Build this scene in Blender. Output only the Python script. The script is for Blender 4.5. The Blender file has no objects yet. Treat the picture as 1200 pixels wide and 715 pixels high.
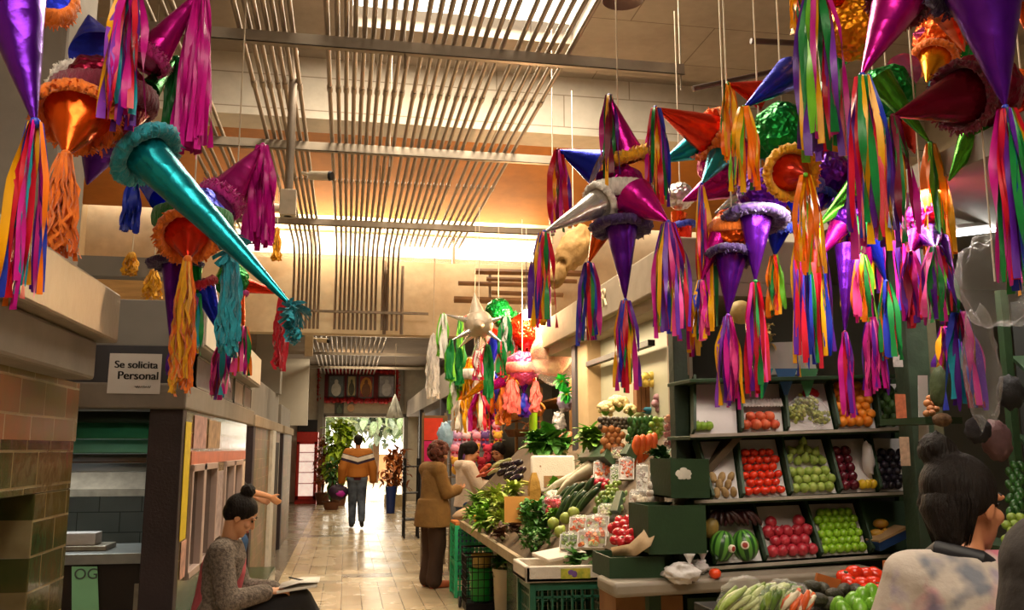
import bpy, bmesh, math, random
from mathutils import Vector as V, Matrix, Euler, noise
RN = random.Random(11)
SC = bpy.context.scene
COL = SC.collection
PI = math.pi
# ------------------------------------------------------------------ camera
FPX, CX, CY = 1050.0, 600.0, 357.5
PITCH, YAW = math.radians(9.1), math.radians(-10.39)
CAM = V((0, 0, 1.52))
ROT = Euler((PI/2 + PITCH, 0, YAW), 'XYZ').to_matrix()
cd = bpy.data.cameras.new('camera'); cam = bpy.data.objects.new('camera', cd); COL.objects.link(cam)
cam.location = CAM; cam.rotation_euler = (PI/2 + PITCH, 0, YAW)
cd.sensor_width = 36; cd.lens = 36*FPX/1200; cd.clip_start = .05; cd.clip_end = 200
SC.camera = cam
def ray(px, py): return ROT @ V(((px-CX)/FPX, -(py-CY)/FPX, -1))
def pY(px, py, Y):
    d = ray(px, py); return CAM + d*(Y/d.y)
def pX(px, py, X):
    d = ray(px, py); return CAM + d*(X/d.x)
def pZ(px, py, Z):
    d = ray(px, py); return CAM + d*((Z-CAM.z)/d.z)
def msz(n, p):                      # size in metres of n pixels at point p
    return n*((p-CAM) @ (ROT @ V((0, 0, -1)))) / FPX
# ------------------------------------------------------------------ materials
def lin(c): return c/12.92 if c <= .04045 else ((c+.055)/1.055)**2.4
def rgb(h):
    if isinstance(h, (tuple, list)): return tuple(h[:3]) + (1,)
    h = h.lstrip('#'); return tuple(lin(int(h[i:i+2], 16)/255) for i in (0, 2, 4)) + (1,)
MATS = {}
def nt(name):
    m = bpy.data.materials.new(name); m.use_nodes = True
    t = m.node_tree; b = t.nodes['Principled BSDF']; return m, t, b
def N(t, kind, **kw):
    n = t.nodes.new(kind)
    for k, v in kw.items():
        if k in n.inputs: n.inputs[k].default_value = v
        else: setattr(n, k, v)
    return n
def mixc(t, fac, a, b, mode='MIX'):
    n = t.nodes.new('ShaderNodeMix'); n.data_type = 'RGBA'; n.blend_type = mode
    for sock, v in ((n.inputs[0], fac), (n.inputs[6], a), (n.inputs[7], b)):
        if isinstance(v, (int, float)): sock.default_value = v
        elif isinstance(v, tuple): sock.default_value = v
        else: t.links.new(v, sock)
    return n.outputs[2]
def ramp(t, fac, stops):
    n = t.nodes.new('ShaderNodeValToRGB'); e = n.color_ramp.elements
    while len(e) < len(stops): e.new(.5)
    for k, (p, c) in enumerate(stops): e[k].position = p; e[k].color = c
    t.links.new(fac, n.inputs[0]); return n.outputs[0]
def M(name, col, rough=.6, metal=0., var=.12, scale=12., bump=0., bscale=40., stretch=None, col2=None, trans=0., spec=.5, emit=0, alpha=1, sheen=0):
    if name in MATS: return MATS[name]
    m, t, b = nt(name); c = rgb(col)
    tc = t.nodes.new('ShaderNodeTexCoord'); src = tc.outputs['Object']
    if stretch:
        mp = t.nodes.new('ShaderNodeMapping'); mp.inputs['Scale'].default_value = stretch
        t.links.new(src, mp.inputs[0]); src = mp.outputs[0]
    nz = N(t, 'ShaderNodeTexNoise', Scale=scale, Detail=4.); t.links.new(src, nz.inputs['Vector'])
    a = tuple(x*(1-var) for x in c[:3]) + (1,)
    d = rgb(col2) if col2 else tuple(min(1, x*(1+var)) for x in c[:3]) + (1,)
    o = ramp(t, nz.outputs['Fac'], [(.3, a), (.7, d)])
    t.links.new(o, b.inputs['Base Color'])
    b.inputs['Roughness'].default_value = rough; b.inputs['Metallic'].default_value = metal
    b.inputs['Specular IOR Level'].default_value = spec
    if trans: b.inputs['Transmission Weight'].default_value = trans
    if sheen: b.inputs['Sheen Weight'].default_value = sheen
    if alpha < 1: b.inputs['Alpha'].default_value = alpha
    if emit:
        b.inputs['Emission Color'].default_value = c; b.inputs['Emission Strength'].default_value = emit
    if bump:
        n2 = N(t, 'ShaderNodeTexNoise', Scale=bscale, Detail=5.); t.links.new(src, n2.inputs['Vector'])
        bp = N(t, 'ShaderNodeBump', Strength=bump, Distance=.02); t.links.new(n2.outputs['Fac'], bp.inputs['Height'])
        t.links.new(bp.outputs[0], b.inputs['Normal'])
    MATS[name] = m; return m
def axes_vec(t, ax):                # object coordinates re-ordered, e.g. 'yz'
    tc = t.nodes.new('ShaderNodeTexCoord'); sp = t.nodes.new('ShaderNodeSeparateXYZ'); cb = t.nodes.new('ShaderNodeCombineXYZ')
    t.links.new(tc.outputs['Object'], sp.inputs[0])
    for k, a in enumerate(ax): t.links.new(sp.outputs['xyz'.index(a)], cb.inputs[k])
    return cb.outputs[0], sp
def tile_mat(name, ax, c1, c2, mortar, bw, rh, rough=.2, msize=.004, off=.5, bump=.4, var=None, spec=.5):
    if name in MATS: return MATS[name]
    m, t, b = nt(name); vec, sp = axes_vec(t, ax)
    br = N(t, 'ShaderNodeTexBrick', Scale=1., offset=off); br.inputs['Color1'].default_value = rgb(c1); br.inputs['Color2'].default_value = rgb(c2)
    br.inputs['Mortar'].default_value = rgb(mortar); br.inputs['Mortar Size'].default_value = msize
    br.inputs['Brick Width'].default_value = bw; br.inputs['Row Height'].default_value = rh
    br.inputs['Mortar Smooth'].default_value = .2
    t.links.new(vec, br.inputs['Vector'])
    out = br.outputs['Color']
    nz = N(t, 'ShaderNodeTexNoise', Scale=3., Detail=6.); t.links.new(vec, nz.inputs['Vector'])
    if var: out = mixc(t, ramp(t, nz.outputs['Fac'], [(.42, (0, 0, 0, 1)), (.68, (1, 1, 1, 1))]), out, rgb(var))
    else: out = mixc(t, .35, out, ramp(t, nz.outputs['Fac'], [(.3, (.35, .35, .35, 1)), (.75, (1, 1, 1, 1))]), 'MULTIPLY')
    t.links.new(out, b.inputs['Base Color'])
    b.inputs['Roughness'].default_value = rough; b.inputs['Specular IOR Level'].default_value = spec
    bp = N(t, 'ShaderNodeBump', Strength=bump, Distance=.004, invert=True); t.links.new(br.outputs['Fac'], bp.inputs['Height'])
    n3 = N(t, 'ShaderNodeTexNoise', Scale=14., Detail=2.); t.links.new(vec, n3.inputs['Vector'])
    bp2 = N(t, 'ShaderNodeBump', Strength=.12, Distance=.01); t.links.new(n3.outputs['Fac'], bp2.inputs['Height'])
    t.links.new(bp.outputs[0], bp2.inputs['Normal']); t.links.new(bp2.outputs[0], b.inputs['Normal'])
    MATS[name] = m; return m
def plaster(name, ax, base, stain, rough=.85, jw=None, jh=None, amt=.5):
    if name in MATS: return MATS[name]
    m, t, b = nt(name); vec, sp = axes_vec(t, ax)
    nz = N(t, 'ShaderNodeTexNoise', Scale=1.1, Detail=9., Roughness=.65); t.links.new(vec, nz.inputs['Vector'])
    f = ramp(t, nz.outputs['Fac'], [(.45, (0, 0, 0, 1)), (.72, (amt, amt, amt, 1))])
    o = mixc(t, f, rgb(base), rgb(stain))
    n2 = N(t, 'ShaderNodeTexNoise', Scale=9., Detail=6.); t.links.new(vec, n2.inputs['Vector'])
    o = mixc(t, .3, o, ramp(t, n2.outputs['Fac'], [(.3, (.6, .6, .6, 1)), (.7, (1, 1, 1, 1))]), 'MULTIPLY')
    if jw:
        br = N(t, 'ShaderNodeTexBrick', Scale=1., offset=.5); br.inputs['Color1'].default_value = (1, 1, 1, 1); br.inputs['Color2'].default_value = (.93, .93, .93, 1)
        br.inputs['Mortar'].default_value = (.5, .45, .4, 1); br.inputs['Mortar Size'].default_value = .006
        br.inputs['Brick Width'].default_value = jw; br.inputs['Row Height'].default_value = jh
        t.links.new(vec, br.inputs['Vector']); o = mixc(t, 1., o, br.outputs['Color'], 'MULTIPLY')
    t.links.new(o, b.inputs['Base Color']); b.inputs['Roughness'].default_value = rough
    bp = N(t, 'ShaderNodeBump', Strength=.25, Distance=.01); t.links.new(n2.outputs['Fac'], bp.inputs['Height']); t.links.new(bp.outputs[0], b.inputs['Normal'])
    MATS[name] = m; return m
def foil(name, col, rough=.28, crinkle=.5, scale=18.):
    """metallic paper: crumpled bump"""
    if name in MATS: return MATS[name]
    m, t, b = nt(name)
    tc = t.nodes.new('ShaderNodeTexCoord')
    vo = N(t, 'ShaderNodeTexVoronoi', Scale=scale); t.links.new(tc.outputs['Object'], vo.inputs['Vector'])
    nz = N(t, 'ShaderNodeTexNoise', Scale=scale*.8, Detail=5.); t.links.new(tc.outputs['Object'], nz.inputs['Vector'])
    ad = t.nodes.new('ShaderNodeMath'); ad.operation = 'ADD'
    t.links.new(vo.outputs['Distance'], ad.inputs[0]); t.links.new(nz.outputs['Fac'], ad.inputs[1])
    bp = N(t, 'ShaderNodeBump', Strength=crinkle, Distance=.012); t.links.new(ad.outputs[0], bp.inputs['Height'])
    t.links.new(bp.outputs[0], b.inputs['Normal'])
    c = rgb(col)
    o = ramp(t, nz.outputs['Fac'], [(.3, tuple(x*.8 for x in c[:3])+(1,)), (.7, tuple(min(1, x*1.15) for x in c[:3])+(1,))])
    t.links.new(o, b.inputs['Base Color'])
    b.inputs['Metallic'].default_value = .75; b.inputs['Roughness'].default_value = rough
    MATS[name] = m; return m
def film(name='clear_film', tint=(1, 1, 1, 1), amt=.05, rough=.12):
    """clear plastic: mostly transparent, with shine"""
    if name in MATS: return MATS[name]
    m, t, b = nt(name)
    tr = t.nodes.new('ShaderNodeBsdfTransparent'); tr.inputs[0].default_value = tint
    b.inputs['Base Color'].default_value = (.9, .9, .9, 1); b.inputs['Roughness'].default_value = rough
    lw = N(t, 'ShaderNodeLayerWeight', Blend=.25)
    nz = N(t, 'ShaderNodeTexNoise', Scale=30., Detail=3.); tc = t.nodes.new('ShaderNodeTexCoord'); t.links.new(tc.outputs['Object'], nz.inputs['Vector'])
    bp = N(t, 'ShaderNodeBump', Strength=.6, Distance=.02); t.links.new(nz.outputs['Fac'], bp.inputs['Height']); t.links.new(bp.outputs[0], b.inputs['Normal'])
    mm = N(t, 'ShaderNodeMapRange'); t.links.new(lw.outputs['Facing'], mm.inputs[0]); mm.inputs[3].default_value = amt; mm.inputs[4].default_value = .38
    mx = t.nodes.new('ShaderNodeMixShader'); t.links.new(mm.outputs[0], mx.inputs[0]); t.links.new(tr.outputs[0], mx.inputs[1]); t.links.new(b.outputs[0], mx.inputs[2])
    t.links.new(mx.outputs[0], t.nodes['Material Output'].inputs[0]); MATS[name] = m; return m
# ------------------------------------------------------------------ mesh builder
class MB:
    def __init__(s): s.v, s.f, s.m = [], [], []
    def add(s, vs, fs, mi=0):
        o = len(s.v); s.v += [V(p) for p in vs]
        for f in fs: s.f.append([i+o for i in f]); s.m.append(mi)
        return s
    def box(s, c, d, rot=None, mi=0):
        c = V(c); h = [x/2 for x in d]
        vs = [V((x*h[0], y*h[1], z*h[2])) for z in (-1, 1) for y in (-1, 1) for x in (-1, 1)]
        if rot is not None: vs = [rot @ p for p in vs]
        return s.add([p+c for p in vs], [(0, 2, 3, 1), (4, 5, 7, 6), (0, 1, 5, 4), (2, 6, 7, 3), (0, 4, 6, 2), (1, 3, 7, 5)], mi)
    def span(s, x0, x1, y0, y1, z0, z1, mi=0):
        return s.box(((x0+x1)/2, (y0+y1)/2, (z0+z1)/2), (abs(x1-x0), abs(y1-y0), abs(z1-z0)), None, mi)
    def loft(s, rings, mi=0, caps=True, closed=True):
        n = len(rings[0]); o = len(s.v)
        for r in rings: s.v += [V(p) for p in r]
        for i in range(len(rings)-1):
            for j in range(n if closed else n-1):
                k = (j+1) % n
                s.f.append([o+i*n+j, o+i*n+k, o+(i+1)*n+k, o+(i+1)*n+j]); s.m.append(mi)
        if caps:
            s.f.append([o+j for j in range(n)][::-1]); s.m.append(mi)
            e = o+(len(rings)-1)*n; s.f.append([e+j for j in range(n)]); s.m.append(mi)
        return s
    def tube(s, pts, rad, n=8, mi=0, caps=True, squash=1., up=None):
        pts = [V(p) for p in pts]; rads = rad if isinstance(rad, (list, tuple)) else [rad]*len(pts)
        rings = []; u = None
        for i, p in enumerate(pts):
            d = (pts[min(i+1, len(pts)-1)] - pts[max(i-1, 0)])
            d = d.normalized() if d.length > 1e-9 else V((0, 0, 1))
            if u is None:
                u = V(up) if up is not None else (V((0, 0, 1)) if abs(d.z) < .9 else V((0, 1, 0)))
            u = (u - d*(u @ d)).normalized(); w = d.cross(u)
            rings.append([p + (u*math.cos(a)*squash + w*math.sin(a))*rads[i] for a in [2*PI*k/n for k in range(n)]])
        return s.loft(rings, mi, caps)
    def caps_(s, a, b, ra, rb=None, n=12, mi=0):      # tapered capsule
        a, b = V(a), V(b); rb = ra if rb is None else rb; d = (b-a); L = d.length; d = d/L if L > 1e-9 else V((0, 0, 1))
        pts, rs = [], []
        for t in (-.98, -.8, -.5, 0): pts.append(a+d*ra*t); rs.append(ra*math.sqrt(max(.02, 1-t*t)))
        for t in (0, .5, .8, .98): pts.append(b+d*rb*t); rs.append(rb*math.sqrt(max(.02, 1-t*t)))
        return s.tube(pts, rs, n, mi)
    def ball(s, c, r, rot=None, seg=16, rings=10, mi=0, amp=0., fr=3., seed=0., fn=None):
        c = V(c); r = (r, r, r) if isinstance(r, (int, float)) else r; o = len(s.v)
        def pt(th, ph):
            d = V((math.sin(th)*math.cos(ph), math.sin(th)*math.sin(ph), math.cos(th)))
            k = 1 + (amp*noise.noise(d*fr + V((seed, seed*1.7, 3))) if amp else 0)
            if fn: k *= fn(d)
            p = V((d.x*r[0]*k, d.y*r[1]*k, d.z*r[2]*k))
            return (rot @ p if rot is not None else p) + c
        s.v.append(pt(0, 0))
        for i in range(1, rings):
            for j in range(seg): s.v.append(pt(PI*i/rings, 2*PI*j/seg))
        s.v.append(pt(PI, 0)); e = len(s.v)-1
        for j in range(seg):
            k = (j+1) % seg
            s.f.append([o, o+1+j, o+1+k]); s.m.append(mi)
            for i in range(rings-2):
                a = o+1+i*seg; s.f.append([a+j, a+seg+j, a+seg+k, a+k]); s.m.append(mi)
            a = o+1+(rings-2)*seg; s.f.append([a+j, e, a+k]); s.m.append(mi)
        return s
    def lathe(s, prof, c=(0, 0, 0), n=24, mi=0, rot=None, wob=None):
        c = V(c); rings = []
        for (r, z) in prof:
            ring = []
            for k in range(n):
                a = 2*PI*k/n; q = r*(wob(a, z) if wob else 1); p = V((q*math.cos(a), q*math.sin(a), z))
                ring.append((rot @ p if rot is not None else p)+c)
            rings.append(ring)
        return s.loft(rings, mi, True)
    def strip(s, pts, sides, mi=0):                    # flat ribbon
        o = len(s.v)
        for p, w in zip(pts, sides): s.v += [V(p)-V(w), V(p)+V(w)]
        for i in range(len(pts)-1):
            s.f.append([o+2*i, o+2*i+1, o+2*i+3, o+2*i+2]); s.m.append(mi)
        return s
    def prism(s, poly, axis, depth, mi=0):             # planar polygon pushed along axis
        n = len(poly); a = V(axis)*depth; o = len(s.v)
        s.v += [V(p) for p in poly] + [V(p)+a for p in poly]
        s.f.append([o+i for i in range(n)]); s.m.append(mi); s.f.append([o+n+i for i in range(n)][::-1]); s.m.append(mi)
        for i in range(n):
            k = (i+1) % n; s.f.append([o+i, o+n+i, o+n+k, o+k]); s.m.append(mi)
        return s
def wpos(o):
    p = V((0, 0, 0)); ms = []
    while o is not None: ms.append(o); o = o.parent
    m = Matrix.Identity(4)
    for q in reversed(ms): m = m @ Matrix.LocRotScale(q.location, q.rotation_euler, None)
    return m
def obj(name, mb, mats, parent=None, smooth=True, bevel=0., origin=None, local=False, sharp=42, remesh=0., subsurf=0, solid=0., smoothit=0):
    """link the builder's shape as ONE mesh object; points are in world space unless local"""
    vs = mb.v
    if parent is not None:
        o3 = V((0, 0, 0))
        if not local:
            inv = wpos(parent).inverted(); vs = [inv @ p for p in vs]
    elif origin is not None: o3 = V(origin); vs = vs if local else [p-o3 for p in vs]
    else:
        xs = [p.x for p in vs]; ys = [p.y for p in vs]; zs = [p.z for p in vs]
        o3 = V(((min(xs)+max(xs))/2, (min(ys)+max(ys))/2, min(zs))); vs = [p-o3 for p in vs]
    me = bpy.data.meshes.new(name); me.from_pydata([tuple(p) for p in vs], [], mb.f)
    mats = mats if isinstance(mats, (list, tuple)) else [mats]
    for m in mats: me.materials.append(m)
    me.polygons.foreach_set('material_index', mb.m)
    if smooth:
        me.polygons.foreach_set('use_smooth', [True]*len(mb.f))
        if sharp < 180 and not remesh: me.set_sharp_from_angle(angle=math.radians(sharp))
    me.update()
    ob = bpy.data.objects.new(name, me); COL.objects.link(ob); ob.location = o3
    if parent is not None: ob.parent = parent
    if bevel:
        b = ob.modifiers.new('bevel', 'BEVEL'); b.width = bevel; b.segments = 2; b.limit_method = 'ANGLE'
    if remesh:
        r = ob.modifiers.new('remesh', 'REMESH'); r.mode = 'VOXEL'; r.voxel_size = remesh; r.use_smooth_shade = True
        if smoothit:
            q = ob.modifiers.new('smooth', 'SMOOTH'); q.factor = .5; q.iterations = smoothit
    if subsurf:
        q = ob.modifiers.new('subsurf', 'SUBSURF'); q.levels = subsurf; q.render_levels = subsurf
    if solid:
        q = ob.modifiers.new('solid', 'SOLIDIFY'); q.thickness = solid; q.offset = 0
    return ob
def tag(o, label, cat, group=None, kind=None):
    o['label'] = label; o['category'] = cat
    if group: o['group'] = group
    if kind: o['kind'] = kind
    return o
def thing(name, loc, label, cat, group=None, rotz=0.):
    o = bpy.data.objects.new(name, None); COL.objects.link(o); o.location = loc; o.rotation_euler = (0, 0, rotz); o.empty_display_size = .1
    return tag(o, label, cat, group)
def struct(name, mb, mat, bevel=0., smooth=False):
    o = obj(name, mb, mat, None, smooth=smooth, bevel=bevel, origin=(0, 0, 0)); o['kind'] = 'structure'; return o
def sbox(name, x0, x1, y0, y1, z0, z1, mat, bevel=0.):
    return struct(name, MB().span(x0, x1, y0, y1, z0, z1), mat, bevel)
def copyof(src, loc, rot=None, label=None, group=None, scale=None, parent=None):
    c = src.copy(); COL.objects.link(c); c.location = loc
    if rot is not None: c.rotation_euler = rot
    if scale is not None: c.scale = (scale,)*3 if isinstance(scale, (int, float)) else scale
    if label: c['label'] = label
    if group: c['group'] = group
    if parent is not None: c.parent = parent
    for ch in src.children:
        d = ch.copy(); COL.objects.link(d); d.parent = c
        for g in ch.children:
            e = g.copy(); COL.objects.link(e); e.parent = d
    return c
def text_mesh(body, size, mat, parent, matrix, name='lettering', font_shear=0., extrude=.001, space=1.):
    cu = bpy.data.curves.new('txt', 'FONT'); cu.body = body; cu.size = size; cu.extrude = extrude; cu.align_x = 'LEFT'; cu.shear = font_shear; cu.space_line = space
    o = bpy.data.objects.new('txt', cu); COL.objects.link(o)
    bpy.context.view_layer.update()
    me = bpy.data.meshes.new_from_object(o.evaluated_get(bpy.context.evaluated_depsgraph_get()))
    bpy.data.objects.remove(o); bpy.data.curves.remove(cu)
    me.materials.clear(); me.materials.append(mat)
    t = bpy.data.objects.new(name, me); COL.objects.link(t); t.parent = parent
    me.transform(wpos(parent).inverted() @ matrix)
    return t
def frame_m(o, xdir, ydir):          # matrix placing a flat drawing: x along xdir, y along ydir
    x = V(xdir).normalized(); z = x.cross(V(ydir)).normalized(); y = z.cross(x)
    m = Matrix((x, y, z)).transposed().to_4x4(); m.translation = V(o); return m
def jit(a): return RN.uniform(-a, a)
# ------------------------------------------------------------------ materials of the place
CONC = plaster('concrete', 'xyz', '#857c72', '#5c544b', .8)
CONCW = plaster('concrete_warm', 'xyz', '#a3937f', '#7c6b56', .75)
METALSLAB = M('brushed_slab', '#8f8170', .42, .35, .2, 3, .1, 30)
CREAM = plaster('cream_wall', 'xzy', '#dccbab', '#a98450', .85, amt=.55)
CEIL = plaster('ceiling_plaster', 'xyz', '#978b7d', '#6b6055', .85, 1.6, .8)
BEAMP = plaster('beam_plaster', 'xzy', '#bdb4a6', '#8f8270', .85, 1.4, .34)
OCHRE = plaster('ochre_soffit', 'xyz', '#b87426', '#8f5518', .8, amt=.6)
WHITEW = plaster('white_wall', 'xzy', '#ddd5c6', '#b8a68c', .8)
GREYP = M('grey_paint', '#84807a', .6, 0, .08, 4)
DARKP = M('dark_band', '#3b3a40', .55, 0, .1, 5)
DARKBR = M('dark_brown_paint', '#33272a', .5, 0, .2, 6, .2, 60)
BLACKM = M('black_metal', '#17161a', .45, .3, .1, 10)
STEEL = M('galvanised_steel', '#a59c8c', .42, .75, .2, 14)
STEELD = M('dull_steel', '#8e8272', .5, .6, .2, 14)
WOOD = M('plywood', '#a67c46', .6, 0, .2, 5, .1, 30, (1, 1, 8))
GREENPOST = M('green_painted_post', '#2c3b2c', .5, 0, .3, 10, .15, 40)
GTILE = tile_mat('green_glazed_tile', 'yzx', '#3d4a1f', '#2b3a20', '#8a7d5c', .22, .108, .12, .004, .5, .5, '#5b4a2a')
GTILEX = tile_mat('green_glazed_tile_x', 'xzy', '#4b5a33', '#3a4a2a', '#8a7d5c', .22, .108, .12, .004, .5, .5, '#5b4a2a')
BTILE = tile_mat('brown_glazed_tile', 'yzx', '#9a5f3c', '#7a6a48', '#a8926c', .22, .108, .16, .004, .5, .4, '#68703f', .35)
FTILE = tile_mat('far_glazed_tile', 'yzx', '#94705a', '#7a6a50', '#a8926c', .22, .108, .45, .004, .5, .3, '#6a6a48', .2)
DGREEN = tile_mat('dark_green_tile', 'yzx', '#1f4224', '#18361e', '#4a5a3c', .15, .1, .18)
DGREENX = tile_mat('dark_green_tile_x', 'xzy', '#1f4224', '#18361e', '#4a5a3c', .15, .1, .18)
WTILE = tile_mat('white_wall_tile', 'xzy', '#c9d2d0', '#bcc8c8', '#7d8886', .3, .15, .2)
GLASSF = M('dark_glass', '#2c241f', .06, 0, .2, 3)
PINKF = M('pink_grey_frame', '#b09a92', .5, 0, .08, 8)
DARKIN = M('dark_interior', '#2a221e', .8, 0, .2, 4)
def floor_mat():
    m, t, b = nt('floor_tile'); vec, sp = axes_vec(t, 'yxz')
    br = N(t, 'ShaderNodeTexBrick', Scale=1., offset=.5); br.inputs['Color1'].default_value = rgb('#c4b090'); br.inputs['Color2'].default_value = rgb('#b5a07e')
    br.inputs['Mortar'].default_value = rgb('#806a4e'); br.inputs['Mortar Size'].default_value = .005; br.inputs['Brick Width'].default_value = .6; br.inputs['Row Height'].default_value = .2
    t.links.new(vec, br.inputs['Vector'])
    def mth(op, a, b_=None):
        n = t.nodes.new('ShaderNodeMath'); n.operation = op
        for k, v in ((0, a), (1, b_)):
            if v is None: continue
            if isinstance(v, (int, float)): n.inputs[k].default_value = v
            else: t.links.new(v, n.inputs[k])
        return n.outputs[0]
    y = mth('ADD', sp.outputs[1], 11.2); band = mth('LESS_THAN', mth('MODULO', y, 5.5), .75)
    blk = N(t, 'ShaderNodeTexBrick', Scale=1., offset=.5); blk.inputs['Color1'].default_value = rgb('#d8c7a6'); blk.inputs['Color2'].default_value = rgb('#7b6c5a')
    blk.inputs['Mortar'].default_value = rgb('#6a5a48'); blk.inputs['Mortar Size'].default_value = .005; blk.inputs['Brick Width'].default_value = .38; blk.inputs['Row Height'].default_value = .6
    v2, _ = axes_vec(t, 'yxz'); t.links.new(v2, blk.inputs['Vector'])
    o = mixc(t, band, br.outputs['Color'], blk.outputs['Color'])
    edge = mth('LESS_THAN', sp.outputs[0], -.72); o = mixc(t, edge, o, rgb('#857a6c'))
    nz = N(t, 'ShaderNodeTexNoise', Scale=1.6, Detail=8.); t.links.new(vec, nz.inputs['Vector'])
    o = mixc(t, .35, o, ramp(t, nz.outputs['Fac'], [(.3, (.5, .5, .5, 1)), (.7, (1, 1, 1, 1))]), 'MULTIPLY')
    t.links.new(o, b.inputs['Base Color']); t.links.new(ramp(t, nz.outputs['Fac'], [(.3, (.16, .16, .16, 1)), (.7, (.34, .34, .34, 1))]), b.inputs['Roughness'])
    bp = N(t, 'ShaderNodeBump', Strength=.3, Distance=.003, invert=True); t.links.new(br.outputs['Fac'], bp.inputs['Height']); t.links.new(bp.outputs[0], b.inputs['Normal'])
    return m
# ------------------------------------------------------------------ shell
sbox('floor', -4, 6.5, -4, 27.2, -.2, 0, floor_mat())
CZ = 5.3
# hall ceiling with the aisle skylight, plus an unseen opening added for foreground light
mb = MB(); holes = [(-.05, 2.0, 5.0, 7.75), (-1.6, 1.8, -2.6, 1.0)]
mb.span(-4, 6.5, 7.75, 8.9, CZ, CZ+.2); mb.span(-4, -.05, 5, 7.75, CZ, CZ+.2); mb.span(2, 6.5, 5, 7.75, CZ, CZ+.2)
mb.span(-4, 6.5, 1, 5, CZ, CZ+.2); mb.span(-4, -1.6, -2.6, 1, CZ, CZ+.2); mb.span(1.8, 6.5, -2.6, 1, CZ, CZ+.2); mb.span(-4, 6.5, -4, -2.6, CZ, CZ+.2)
struct('ceiling', mb, CEIL)
for i, (a, b_, c, d) in enumerate(holes):  # second pane closes the added opening behind the camera
    o = struct('window_%d' % (i+1), MB().span(a, b_, c, d, CZ+.22, CZ+.23), film('skylight_pane', (1, 1, 1, 1), .05, .3))
sbox('trim_1', -4, 6.5, 8.5, 8.9, 4.68, CZ, BEAMP)              # big cross beam
mb = MB().prism([(-4, 8.9, 4.95), (-4, 11.6, 4.52), (-4, 11.6, 4.64), (-4, 8.9, 5.07)], (1, 0, 0), 10.5)
struct('ceiling_soffit', mb, OCHRE)
# wall above the passage with its clerestory
mb = MB(); mb.span(-4, 6.5, 11.8, 12.05, 3.0, 3.98); mb.span(-4, -1.6, 11.8, 12.05, 3.98, 4.62); mb.span(2.72, 6.5, 11.8, 12.05, 3.98, 4.62); mb.span(-1.6, 2.72, 11.8, 12.05, 4.4, 4.62)
struct('wall_clerestory', mb, CREAM)
mb = MB()
for x in (-1.6, .15, 1.35, 2.68): mb.span(x, x+.04, 11.86, 11.92, 3.98, 4.4)
struct('window_3', mb, STEELD); struct('trim_3', MB().span(-1.6, 2.72, 11.92, 11.93, 3.98, 4.4), film('skylight_pane'))
# passage beyond
sbox('ceiling_passage', -4, 6.5, 12.05, 27.4, 3.95, 4.1, plaster('passage_ceiling', 'xyz', '#a5988a', '#73685a', .85))
mb = MB(); mb.span(-4, -.66, 27, 27.3, 0, 3.95); mb.span(1.72, 6.5, 27, 27.3, 0, 3.95); mb.span(-.66, 1.72, 27, 27.3, 2.47, 3.95)
struct('wall_back', mb, WHITEW)
mb = MB(); mb.span(-.72, -.6, 26.95, 27.35, 0, 2.5); mb.span(1.68, 1.8, 26.95, 27.35, 0, 2.5); mb.span(-.72, 1.8, 26.95, 27.35, 2.44, 2.54)
struct('door_1', mb, GREYP)
sbox('wall_left', -4.1, -3.3, -4, 27.2, 0, CZ, plaster('left_wall_tan', 'yzx', '#b99d74', '#8a6d48', .85))
sbox('wall_right', 6.2, 6.6, -4, 27.2, 0, CZ, plaster('right_wall_tan', 'yzx', '#8f8574', '#6a5f50', .85))
sbox('wall_front', -4, 6.5, -4.2, -4, 0, CZ, CEIL)
# outside
sbox('ground_outside', -14, 16, 27.3, 60, -.25, -.02, M('paving_outside', '#d8c6ad', .8, 0, .1, 2))
sbox('wall_outside', -14, 16, 44, 44.6, -.02, 1.25, M('orange_outside_wall', '#e0a878', .8, 0, .12, 2))
# ------------------------------------------------------------------ left side stalls
mb = MB(); mb.span(-1.1, -.95, .2, 3.45, 1.38, 1.75); mb.span(-1.1, -.95, 3.08, 3.45, 0, 1.38); mb.span(-1.1, -.95, .2, 1.2, 0, 1.38)
struct('wall_stall_near', mb, GTILE, .004)
sbox('wall_stall_near_top', -1.08, -.944, .2, 3.447, 1.545, 1.75, BTILE)
mb = MB(); mb.span(-1.14, -1.1, 1.2, 3.08, 0, 1.38)
struct('door_2', mb, M('brown_counter_panel', '#4a3026', .5, 0, .25, 3))
sbox('trim_4', -2.2, -.85, -.5, 3.27, 1.75, 1.885, CONC, .012)
sbox('trim_5', -2.4, -.8, -.5, 3.34, 1.885, 2.06, METALSLAB, .01)
sbox('wall_stall_near_rear', -2.4, -1.2, 3.3, 3.45, 0, 1.75, GREYP)
sbox('wall_column', -2.05, -1.35, 4.3, 4.75, 2.06, CZ, CONC, .02)
# second stall: front seen across the gap
sbox('trim_6', -2.6, -.93, 5.55, 9.55, 1.75, 1.9, CONC, .012)
sbox('trim_7', -2.6, -.97, 5.58, 9.5, 1.9, 2.12, DARKP)
sbox('trim_8', -2.6, -.86, 5.6, 9.3, 2.12, 2.4, GREYP, .006)
sbox('trim_9', -.859, -.85, 5.64, 9.2, 2.14, 2.39, M('white_panel', '#d9d2c4', .5, 0, .06, 3))
sbox('trim_10', -1.14, -.95, 5.6, 5.72, 0, 1.75, DARKBR, .006)
mb = MB(); mb.span(-1.05, -.95, 5.72, 9.1, 0, .72)
struct('wall_stall_mid_base', mb, DGREEN)
mb = MB(); mb.span(-1.05, -.95, 5.72, 9.1, 1.5, 1.75); mb.span(-1.05, -.95, 5.72, 5.95, .72, 1.5); mb.span(-1.05, -.95, 7.1, 7.55, .72, 1.5); mb.span(-1.05, -.95, 8.75, 9.1, .72, 1.5)
struct('wall_stall_mid', mb, BTILE)
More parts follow.
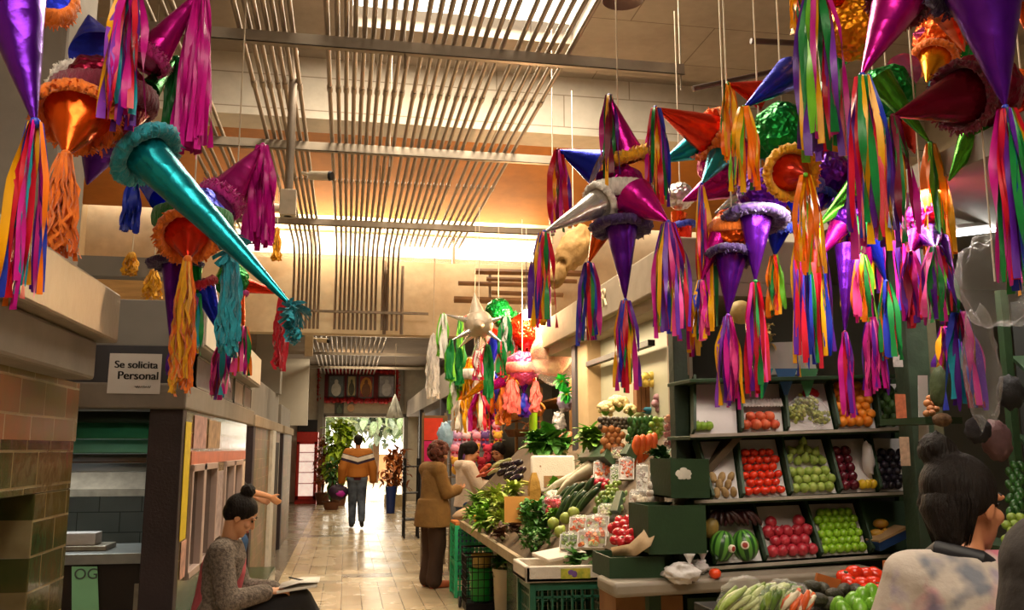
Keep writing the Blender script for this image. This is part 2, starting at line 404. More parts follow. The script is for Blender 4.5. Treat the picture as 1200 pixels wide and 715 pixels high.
sbox('trim_11', -1.04, -.945, 5.95, 9.05, 1.42, 1.5, M('salmon_band', '#c9765a', .4, 0, .15, 8))
def side_window(n, y0, y1, z0, z1, mullions):
    mb = MB(); w = .045
    mb.span(-1.0, -.93, y0, y1, z1-w, z1); mb.span(-1.0, -.93, y0, y1, z0, z0+w); mb.span(-1.0, -.93, y0, y0+w, z0, z1); mb.span(-1.0, -.93, y1-w, y1, z0, z1)
    for k in mullions: mb.span(-1.0, -.93, y0+(y1-y0)*k-.05, y0+(y1-y0)*k+.05, z0, z1)
    o = struct('window_%d' % n, mb, PINKF, .004)
    g = obj('pane', MB().span(-.98, -.975, y0, y1, z0, z1), GLASSF, o, smooth=False); return o
side_window(4, 5.95, 7.1, .72, 1.42, (.45,)); side_window(5, 7.55, 8.75, .3, 1.42, (.5,))
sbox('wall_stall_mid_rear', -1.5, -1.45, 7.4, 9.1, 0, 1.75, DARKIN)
sbox('wall_stall_mid_end', -2.6, -.95, 9.08, 9.12, 0, 1.75, DARKBR)
# window of the second stall: lintel shadow box, tiled room behind
sbox('wall_stall_mid_back', -2.6, -1.14, 7.3, 7.4, 0, 1.75, WTILE)
sbox('wall_stall_mid_side', -2.65, -2.6, 5.6, 9.2, 0, 1.75, WTILE)
# third, fourth stalls
def far_stall(y0, y1, top, k, dx=0.):
    sbox('trim_%d' % k, -2.6, -.93+dx, y0, y1, 1.75, 1.87, CONCW, .01); sbox('trim_%d' % (k+1), -2.6, -1.0+dx, y0+.05, y1-.05, 1.87, top, GREYP, .01)
    sbox('trim_%d' % (k+2), -1.15+dx, -.95+dx, y0+.02, y0+.25, 0, 1.75, DARKBR)
    sbox('wall_stall_far_%d' % k, -1.1+dx, -.96+dx, y0+.25, y1-.1, 0, 1.75, FTILE)
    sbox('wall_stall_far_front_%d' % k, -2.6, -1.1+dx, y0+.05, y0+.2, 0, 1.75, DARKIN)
far_stall(9.75, 13.9, 2.3, 20); far_stall(14.4, 16.8, 2.2, 25); far_stall(17.2, 25.2, 2.15, 30, -.6)
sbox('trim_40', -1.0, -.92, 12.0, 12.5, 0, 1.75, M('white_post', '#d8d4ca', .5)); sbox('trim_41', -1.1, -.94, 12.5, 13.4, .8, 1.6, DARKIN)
sbox('trim_42', -1.3, -.95, 13.2, 13.6, 2.3, 3.2, GREYP)
sbox('trim_43', -3.3, -1.3, 7.9, 8.0, 2.4, 3.0, WOOD); sbox('trim_44', -3.3, -1.2, 6.6, 6.75, 2.72, 2.86, GREYP)
sbox('trim_47', -2.4, -.98, 23.6, 23.8, 2.1, 3.8, M('white_sign_panel', '#e4e0d6', .5, 0, .04, 3)); sbox('trim_45', -.95, -.72, 3.45, 5.6, 0, .02, GREYP)
sbox('trim_46', -.98, -.62, 5.2, 9.0, 0, .42, DGREEN, .006)     # bench ledge along the second stall
# ------------------------------------------------------------------ right side stalls
sbox('trim_50', 1.9, 2.7, 4.95, 13.2, 2.5, 2.77, CONCW, .012); sbox('trim_51', 1.95, 2.7, 4.95, 13.2, 2.42, 2.5, CONCW)
sbox('trim_52', 1.98, 2.25, 7.3, 7.62, 0, 2.45, plaster('tan_pillar', 'yzx', '#c0a27c', '#98774f', .7), .01)
sbox('trim_53', 1.96, 2.06, 7.62, 7.75, 0, 2.45, DARKP); sbox('trim_54', 2.0, 2.1, 5.3, 5.42, 0, 2.45, CONCW); sbox('trim_55', 1.97, 2.02, 5.7, 7.3, 2.2, 2.24, BLACKM)
sbox('wall_stall_right', 2.1, 2.2, 5.5, 7.5, 0, 2.5, M('pale_grey_green_panel', '#b3b29f', .45, 0, .08, 2))
sbox('trim_56', 1.74, 1.82, 4.62, 4.7, 0, 2.6, GREENPOST, .004); sbox('trim_57', 2.93, 3.06, 4.3, 4.42, 0, 2.6, GREENPOST, .004); sbox('trim_58', 3.06, 3.13, 4.32, 4.44, 0, 2.6, M('tan_post', '#54513a', .6, 0, .25, 10), .003)
sbox('wall_stall_rear', 2.2, 6.2, 6.3, 6.4, 0, 2.9, M('rear_stall_panel', '#5b5a4c', .7, 0, .2, 2))
sbox('ceiling_stall', 2.72, 6.2, 2.9, 6.3, 2.78, 2.9, M('stall_ceiling', '#8f897c', .7, 0, .1, 2))
sbox('wall_stall_toys', 3.3, 3.4, 7.8, 13.2, 0, 2.6, M('toy_stall_back', '#c9b48a', .7, 0, .1, 2))
sbox('wall_stall_dark', 2.1, 2.2, 13.2, 27, 0, 2.6, M('dark_stall', '#4a4540', .6, 0, .2, 2))
sbox('trim_59', 1.75, 2.7, 13.3, 27, 2.45, 2.9, CONC); sbox('trim_60', 1.75, 1.85, 17, 17.2, 0, 2.45, DARKP); sbox('trim_61', 1.75, 1.85, 22, 22.2, 0, 2.45, DARKP)
# letters raised on the canopy beam
o = bpy.data.objects['trim_50']
text_mesh('FR', .2, M('cream_letter', '#d8c6a2', .6), o, frame_m((1.895, 6.62, 2.585), (0, -1, 0), (0, 0, 1)), extrude=.006)
# ------------------------------------------------------------------ lights
w = bpy.data.worlds.new('world'); SC.world = w; w.use_nodes = True
bg = w.node_tree.nodes['Background']; bg.inputs[0].default_value = rgb('#fff3de'); bg.inputs[1].default_value = 4.
def area(name, loc, rot, sx, sy, power, col):
    l = bpy.data.lights.new(name, 'AREA'); l.shape = 'RECTANGLE'; l.size = sx; l.size_y = sy; l.energy = power; l.color = rgb(col)[:3]
    o = bpy.data.objects.new(name, l); COL.objects.link(o); o.location = loc; o.rotation_euler = rot; return o
area('skylight_daylight', (.97, 6.37, CZ+.1), (0, 0, 0), 1.9, 2.6, 360, '#ffedd0')
area('rear_fill_light', (.1, -.8, CZ+.1), (0, 0, 0), 3.2, 3.4, 165, '#ffedd0')  # unseen fill added behind the camera to light the foreground
area('clerestory_daylight', (.5, 11.9, 4.2), (-PI/2, 0, 0), 4, .4, 110, '#ffe2b0')
area('doorway_daylight', (.5, 27.2, 1.2), (-PI/2, 0, 0), 2.2, 2.2, 40, '#fff0dc')
area('wall_wash_fill', (.6, 11.69, 4.6), (0, 0, 0), 3.6, .14, 105, '#ffe9c4'); area('stall_fill_light', (-1.9, 6.4, 1.72), (0, 0, 0), .8, .3, 9, '#eef4f0')  # wash added to brighten the cream wall; fill added inside the second stall
for y_ in (13.2, 16.0, 19, 23): area('passage_fill_light', (.4, y_, 3.9), (0, 0, 0), 1.6, .5, 95, '#ffe6bf')  # fill lights without fixtures, added to brighten the far passage
area('stand_fill_light', (1.72, 7.2, 2.4), (0, 0, 0), .12, 3.2, 34, '#ffe4b8'); area('toy_stall_fill_light', (2.3, 9.6, 2.4), (0, math.radians(20), 0), .5, 2.4, 50, '#ffdca8')  # added fills brightening the vegetable stand and the toy stall, no fixtures
# ------------------------------------------------------------------ piñatas
HEX = dict(mag='#c4148c', pur='#5a1a96', red='#c9102c', yel='#eba806', grn='#15803a', blu='#2036b4', cya='#1493a8', ora='#f0760c', pnk='#ee4a9c', lim='#6fc42c', lil='#8a3fc0', wht='#e8e2da', sal='#f2685c', drk='#7a0c34')
def rib(c): return M('ribbon_'+c, HEX[c], .42, 0, .16, 30, .15, 60, (1, 1, .2), spec=.45)
def crepe(c): return M('crepe_'+c, '#33105c' if c == 'pur' else HEX[c], .75, 0, .22, 60, .5, 120, (1, 1, .3), sheen=.3)
FO = dict(psl='#d2c6b8', pur='#5c129e', mag='#c00f8a', blu='#1a2cc8', red='#cc2a0e', tea='#0a8a98', grn='#0c8a34', sil='#cbc6c2', gol='#e08c0a', mar='#8a0a34', ora='#e0560c', lgr='#4fae2c', pnk='#e05a9a')
def fo(c): return M('pale_star_paper', '#b5a48e', .5, .15, .1, 8, .3, 40) if c == 'psl' else foil('foil_'+c, FO[c], .27, .35, 14.)
def foc(c): return foil('crumpled_foil_'+c, FO[c], .3, 1., 34.) if c != 'psl' else M('pale_star_paper', '#b5a48e', .5, .15, .1, 8, .3, 40)
RB = ['mag', 'pur', 'red', 'yel', 'grn', 'blu', 'mag', 'pur', 'pnk']
def hvec(a): return V((math.cos(a), math.sin(a), 0))
def tassel(parent, tip, length, width, cols, n=14, rw=.02, frayed=False, name='tassel', loop=.02):
    mb = MB(); cs = sorted(set(cols)); tip = V(tip)
    for i in range(n):
        c = cols[i % len(cols)] if not frayed else RN.choice(cols)
        a = RN.uniform(0, 2*PI); rr = math.sqrt(RN.random())*width/2; L = length*RN.uniform(.84, 1.0)
        tgt = hvec(a)*rr; sw = jit(.25)*width; ph = RN.uniform(0, 6); ta = RN.uniform(0, PI); w = rw*RN.uniform(.7, 1.2)
        pts, sd = [], []
        for k in range(12):
            t = k/11; sp = min(1, t*2.6)**.7*.8 + .2*t
            p = tip + tgt*sp + hvec(ta)*math.sin(t*6+ph)*.3*sw*sp
            p.z = tip.z + (loop*math.sin(min(1, t*5)*PI)*.9 if t < .2 else 0) - L*max(0, t-.05)/.95
            if frayed: p += V((jit(.006), jit(.006), 0))*t*3
            pts.append(p); sd.append(hvec(ta + 1.5*math.sin(t*4+ph))*w/2*(.55+.45*min(1, t*4)))
        mb.strip(pts, sd, cs.index(c))
    mb.ball(tip, .012 if not frayed else .018, None, 8, 6, 0)
    return obj(name, mb, [crepe(c) if frayed else rib(c) for c in cs], parent, sharp=180)
def pom(parent, c, r, col, n=46):
    """tuft of curled crepe strips"""
    mb = MB(); c = V(c)
    for i in range(n):
        d = V((RN.gauss(0, 1), RN.gauss(0, 1), RN.gauss(0, 1))).normalized(); e = d.cross(V((.3, .5, .8))).normalized()
        pts = [c + d*r*t + e*math.sin(t*4)*r*.15 - V((0, 0, 1))*r*.35*t*t for t in (0, .25, .5, .75, 1)]
        mb.strip(pts, [e*r*.13]*5, 0)
    return obj('pompom', mb, crepe(col), parent, sharp=180)
def frame_of(d):
    d = V(d).normalized(); u = V((0, 0, 1)) if abs(d.z) < .9 else V((1, 0, 0)); u = (u-d*(u @ d)).normalized(); return d, u, d.cross(u)
def cone_mb(b, tip, br, seed=0):
    b, tip = V(b), V(tip); d, u, w = frame_of(tip-b); L = (tip-b).length; rings = []
    for i in range(11):
        t = i/10; r = br*(1-t)**.96 + .004
        rings.append([b + d*L*t + (u*math.cos(2*PI*k/28)+w*math.sin(2*PI*k/28))*r*(1+.035*noise.noise(V((k*.9, t*9, seed)))+(.05*math.sin(k*PI) if 0 else 0)) for k in range(28)])
    return MB().loft(rings, 0, True)
def ruff(parent, b, d, br, col, flare=1.45, depth=.05):
    d, u, w = frame_of(d); mb = MB(); n = 96; rings = []; b = V(b)
    for q, (kr, kz) in enumerate(((.96, .02), (1.1, .8), (flare*.9, 1.05), (flare, .6), (flare*1.0, .1), (1.1, -.4), (.95, -.3))):
        ring = []
        for k in range(n):
            a = 2*PI*k/n; zz = (.13*noise.noise(V((math.cos(a)*9, math.sin(a)*9, q*1.3)))+.1*noise.noise(V((math.cos(a)*24, math.sin(a)*24, q*2))))*(1 if 0 < q < 6 else .2)
            ring.append(b + (u*math.cos(a)+w*math.sin(a))*br*(kr*(1+zz)) + d*depth*(kz+zz*2.5))
        rings.append(ring)
    mb.loft(rings, 0, False)
    for k in range(260):                       # cut fringe
        a = RN.uniform(0, 6.283); e = u*math.cos(a)+w*math.sin(a); tq = RN.random(); t_ = d.cross(e)
        p = b + e*br*(1.12+(flare-1.15)*tq) + d*depth*RN.uniform(.1, 1.0); o = (e*RN.uniform(.2, 1)+d*RN.uniform(-.3, 1)+t_*jit(.5)).normalized()*br*RN.uniform(.1, .24); s_ = t_*br*.035
        mb.strip([p, p+o*.6, p+o+V((0, 0, -br*.04))], [s_, s_, s_*.7], 0)
    return obj('crepe_ruff', mb, crepe(col), parent, sharp=180)
def pinata(label, cpx, Y, rpx, body, cones, top=None, crumple=True, body2=None, group='star piñatas hung over the aisle', squash=1.):
    c = pY(cpx[0], cpx[1], Y); r = msz(rpx, c)
    root = thing('hanging_star_pinata', c, label, 'piñata', group)
    bm = MB().ball(c, (r, r, r*squash), None, 36, 24, 0, .16 if crumple else .04, 3.2, RN.uniform(0, 50)); mats = [foc(body) if crumple else fo(body)]
    obj('foil_body', bm, mats, root, sharp=180)
    if body2:                                  # crepe belt round the body
        rings = [[c + V((math.cos(a)*q*r*(1+(.05 if k % 2 else -.03)), math.sin(a)*q*r*(1+(.05 if k % 2 else -.03)), z*r)) for k, a in enumerate([2*PI*j/64 for j in range(64)])] for q, z in ((1.0, -.3), (1.12, -.22), (1.16, 0), (1.12, .24), (1.0, .32))]
        obj('crepe_belt', MB().loft(rings, 0, False), crepe(body2), root, sharp=180)
    if top is not None:
        e = V((c.x, c.y, top)); obj('hanging_string', MB().tube([c, e], .004, 6), M('string', '#cfc3ac', .8), root)
    for cn in cones:
        tip = pY(cn['tip'][0], cn['tip'][1], Y+cn.get('dy', 0))
        b = pY(cn['base'][0], cn['base'][1], Y+cn.get('bdy', cn.get('dy', 0)*.3)) if 'base' in cn else c.lerp(tip, .3)
        br = msz(cn.get('br', rpx*.55), b)
        obj('foil_cone', cone_mb(b, tip, br, RN.uniform(0, 9)), fo(cn['col']), root, sharp=60)
        if cn.get('ruff'): ruff(root, b, tip-b, br, cn['ruff'], cn.get('flare', 1.45), br*.5)
        ts = cn.get('t')
        if ts:
            cols, yb, wpx = ts[0], ts[1], ts[2]; n = ts[3] if len(ts) > 3 else 15
            L = tip.z - pY(cn['tip'][0], yb, tip.y).z
            tassel(root, tip, L, msz(wpx, tip)*(1.12 if not cn.get('fray') else 1.), cols, int(n*1.25), msz((ts[4] if len(ts) > 4 else 5.2)*(1.12 if not cn.get('fray') else 1), tip), frayed=cn.get('fray', False))
        if cn.get('pom'): pom(root, tip, msz(cn['pom'][1], tip), cn['pom'][0])
    return root
def C(tip, col, t=None, base=None, br=None, ruff=None, dy=0., bdy=None, fray=False, flare=None, pom=None):
    d = dict(tip=tip, col=col, t=t, dy=dy, fray=fray)
    if base: d['base'] = base
    if br: d['br'] = br
    if ruff: d['ruff'] = ruff
    if bdy is not None: d['bdy'] = bdy
    if flare: d['flare'] = flare
    if pom: d['pom'] = pom
    return d
MIX1 = ['mag', 'pur', 'drk', 'grn', 'mag', 'yel', 'pur', 'red']
MIX2 = ['pur', 'mag', 'red', 'yel', 'blu', 'grn', 'pur', 'pnk']
OYG = ['ora', 'yel', 'grn', 'ora', 'yel', 'lim', 'ora', 'mag']
# --- row on the right, from the passage end
pinata('piñata with silver cone pointing left and blue cone above, leftmost of the right-hand row', (726, 228), 4.7, 34, 'mag', [
    C((654, 176), 'blu', (['mag', 'drk', 'pur', 'mag', 'red', 'yel', 'mag', 'grn'], 272, 26, 13), (700, 196), 21, None, .1),
    C((638, 272), 'sil', (['pur', 'red', 'yel', 'blu', 'pur', 'grn', 'mag', 'ora'], 386, 32, 17), (706, 236), 17, 'wht', -.25, -.1),
    C((733, 352), 'pur', (['grn', 'yel', 'pur', 'mag', 'blu', 'red'], 462, 27, 13), (728, 262), 19, 'pur', -.15, -.1, flare=1.9),
    C((690, 308), 'ora', (['pur', 'mag', 'blu', 'red', 'grn', 'yel', 'pur'], 406, 28, 14), (708, 262), 14, None, .25, .1),
    C((783, 260), 'mag', (['pur', 'mag', 'blu', 'red', 'yel', 'pur', 'grn', 'pnk'], 398, 42, 22), (744, 232), 24, None, -.4, -.2),
    C((714, 112), 'mag', (['pur', 'drk', 'mag', 'yel', 'red', 'blu', 'pur', 'grn'], 222, 30, 16), (736, 188), 21, 'yel', -.1, -.05, flare=1.35)], 4.6, body2='wht')
pinata('piñata with orange-red foil cone pointing left and teal cones beneath it', (850, 188), 4.7, 33, 'mag', [
    C((768, 126), 'red', (['red', 'blu', 'pur', 'grn', 'yel', 'mag', 'red', 'pnk'], 246, 26, 16), (836, 160), 25, 'ora', -.15, -.05, flare=1.25),
    C((776, 190), 'tea', None, (822, 168), 19, None, .1),
    C((822, 216), 'tea', (['yel', 'mag', 'yel', 'grn', 'pur', 'pnk', 'blu', 'red'], 394, 28, 15), (842, 186), 13, None, -.35, -.15),
    C((838, 250), 'sil', None, (882, 226), 15, None, -.3, -.15),
    C((800, 236), 'mag', None, (846, 214), 20, None, .1)], 4.5)
pinata('small crumpled silver piñata tucked behind the red cone in the right-hand row', (797, 230), 5.3, 16, 'sil', [
    C((808, 300), 'red', (['yel', 'mag', 'ora', 'red', 'yel'], 420, 22, 10), (800, 262), 11, 'blu'),
    C((790, 290), 'ora', (['cya', 'pur', 'blu', 'mag', 'red'], 412, 20, 10), (796, 250), 9)], 4.4)
pinata('dark purple piñata with long downward purple cone beside the green crumpled one', (893, 228), 4.2, 30, 'pur', [
    C((885, 330), 'pur', (['red', 'mag', 'grn', 'pur', 'pnk', 'red', 'grn'], 468, 26, 14), (886, 252), 19, 'pur', -.1, -.05, flare=2.),
    C((908, 300), 'blu', (['ora', 'yel', 'red', 'grn', 'ora', 'lim'], 372, 22, 12), (912, 262), 17, 'blu', .15, .1, flare=1.6)], 4.4)
pinata('piñata with orange belt whose purple cone and magenta tassel hang lowest over the plums', (858, 268), 4.3, 24, 'ora', [
    C((853, 370), 'pur', (['mag', 'pur', 'mag', 'lil', 'pur', 'pnk', 'yel'], 484, 27, 15), (857, 296), 19, 'pur', -.1, -.05, flare=1.5),
    C((822, 330), 'mag', (['pnk', 'yel', 'blu', 'mag', 'yel', 'grn'], 400, 22, 10), (842, 276), 10)], 4.4, body2='ora')
pinata('piñata with crumpled green foil body, red belt and blue cone on its left', (918, 158), 4.05, 37, 'grn', [
    C((872, 126), 'blu', (OYG, 230, 34, 15), (926, 86), 19, None, -.3, -.1),
    C((853, 98), 'red', (['ora', 'yel', 'grn', 'ora', 'yel'], 192, 22, 10), (898, 112), 18, None, .2, .15),
    C((944, 205), 'red', (['ora', 'yel', 'ora', 'yel', 'lim', 'ora'], 322, 30, 12), (926, 202), 22, 'yel', -.45, -.25, flare=1.5),
    C((958, 266), 'lgr', (['pur', 'blu', 'red', 'grn', 'blu', 'yel', 'pur'], 422, 26, 14), (1004, 222), 15, None, .1, .05),
    C((938, 262), 'blu', (['blu', 'red', 'grn', 'pur', 'blu', 'yel'], 442, 28, 16), (932, 214), 22, 'blu', .1)], 4.6)
pinata('piñata with crumpled gold foil body, topmost of the right-hand cluster', (996, 34), 3.7, 37, 'gol', [
    C((956, -22), 'red', (['grn', 'lim', 'pur', 'yel', 'red', 'mag', 'pur', 'grn', 'lil'], 190, 56, 20, 8), (986, 0), 14, None, -.15),
    C((966, 96), 'grn', (['grn', 'pur', 'red', 'mag', 'pur', 'grn'], 186, 22, 9, 6), (984, 62), 15, None, .2, .1),
    C((932, -20), 'gol', (['yel', 'red', 'yel', 'grn'], 40, 14, 6), (960, 0), 12, None, .3)], 5.0)
pinata('piñata with big magenta foil cone pointing down left, beside the gold one', (1088, -48), 3.1, 44, 'mag', [
    C((1010, 88), 'mag', (['mag', 'pur', 'red', 'blu', 'yel', 'pur', 'mag', 'red', 'grn'], 300, 52, 20, 8), (1056, -6), 30, 'drk', -.2, -.1, flare=1.25),
    C((1130, 60), 'ora', None, (1106, 0), 22, None, .5, .3)], 5.0)
pinata('nearest piñata on the right, its long purple foil cone pointing straight down', (1146, -96), 2.7, 60, 'pur', [
    C((1178, 126), 'pur', (['red', 'mag', 'grn', 'blu', 'yel', 'pur', 'red', 'grn', 'mag'], 352, 52, 22, 9), (1150, -30), 46, 'pur', -.15, -.1, flare=1.3),
    C((1216, 60), 'ora', (['ora', 'yel', 'red', 'grn'], 200, 30, 10, 8), (1200, -40), 30)], 5.0)
pinata('dark piñata with maroon foil cone pointing left beneath the big purple cone', (1150, 108), 3.4, 44, 'mar', [
    C((1046, 136), 'mar', (['grn', 'drk', 'yel', 'grn', 'pur', 'mag'], 290, 34, 14, 7), (1132, 112), 32, 'drk', -.2, -.1, flare=1.3),
    C((1112, 212), 'lgr', None, (1146, 150), 18, None, .1),
    C((1196, 140), 'ora', (['pur', 'mag', 'red', 'yel', 'grn'], 330, 30, 12, 7), (1186, 100), 22, None, .3)], 4.8)
pinata('piñata with green metallic cone and orange tassel between magenta and maroon cones', (1040, 108), 3.9, 30, 'grn', [
    C((1090, 168), 'lgr', (['ora', 'yel', 'ora', 'grn', 'ora', 'lim'], 306, 34, 14, 7), (1030, 92), 15, None, -.25, -.15),
    C((1074, 82), 'pnk', None, (1058, 84), 20, None, .2),
    C((1072, 180), 'red', None, (1056, 130), 20, None, .2)], 4.7)
pinata('piñata almost hidden behind hanging ribbons above the oranges', (1000, 250), 4.15, 28, 'pur', [
    C((962, 300), 'mag', (['yel', 'ora', 'wht', 'yel', 'grn', 'ora'], 392, 26, 12), (984, 266), 12),
    C((990, 390), 'pur', (['pur', 'mag', 'red', 'drk', 'mag'], 494, 24, 12), (994, 290), 14, None, -.1),
    C((1010, 300), 'grn', (['yel', 'lim', 'ora', 'mag', 'grn', 'pnk', 'yel'], 380, 34, 14), (1004, 262), 12, None, -.2),
    C((1022, 372), 'mag', (['mag', 'pur', 'pnk', 'mag', 'drk'], 466, 26, 12), (1010, 290), 12, None, .1),
    C((1038, 330), 'blu', (['grn', 'cya', 'blu', 'ora', 'red', 'grn'], 424, 22, 11), (1018, 270), 12)], 4.5)
pinata('piñata hidden behind the green post, with short magenta, red and purple tassels', (1082, 262), 3.75, 24, 'mag', [
    C((1068, 296), 'mag', (['mag', 'red', 'drk', 'mag', 'pur'], 386, 24, 12, 6), (1074, 278), 12, None, -.1),
    C((1096, 290), 'pur', (['pur', 'grn', 'mag', 'lim', 'red', 'pur', 'pnk'], 380, 40, 16, 6), (1090, 276), 14, None, -.25),
    C((1108, 385), 'mag', (['pur', 'mag', 'cya', 'yel', 'blu', 'mag', 'lil'], 438, 40, 12, 6), (1096, 290), 9, None, .1),
    C((1124, 366), 'pur', (['pur', 'mag', 'drk', 'yel', 'cya', 'blu', 'mag', 'pur'], 482, 42, 18, 7), (1100, 282), 11, None, -.3)], 4.4)
pinata('piñata at the top edge showing orange crepe behind the magenta cone', (1104, 44), 4.4, 30, 'ora', [
    C((1086, 96), 'gol', None, (1096, 66), 18, 'ora', -.1), C((1130, 90), 'grn', None, (1118, 62), 18), C((1070, 40), 'pnk', None, (1092, 42), 18)], 5.0)
pinata('dark green piñata wedged behind the maroon cone near the top right', (1128, 74), 4.8, 34, 'grn', [
    C((1080, 128), 'tea', None, (1108, 98), 18), C((1160, 180), 'grn', (['grn', 'pur', 'yel', 'mag'], 262, 22, 10, 6), (1146, 120), 20, 'drk')], 5.0)
pinata('red and orange foil piñata at the right edge beside the big purple cone', (1200, 128), 3.6, 34, 'red', [
    C((1168, 190), 'ora', None, (1186, 156), 20, 'red'), C((1210, 200), 'red', (['mag', 'red', 'pur', 'blu', 'yel'], 340, 34, 14, 7), (1204, 160), 18)], 5.0)
pinata('dark purple piñata with blue ruff between the green body and the magenta tassel', (968, 205), 4.3, 28, 'pur', [
    C((952, 256), 'pur', (['pur', 'blu', 'drk', 'mag'], 380, 24, 12), (960, 226), 16, 'blu'), C((992, 240), 'mag', (['red', 'yel', 'mag', 'pur', 'yel'], 372, 26, 12), (982, 220), 14, 'drk'), C((1008, 196), 'blu', None, (986, 202), 14)], 4.6)
pinata('maroon piñata behind the long magenta tassel, with yellow and pink tassels below', (1030, 196), 4.2, 30, 'mar', [
    C((1020, 262), 'red', (['mag', 'yel', 'red', 'yel', 'pur', 'mag'], 350, 32, 14), (1026, 226), 18, 'drk'), C((1058, 250), 'pur', (['red', 'mag', 'pur', 'blu', 'red'], 366, 30, 14), (1044, 222), 16, 'pur'), C((1002, 250), 'ora', (['yel', 'ora', 'red', 'grn'], 330, 22, 10), (1014, 218), 12)], 4.8)
# --- the cluster at upper left
LG = 'star piñatas hung over the left stalls'
pinata('purple foil cone piñata at far upper left with a rainbow ribbon tassel', (2, -42), 2.05, 56, 'pur', [
    C((41, 144), 'pur', (['mag', 'cya', 'yel', 'red', 'blu', 'ora', 'mag', 'pur'], 364, 42, 17, 8), (14, 0), 34, None, -.1),
    C((40, 6), 'blu', None, (52, -12), 30, 'ora', .2, .15, flare=1.4)], 4.9, group=LG)
pinata('big piñata with orange cone and wide orange ruff facing the aisle', (122, 116), 3.3, 50, 'mar', [
    C((77, 182), 'ora', (['ora'], 305, 42, 44, 5), (92, 132), 37, 'ora', -.35, -.22, fray=True, flare=1.3),
    C((104, 18), 'blu', None, (114, 62), 30, None, .2, .12), C((62, 84), 'sil', None, (84, 98), 13, 'wht', .1, .05, flare=2.2),
    C((236, -12), 'mag', (['mag'], 184, 36, 40, 7), (172, 72), 22, 'mag', .1, flare=1.15),
    C((207, 68), 'grn', (['grn'], 192, 22, 26, 6), (174, 106), 12, None, .25),
    C((102, 216), 'pur', None, (118, 172), 22, None, .2, .1),
    C((345, 362), 'tea', (['cya', 'cya'], 404, 14, 12, 5), (168, 178), 25, 'cya', -.35, -.1, fray=True, flare=1.75, pom=('cya', 20))], 4.9, body2='drk', group=LG)
pinata('piñata out of the top edge, its pink and rainbow tassel hanging beside orange ruff', (166, -60), 3.0, 40, 'mag', [
    C((154, -20), 'pur', (['pur', 'mag', 'pnk', 'red', 'cya', 'yel', 'lil', 'mag'], 150, 46, 20, 8), (160, -40), 14)], 4.9, group=LG)
pinata('piñata with orange ruff facing out and a long orange and yellow tassel', (226, 258), 4.0, 38, 'blu', [
    C((220, 304), 'red', (['yel', 'ora'], 466, 25, 46, 5), (219, 274), 25, 'ora', -.35, -.2, fray=True, flare=1.45),
    C((201, 412), 'pur', (['pur', 'mag', 'pur'], 440, 10, 8), (205, 306), 14, 'pur', -.05, flare=2.2),
    C((262, 398), 'blu', (['mag', 'drk', 'pnk', 'cya', 'mag', 'pur'], 470, 24, 14), (236, 330), 14, 'red', .1, flare=1.3),
    C((308, 170), 'mag', (['mag'], 292, 32, 40, 6), (256, 238), 24, 'mag', .3, .15, flare=1.15),
    C((157, 206), 'blu', (['blu'], 275, 22, 26, 5), (190, 234), 14, None, .3),
    C((232, 346), 'grn', (['cya', 'mag', 'yel', 'grn', 'mag'], 420, 16, 10), (226, 296), 12),
    C((272, 286), 'tea', (['cya', 'cya'], 420, 26, 40, 5), (246, 262), 14, 'cya', -.1, fray=True, pom=('cya', 24))], 4.9, body2='grn', group=LG)
pinata('small piñata behind, hidden but for a red streamer and mixed tassels', (272, 330), 4.9, 20, 'grn', [
    C((330, 344), 'red', (['red', 'red'], 436, 12, 16, 5), (286, 334), 9, None, .1, fray=True),
    C((286, 384), 'ora', (['mag', 'ora', 'pur', 'pnk', 'grn'], 442, 20, 12), (276, 344), 10, 'mag'),
    C((268, 366), 'mag', (['mag', 'pnk'], 404, 14, 12, 5), (270, 344), 9)], 4.6, group=LG)
for lab, px, py, yb, Y, w_ in (('yellow paper tassel hanging nearest the plywood partition', 155, 298, 324, 6.4, 18), ('yellow paper tassel lying higher on the grey stall roof', 180, 318, 352, 6.5, 22), ('yellow paper tassel hanging under the ceiling strut beside the pipes', 325, 268, 308, 8.5, 9)):
    p = pY(px, py, Y); r = thing('hanging_paper_tassel', p, lab, 'tassel')
    tassel(r, p, msz(yb-py, p), msz(w_, p), ['yel', 'yel', 'ora'] if 0 else ['yel'], 26, msz(4, p), True, 'streamers')
    obj('hanging_string', MB().tube([p, p+V((0, 0, .5))], .004, 6), M('string', '#cfc3ac', .8), r)
# --- the far cluster by the toy stall
pinata('pale silver star piñata with thin spikes over the vegetable stall', (561, 380), 8.6, 17, 'psl', [
    C((520, 368), 'sil', (['wht', 'wht', 'lim'], 424, 13, 14), (549, 376), 3.4, None, -.1), C((529, 399), 'sil', (['lim', 'grn'], 448, 11, 14), (551, 388), 3.4, None, -.15),
    C((538, 408), 'sil', (['grn'], 453, 9, 12), (554, 391), 3.2, None, .1), C((592, 371), 'sil', (['wht', 'grn', 'grn'], 414, 14, 14), (573, 377), 3.4, None, -.1),
    C((588, 401), 'sil', (['grn', 'red'], 444, 10, 12), (572, 389), 3.4, None, -.15), C((571, 404), 'sil', (['grn'], 468, 10, 14), (566, 392), 3.2, None, .1),
    C((560, 412), 'sil', (['wht', 'pnk', 'red'], 446, 10, 12), (561, 394), 3.4, None, -.1), C((556, 343), 'psl', None, (559, 370), 10),
    C((563, 382), 'psl', None, (561, 381), 6, None, -.3, -.15)], 3.9, crumple=False, group='piñatas over the vegetable stall')
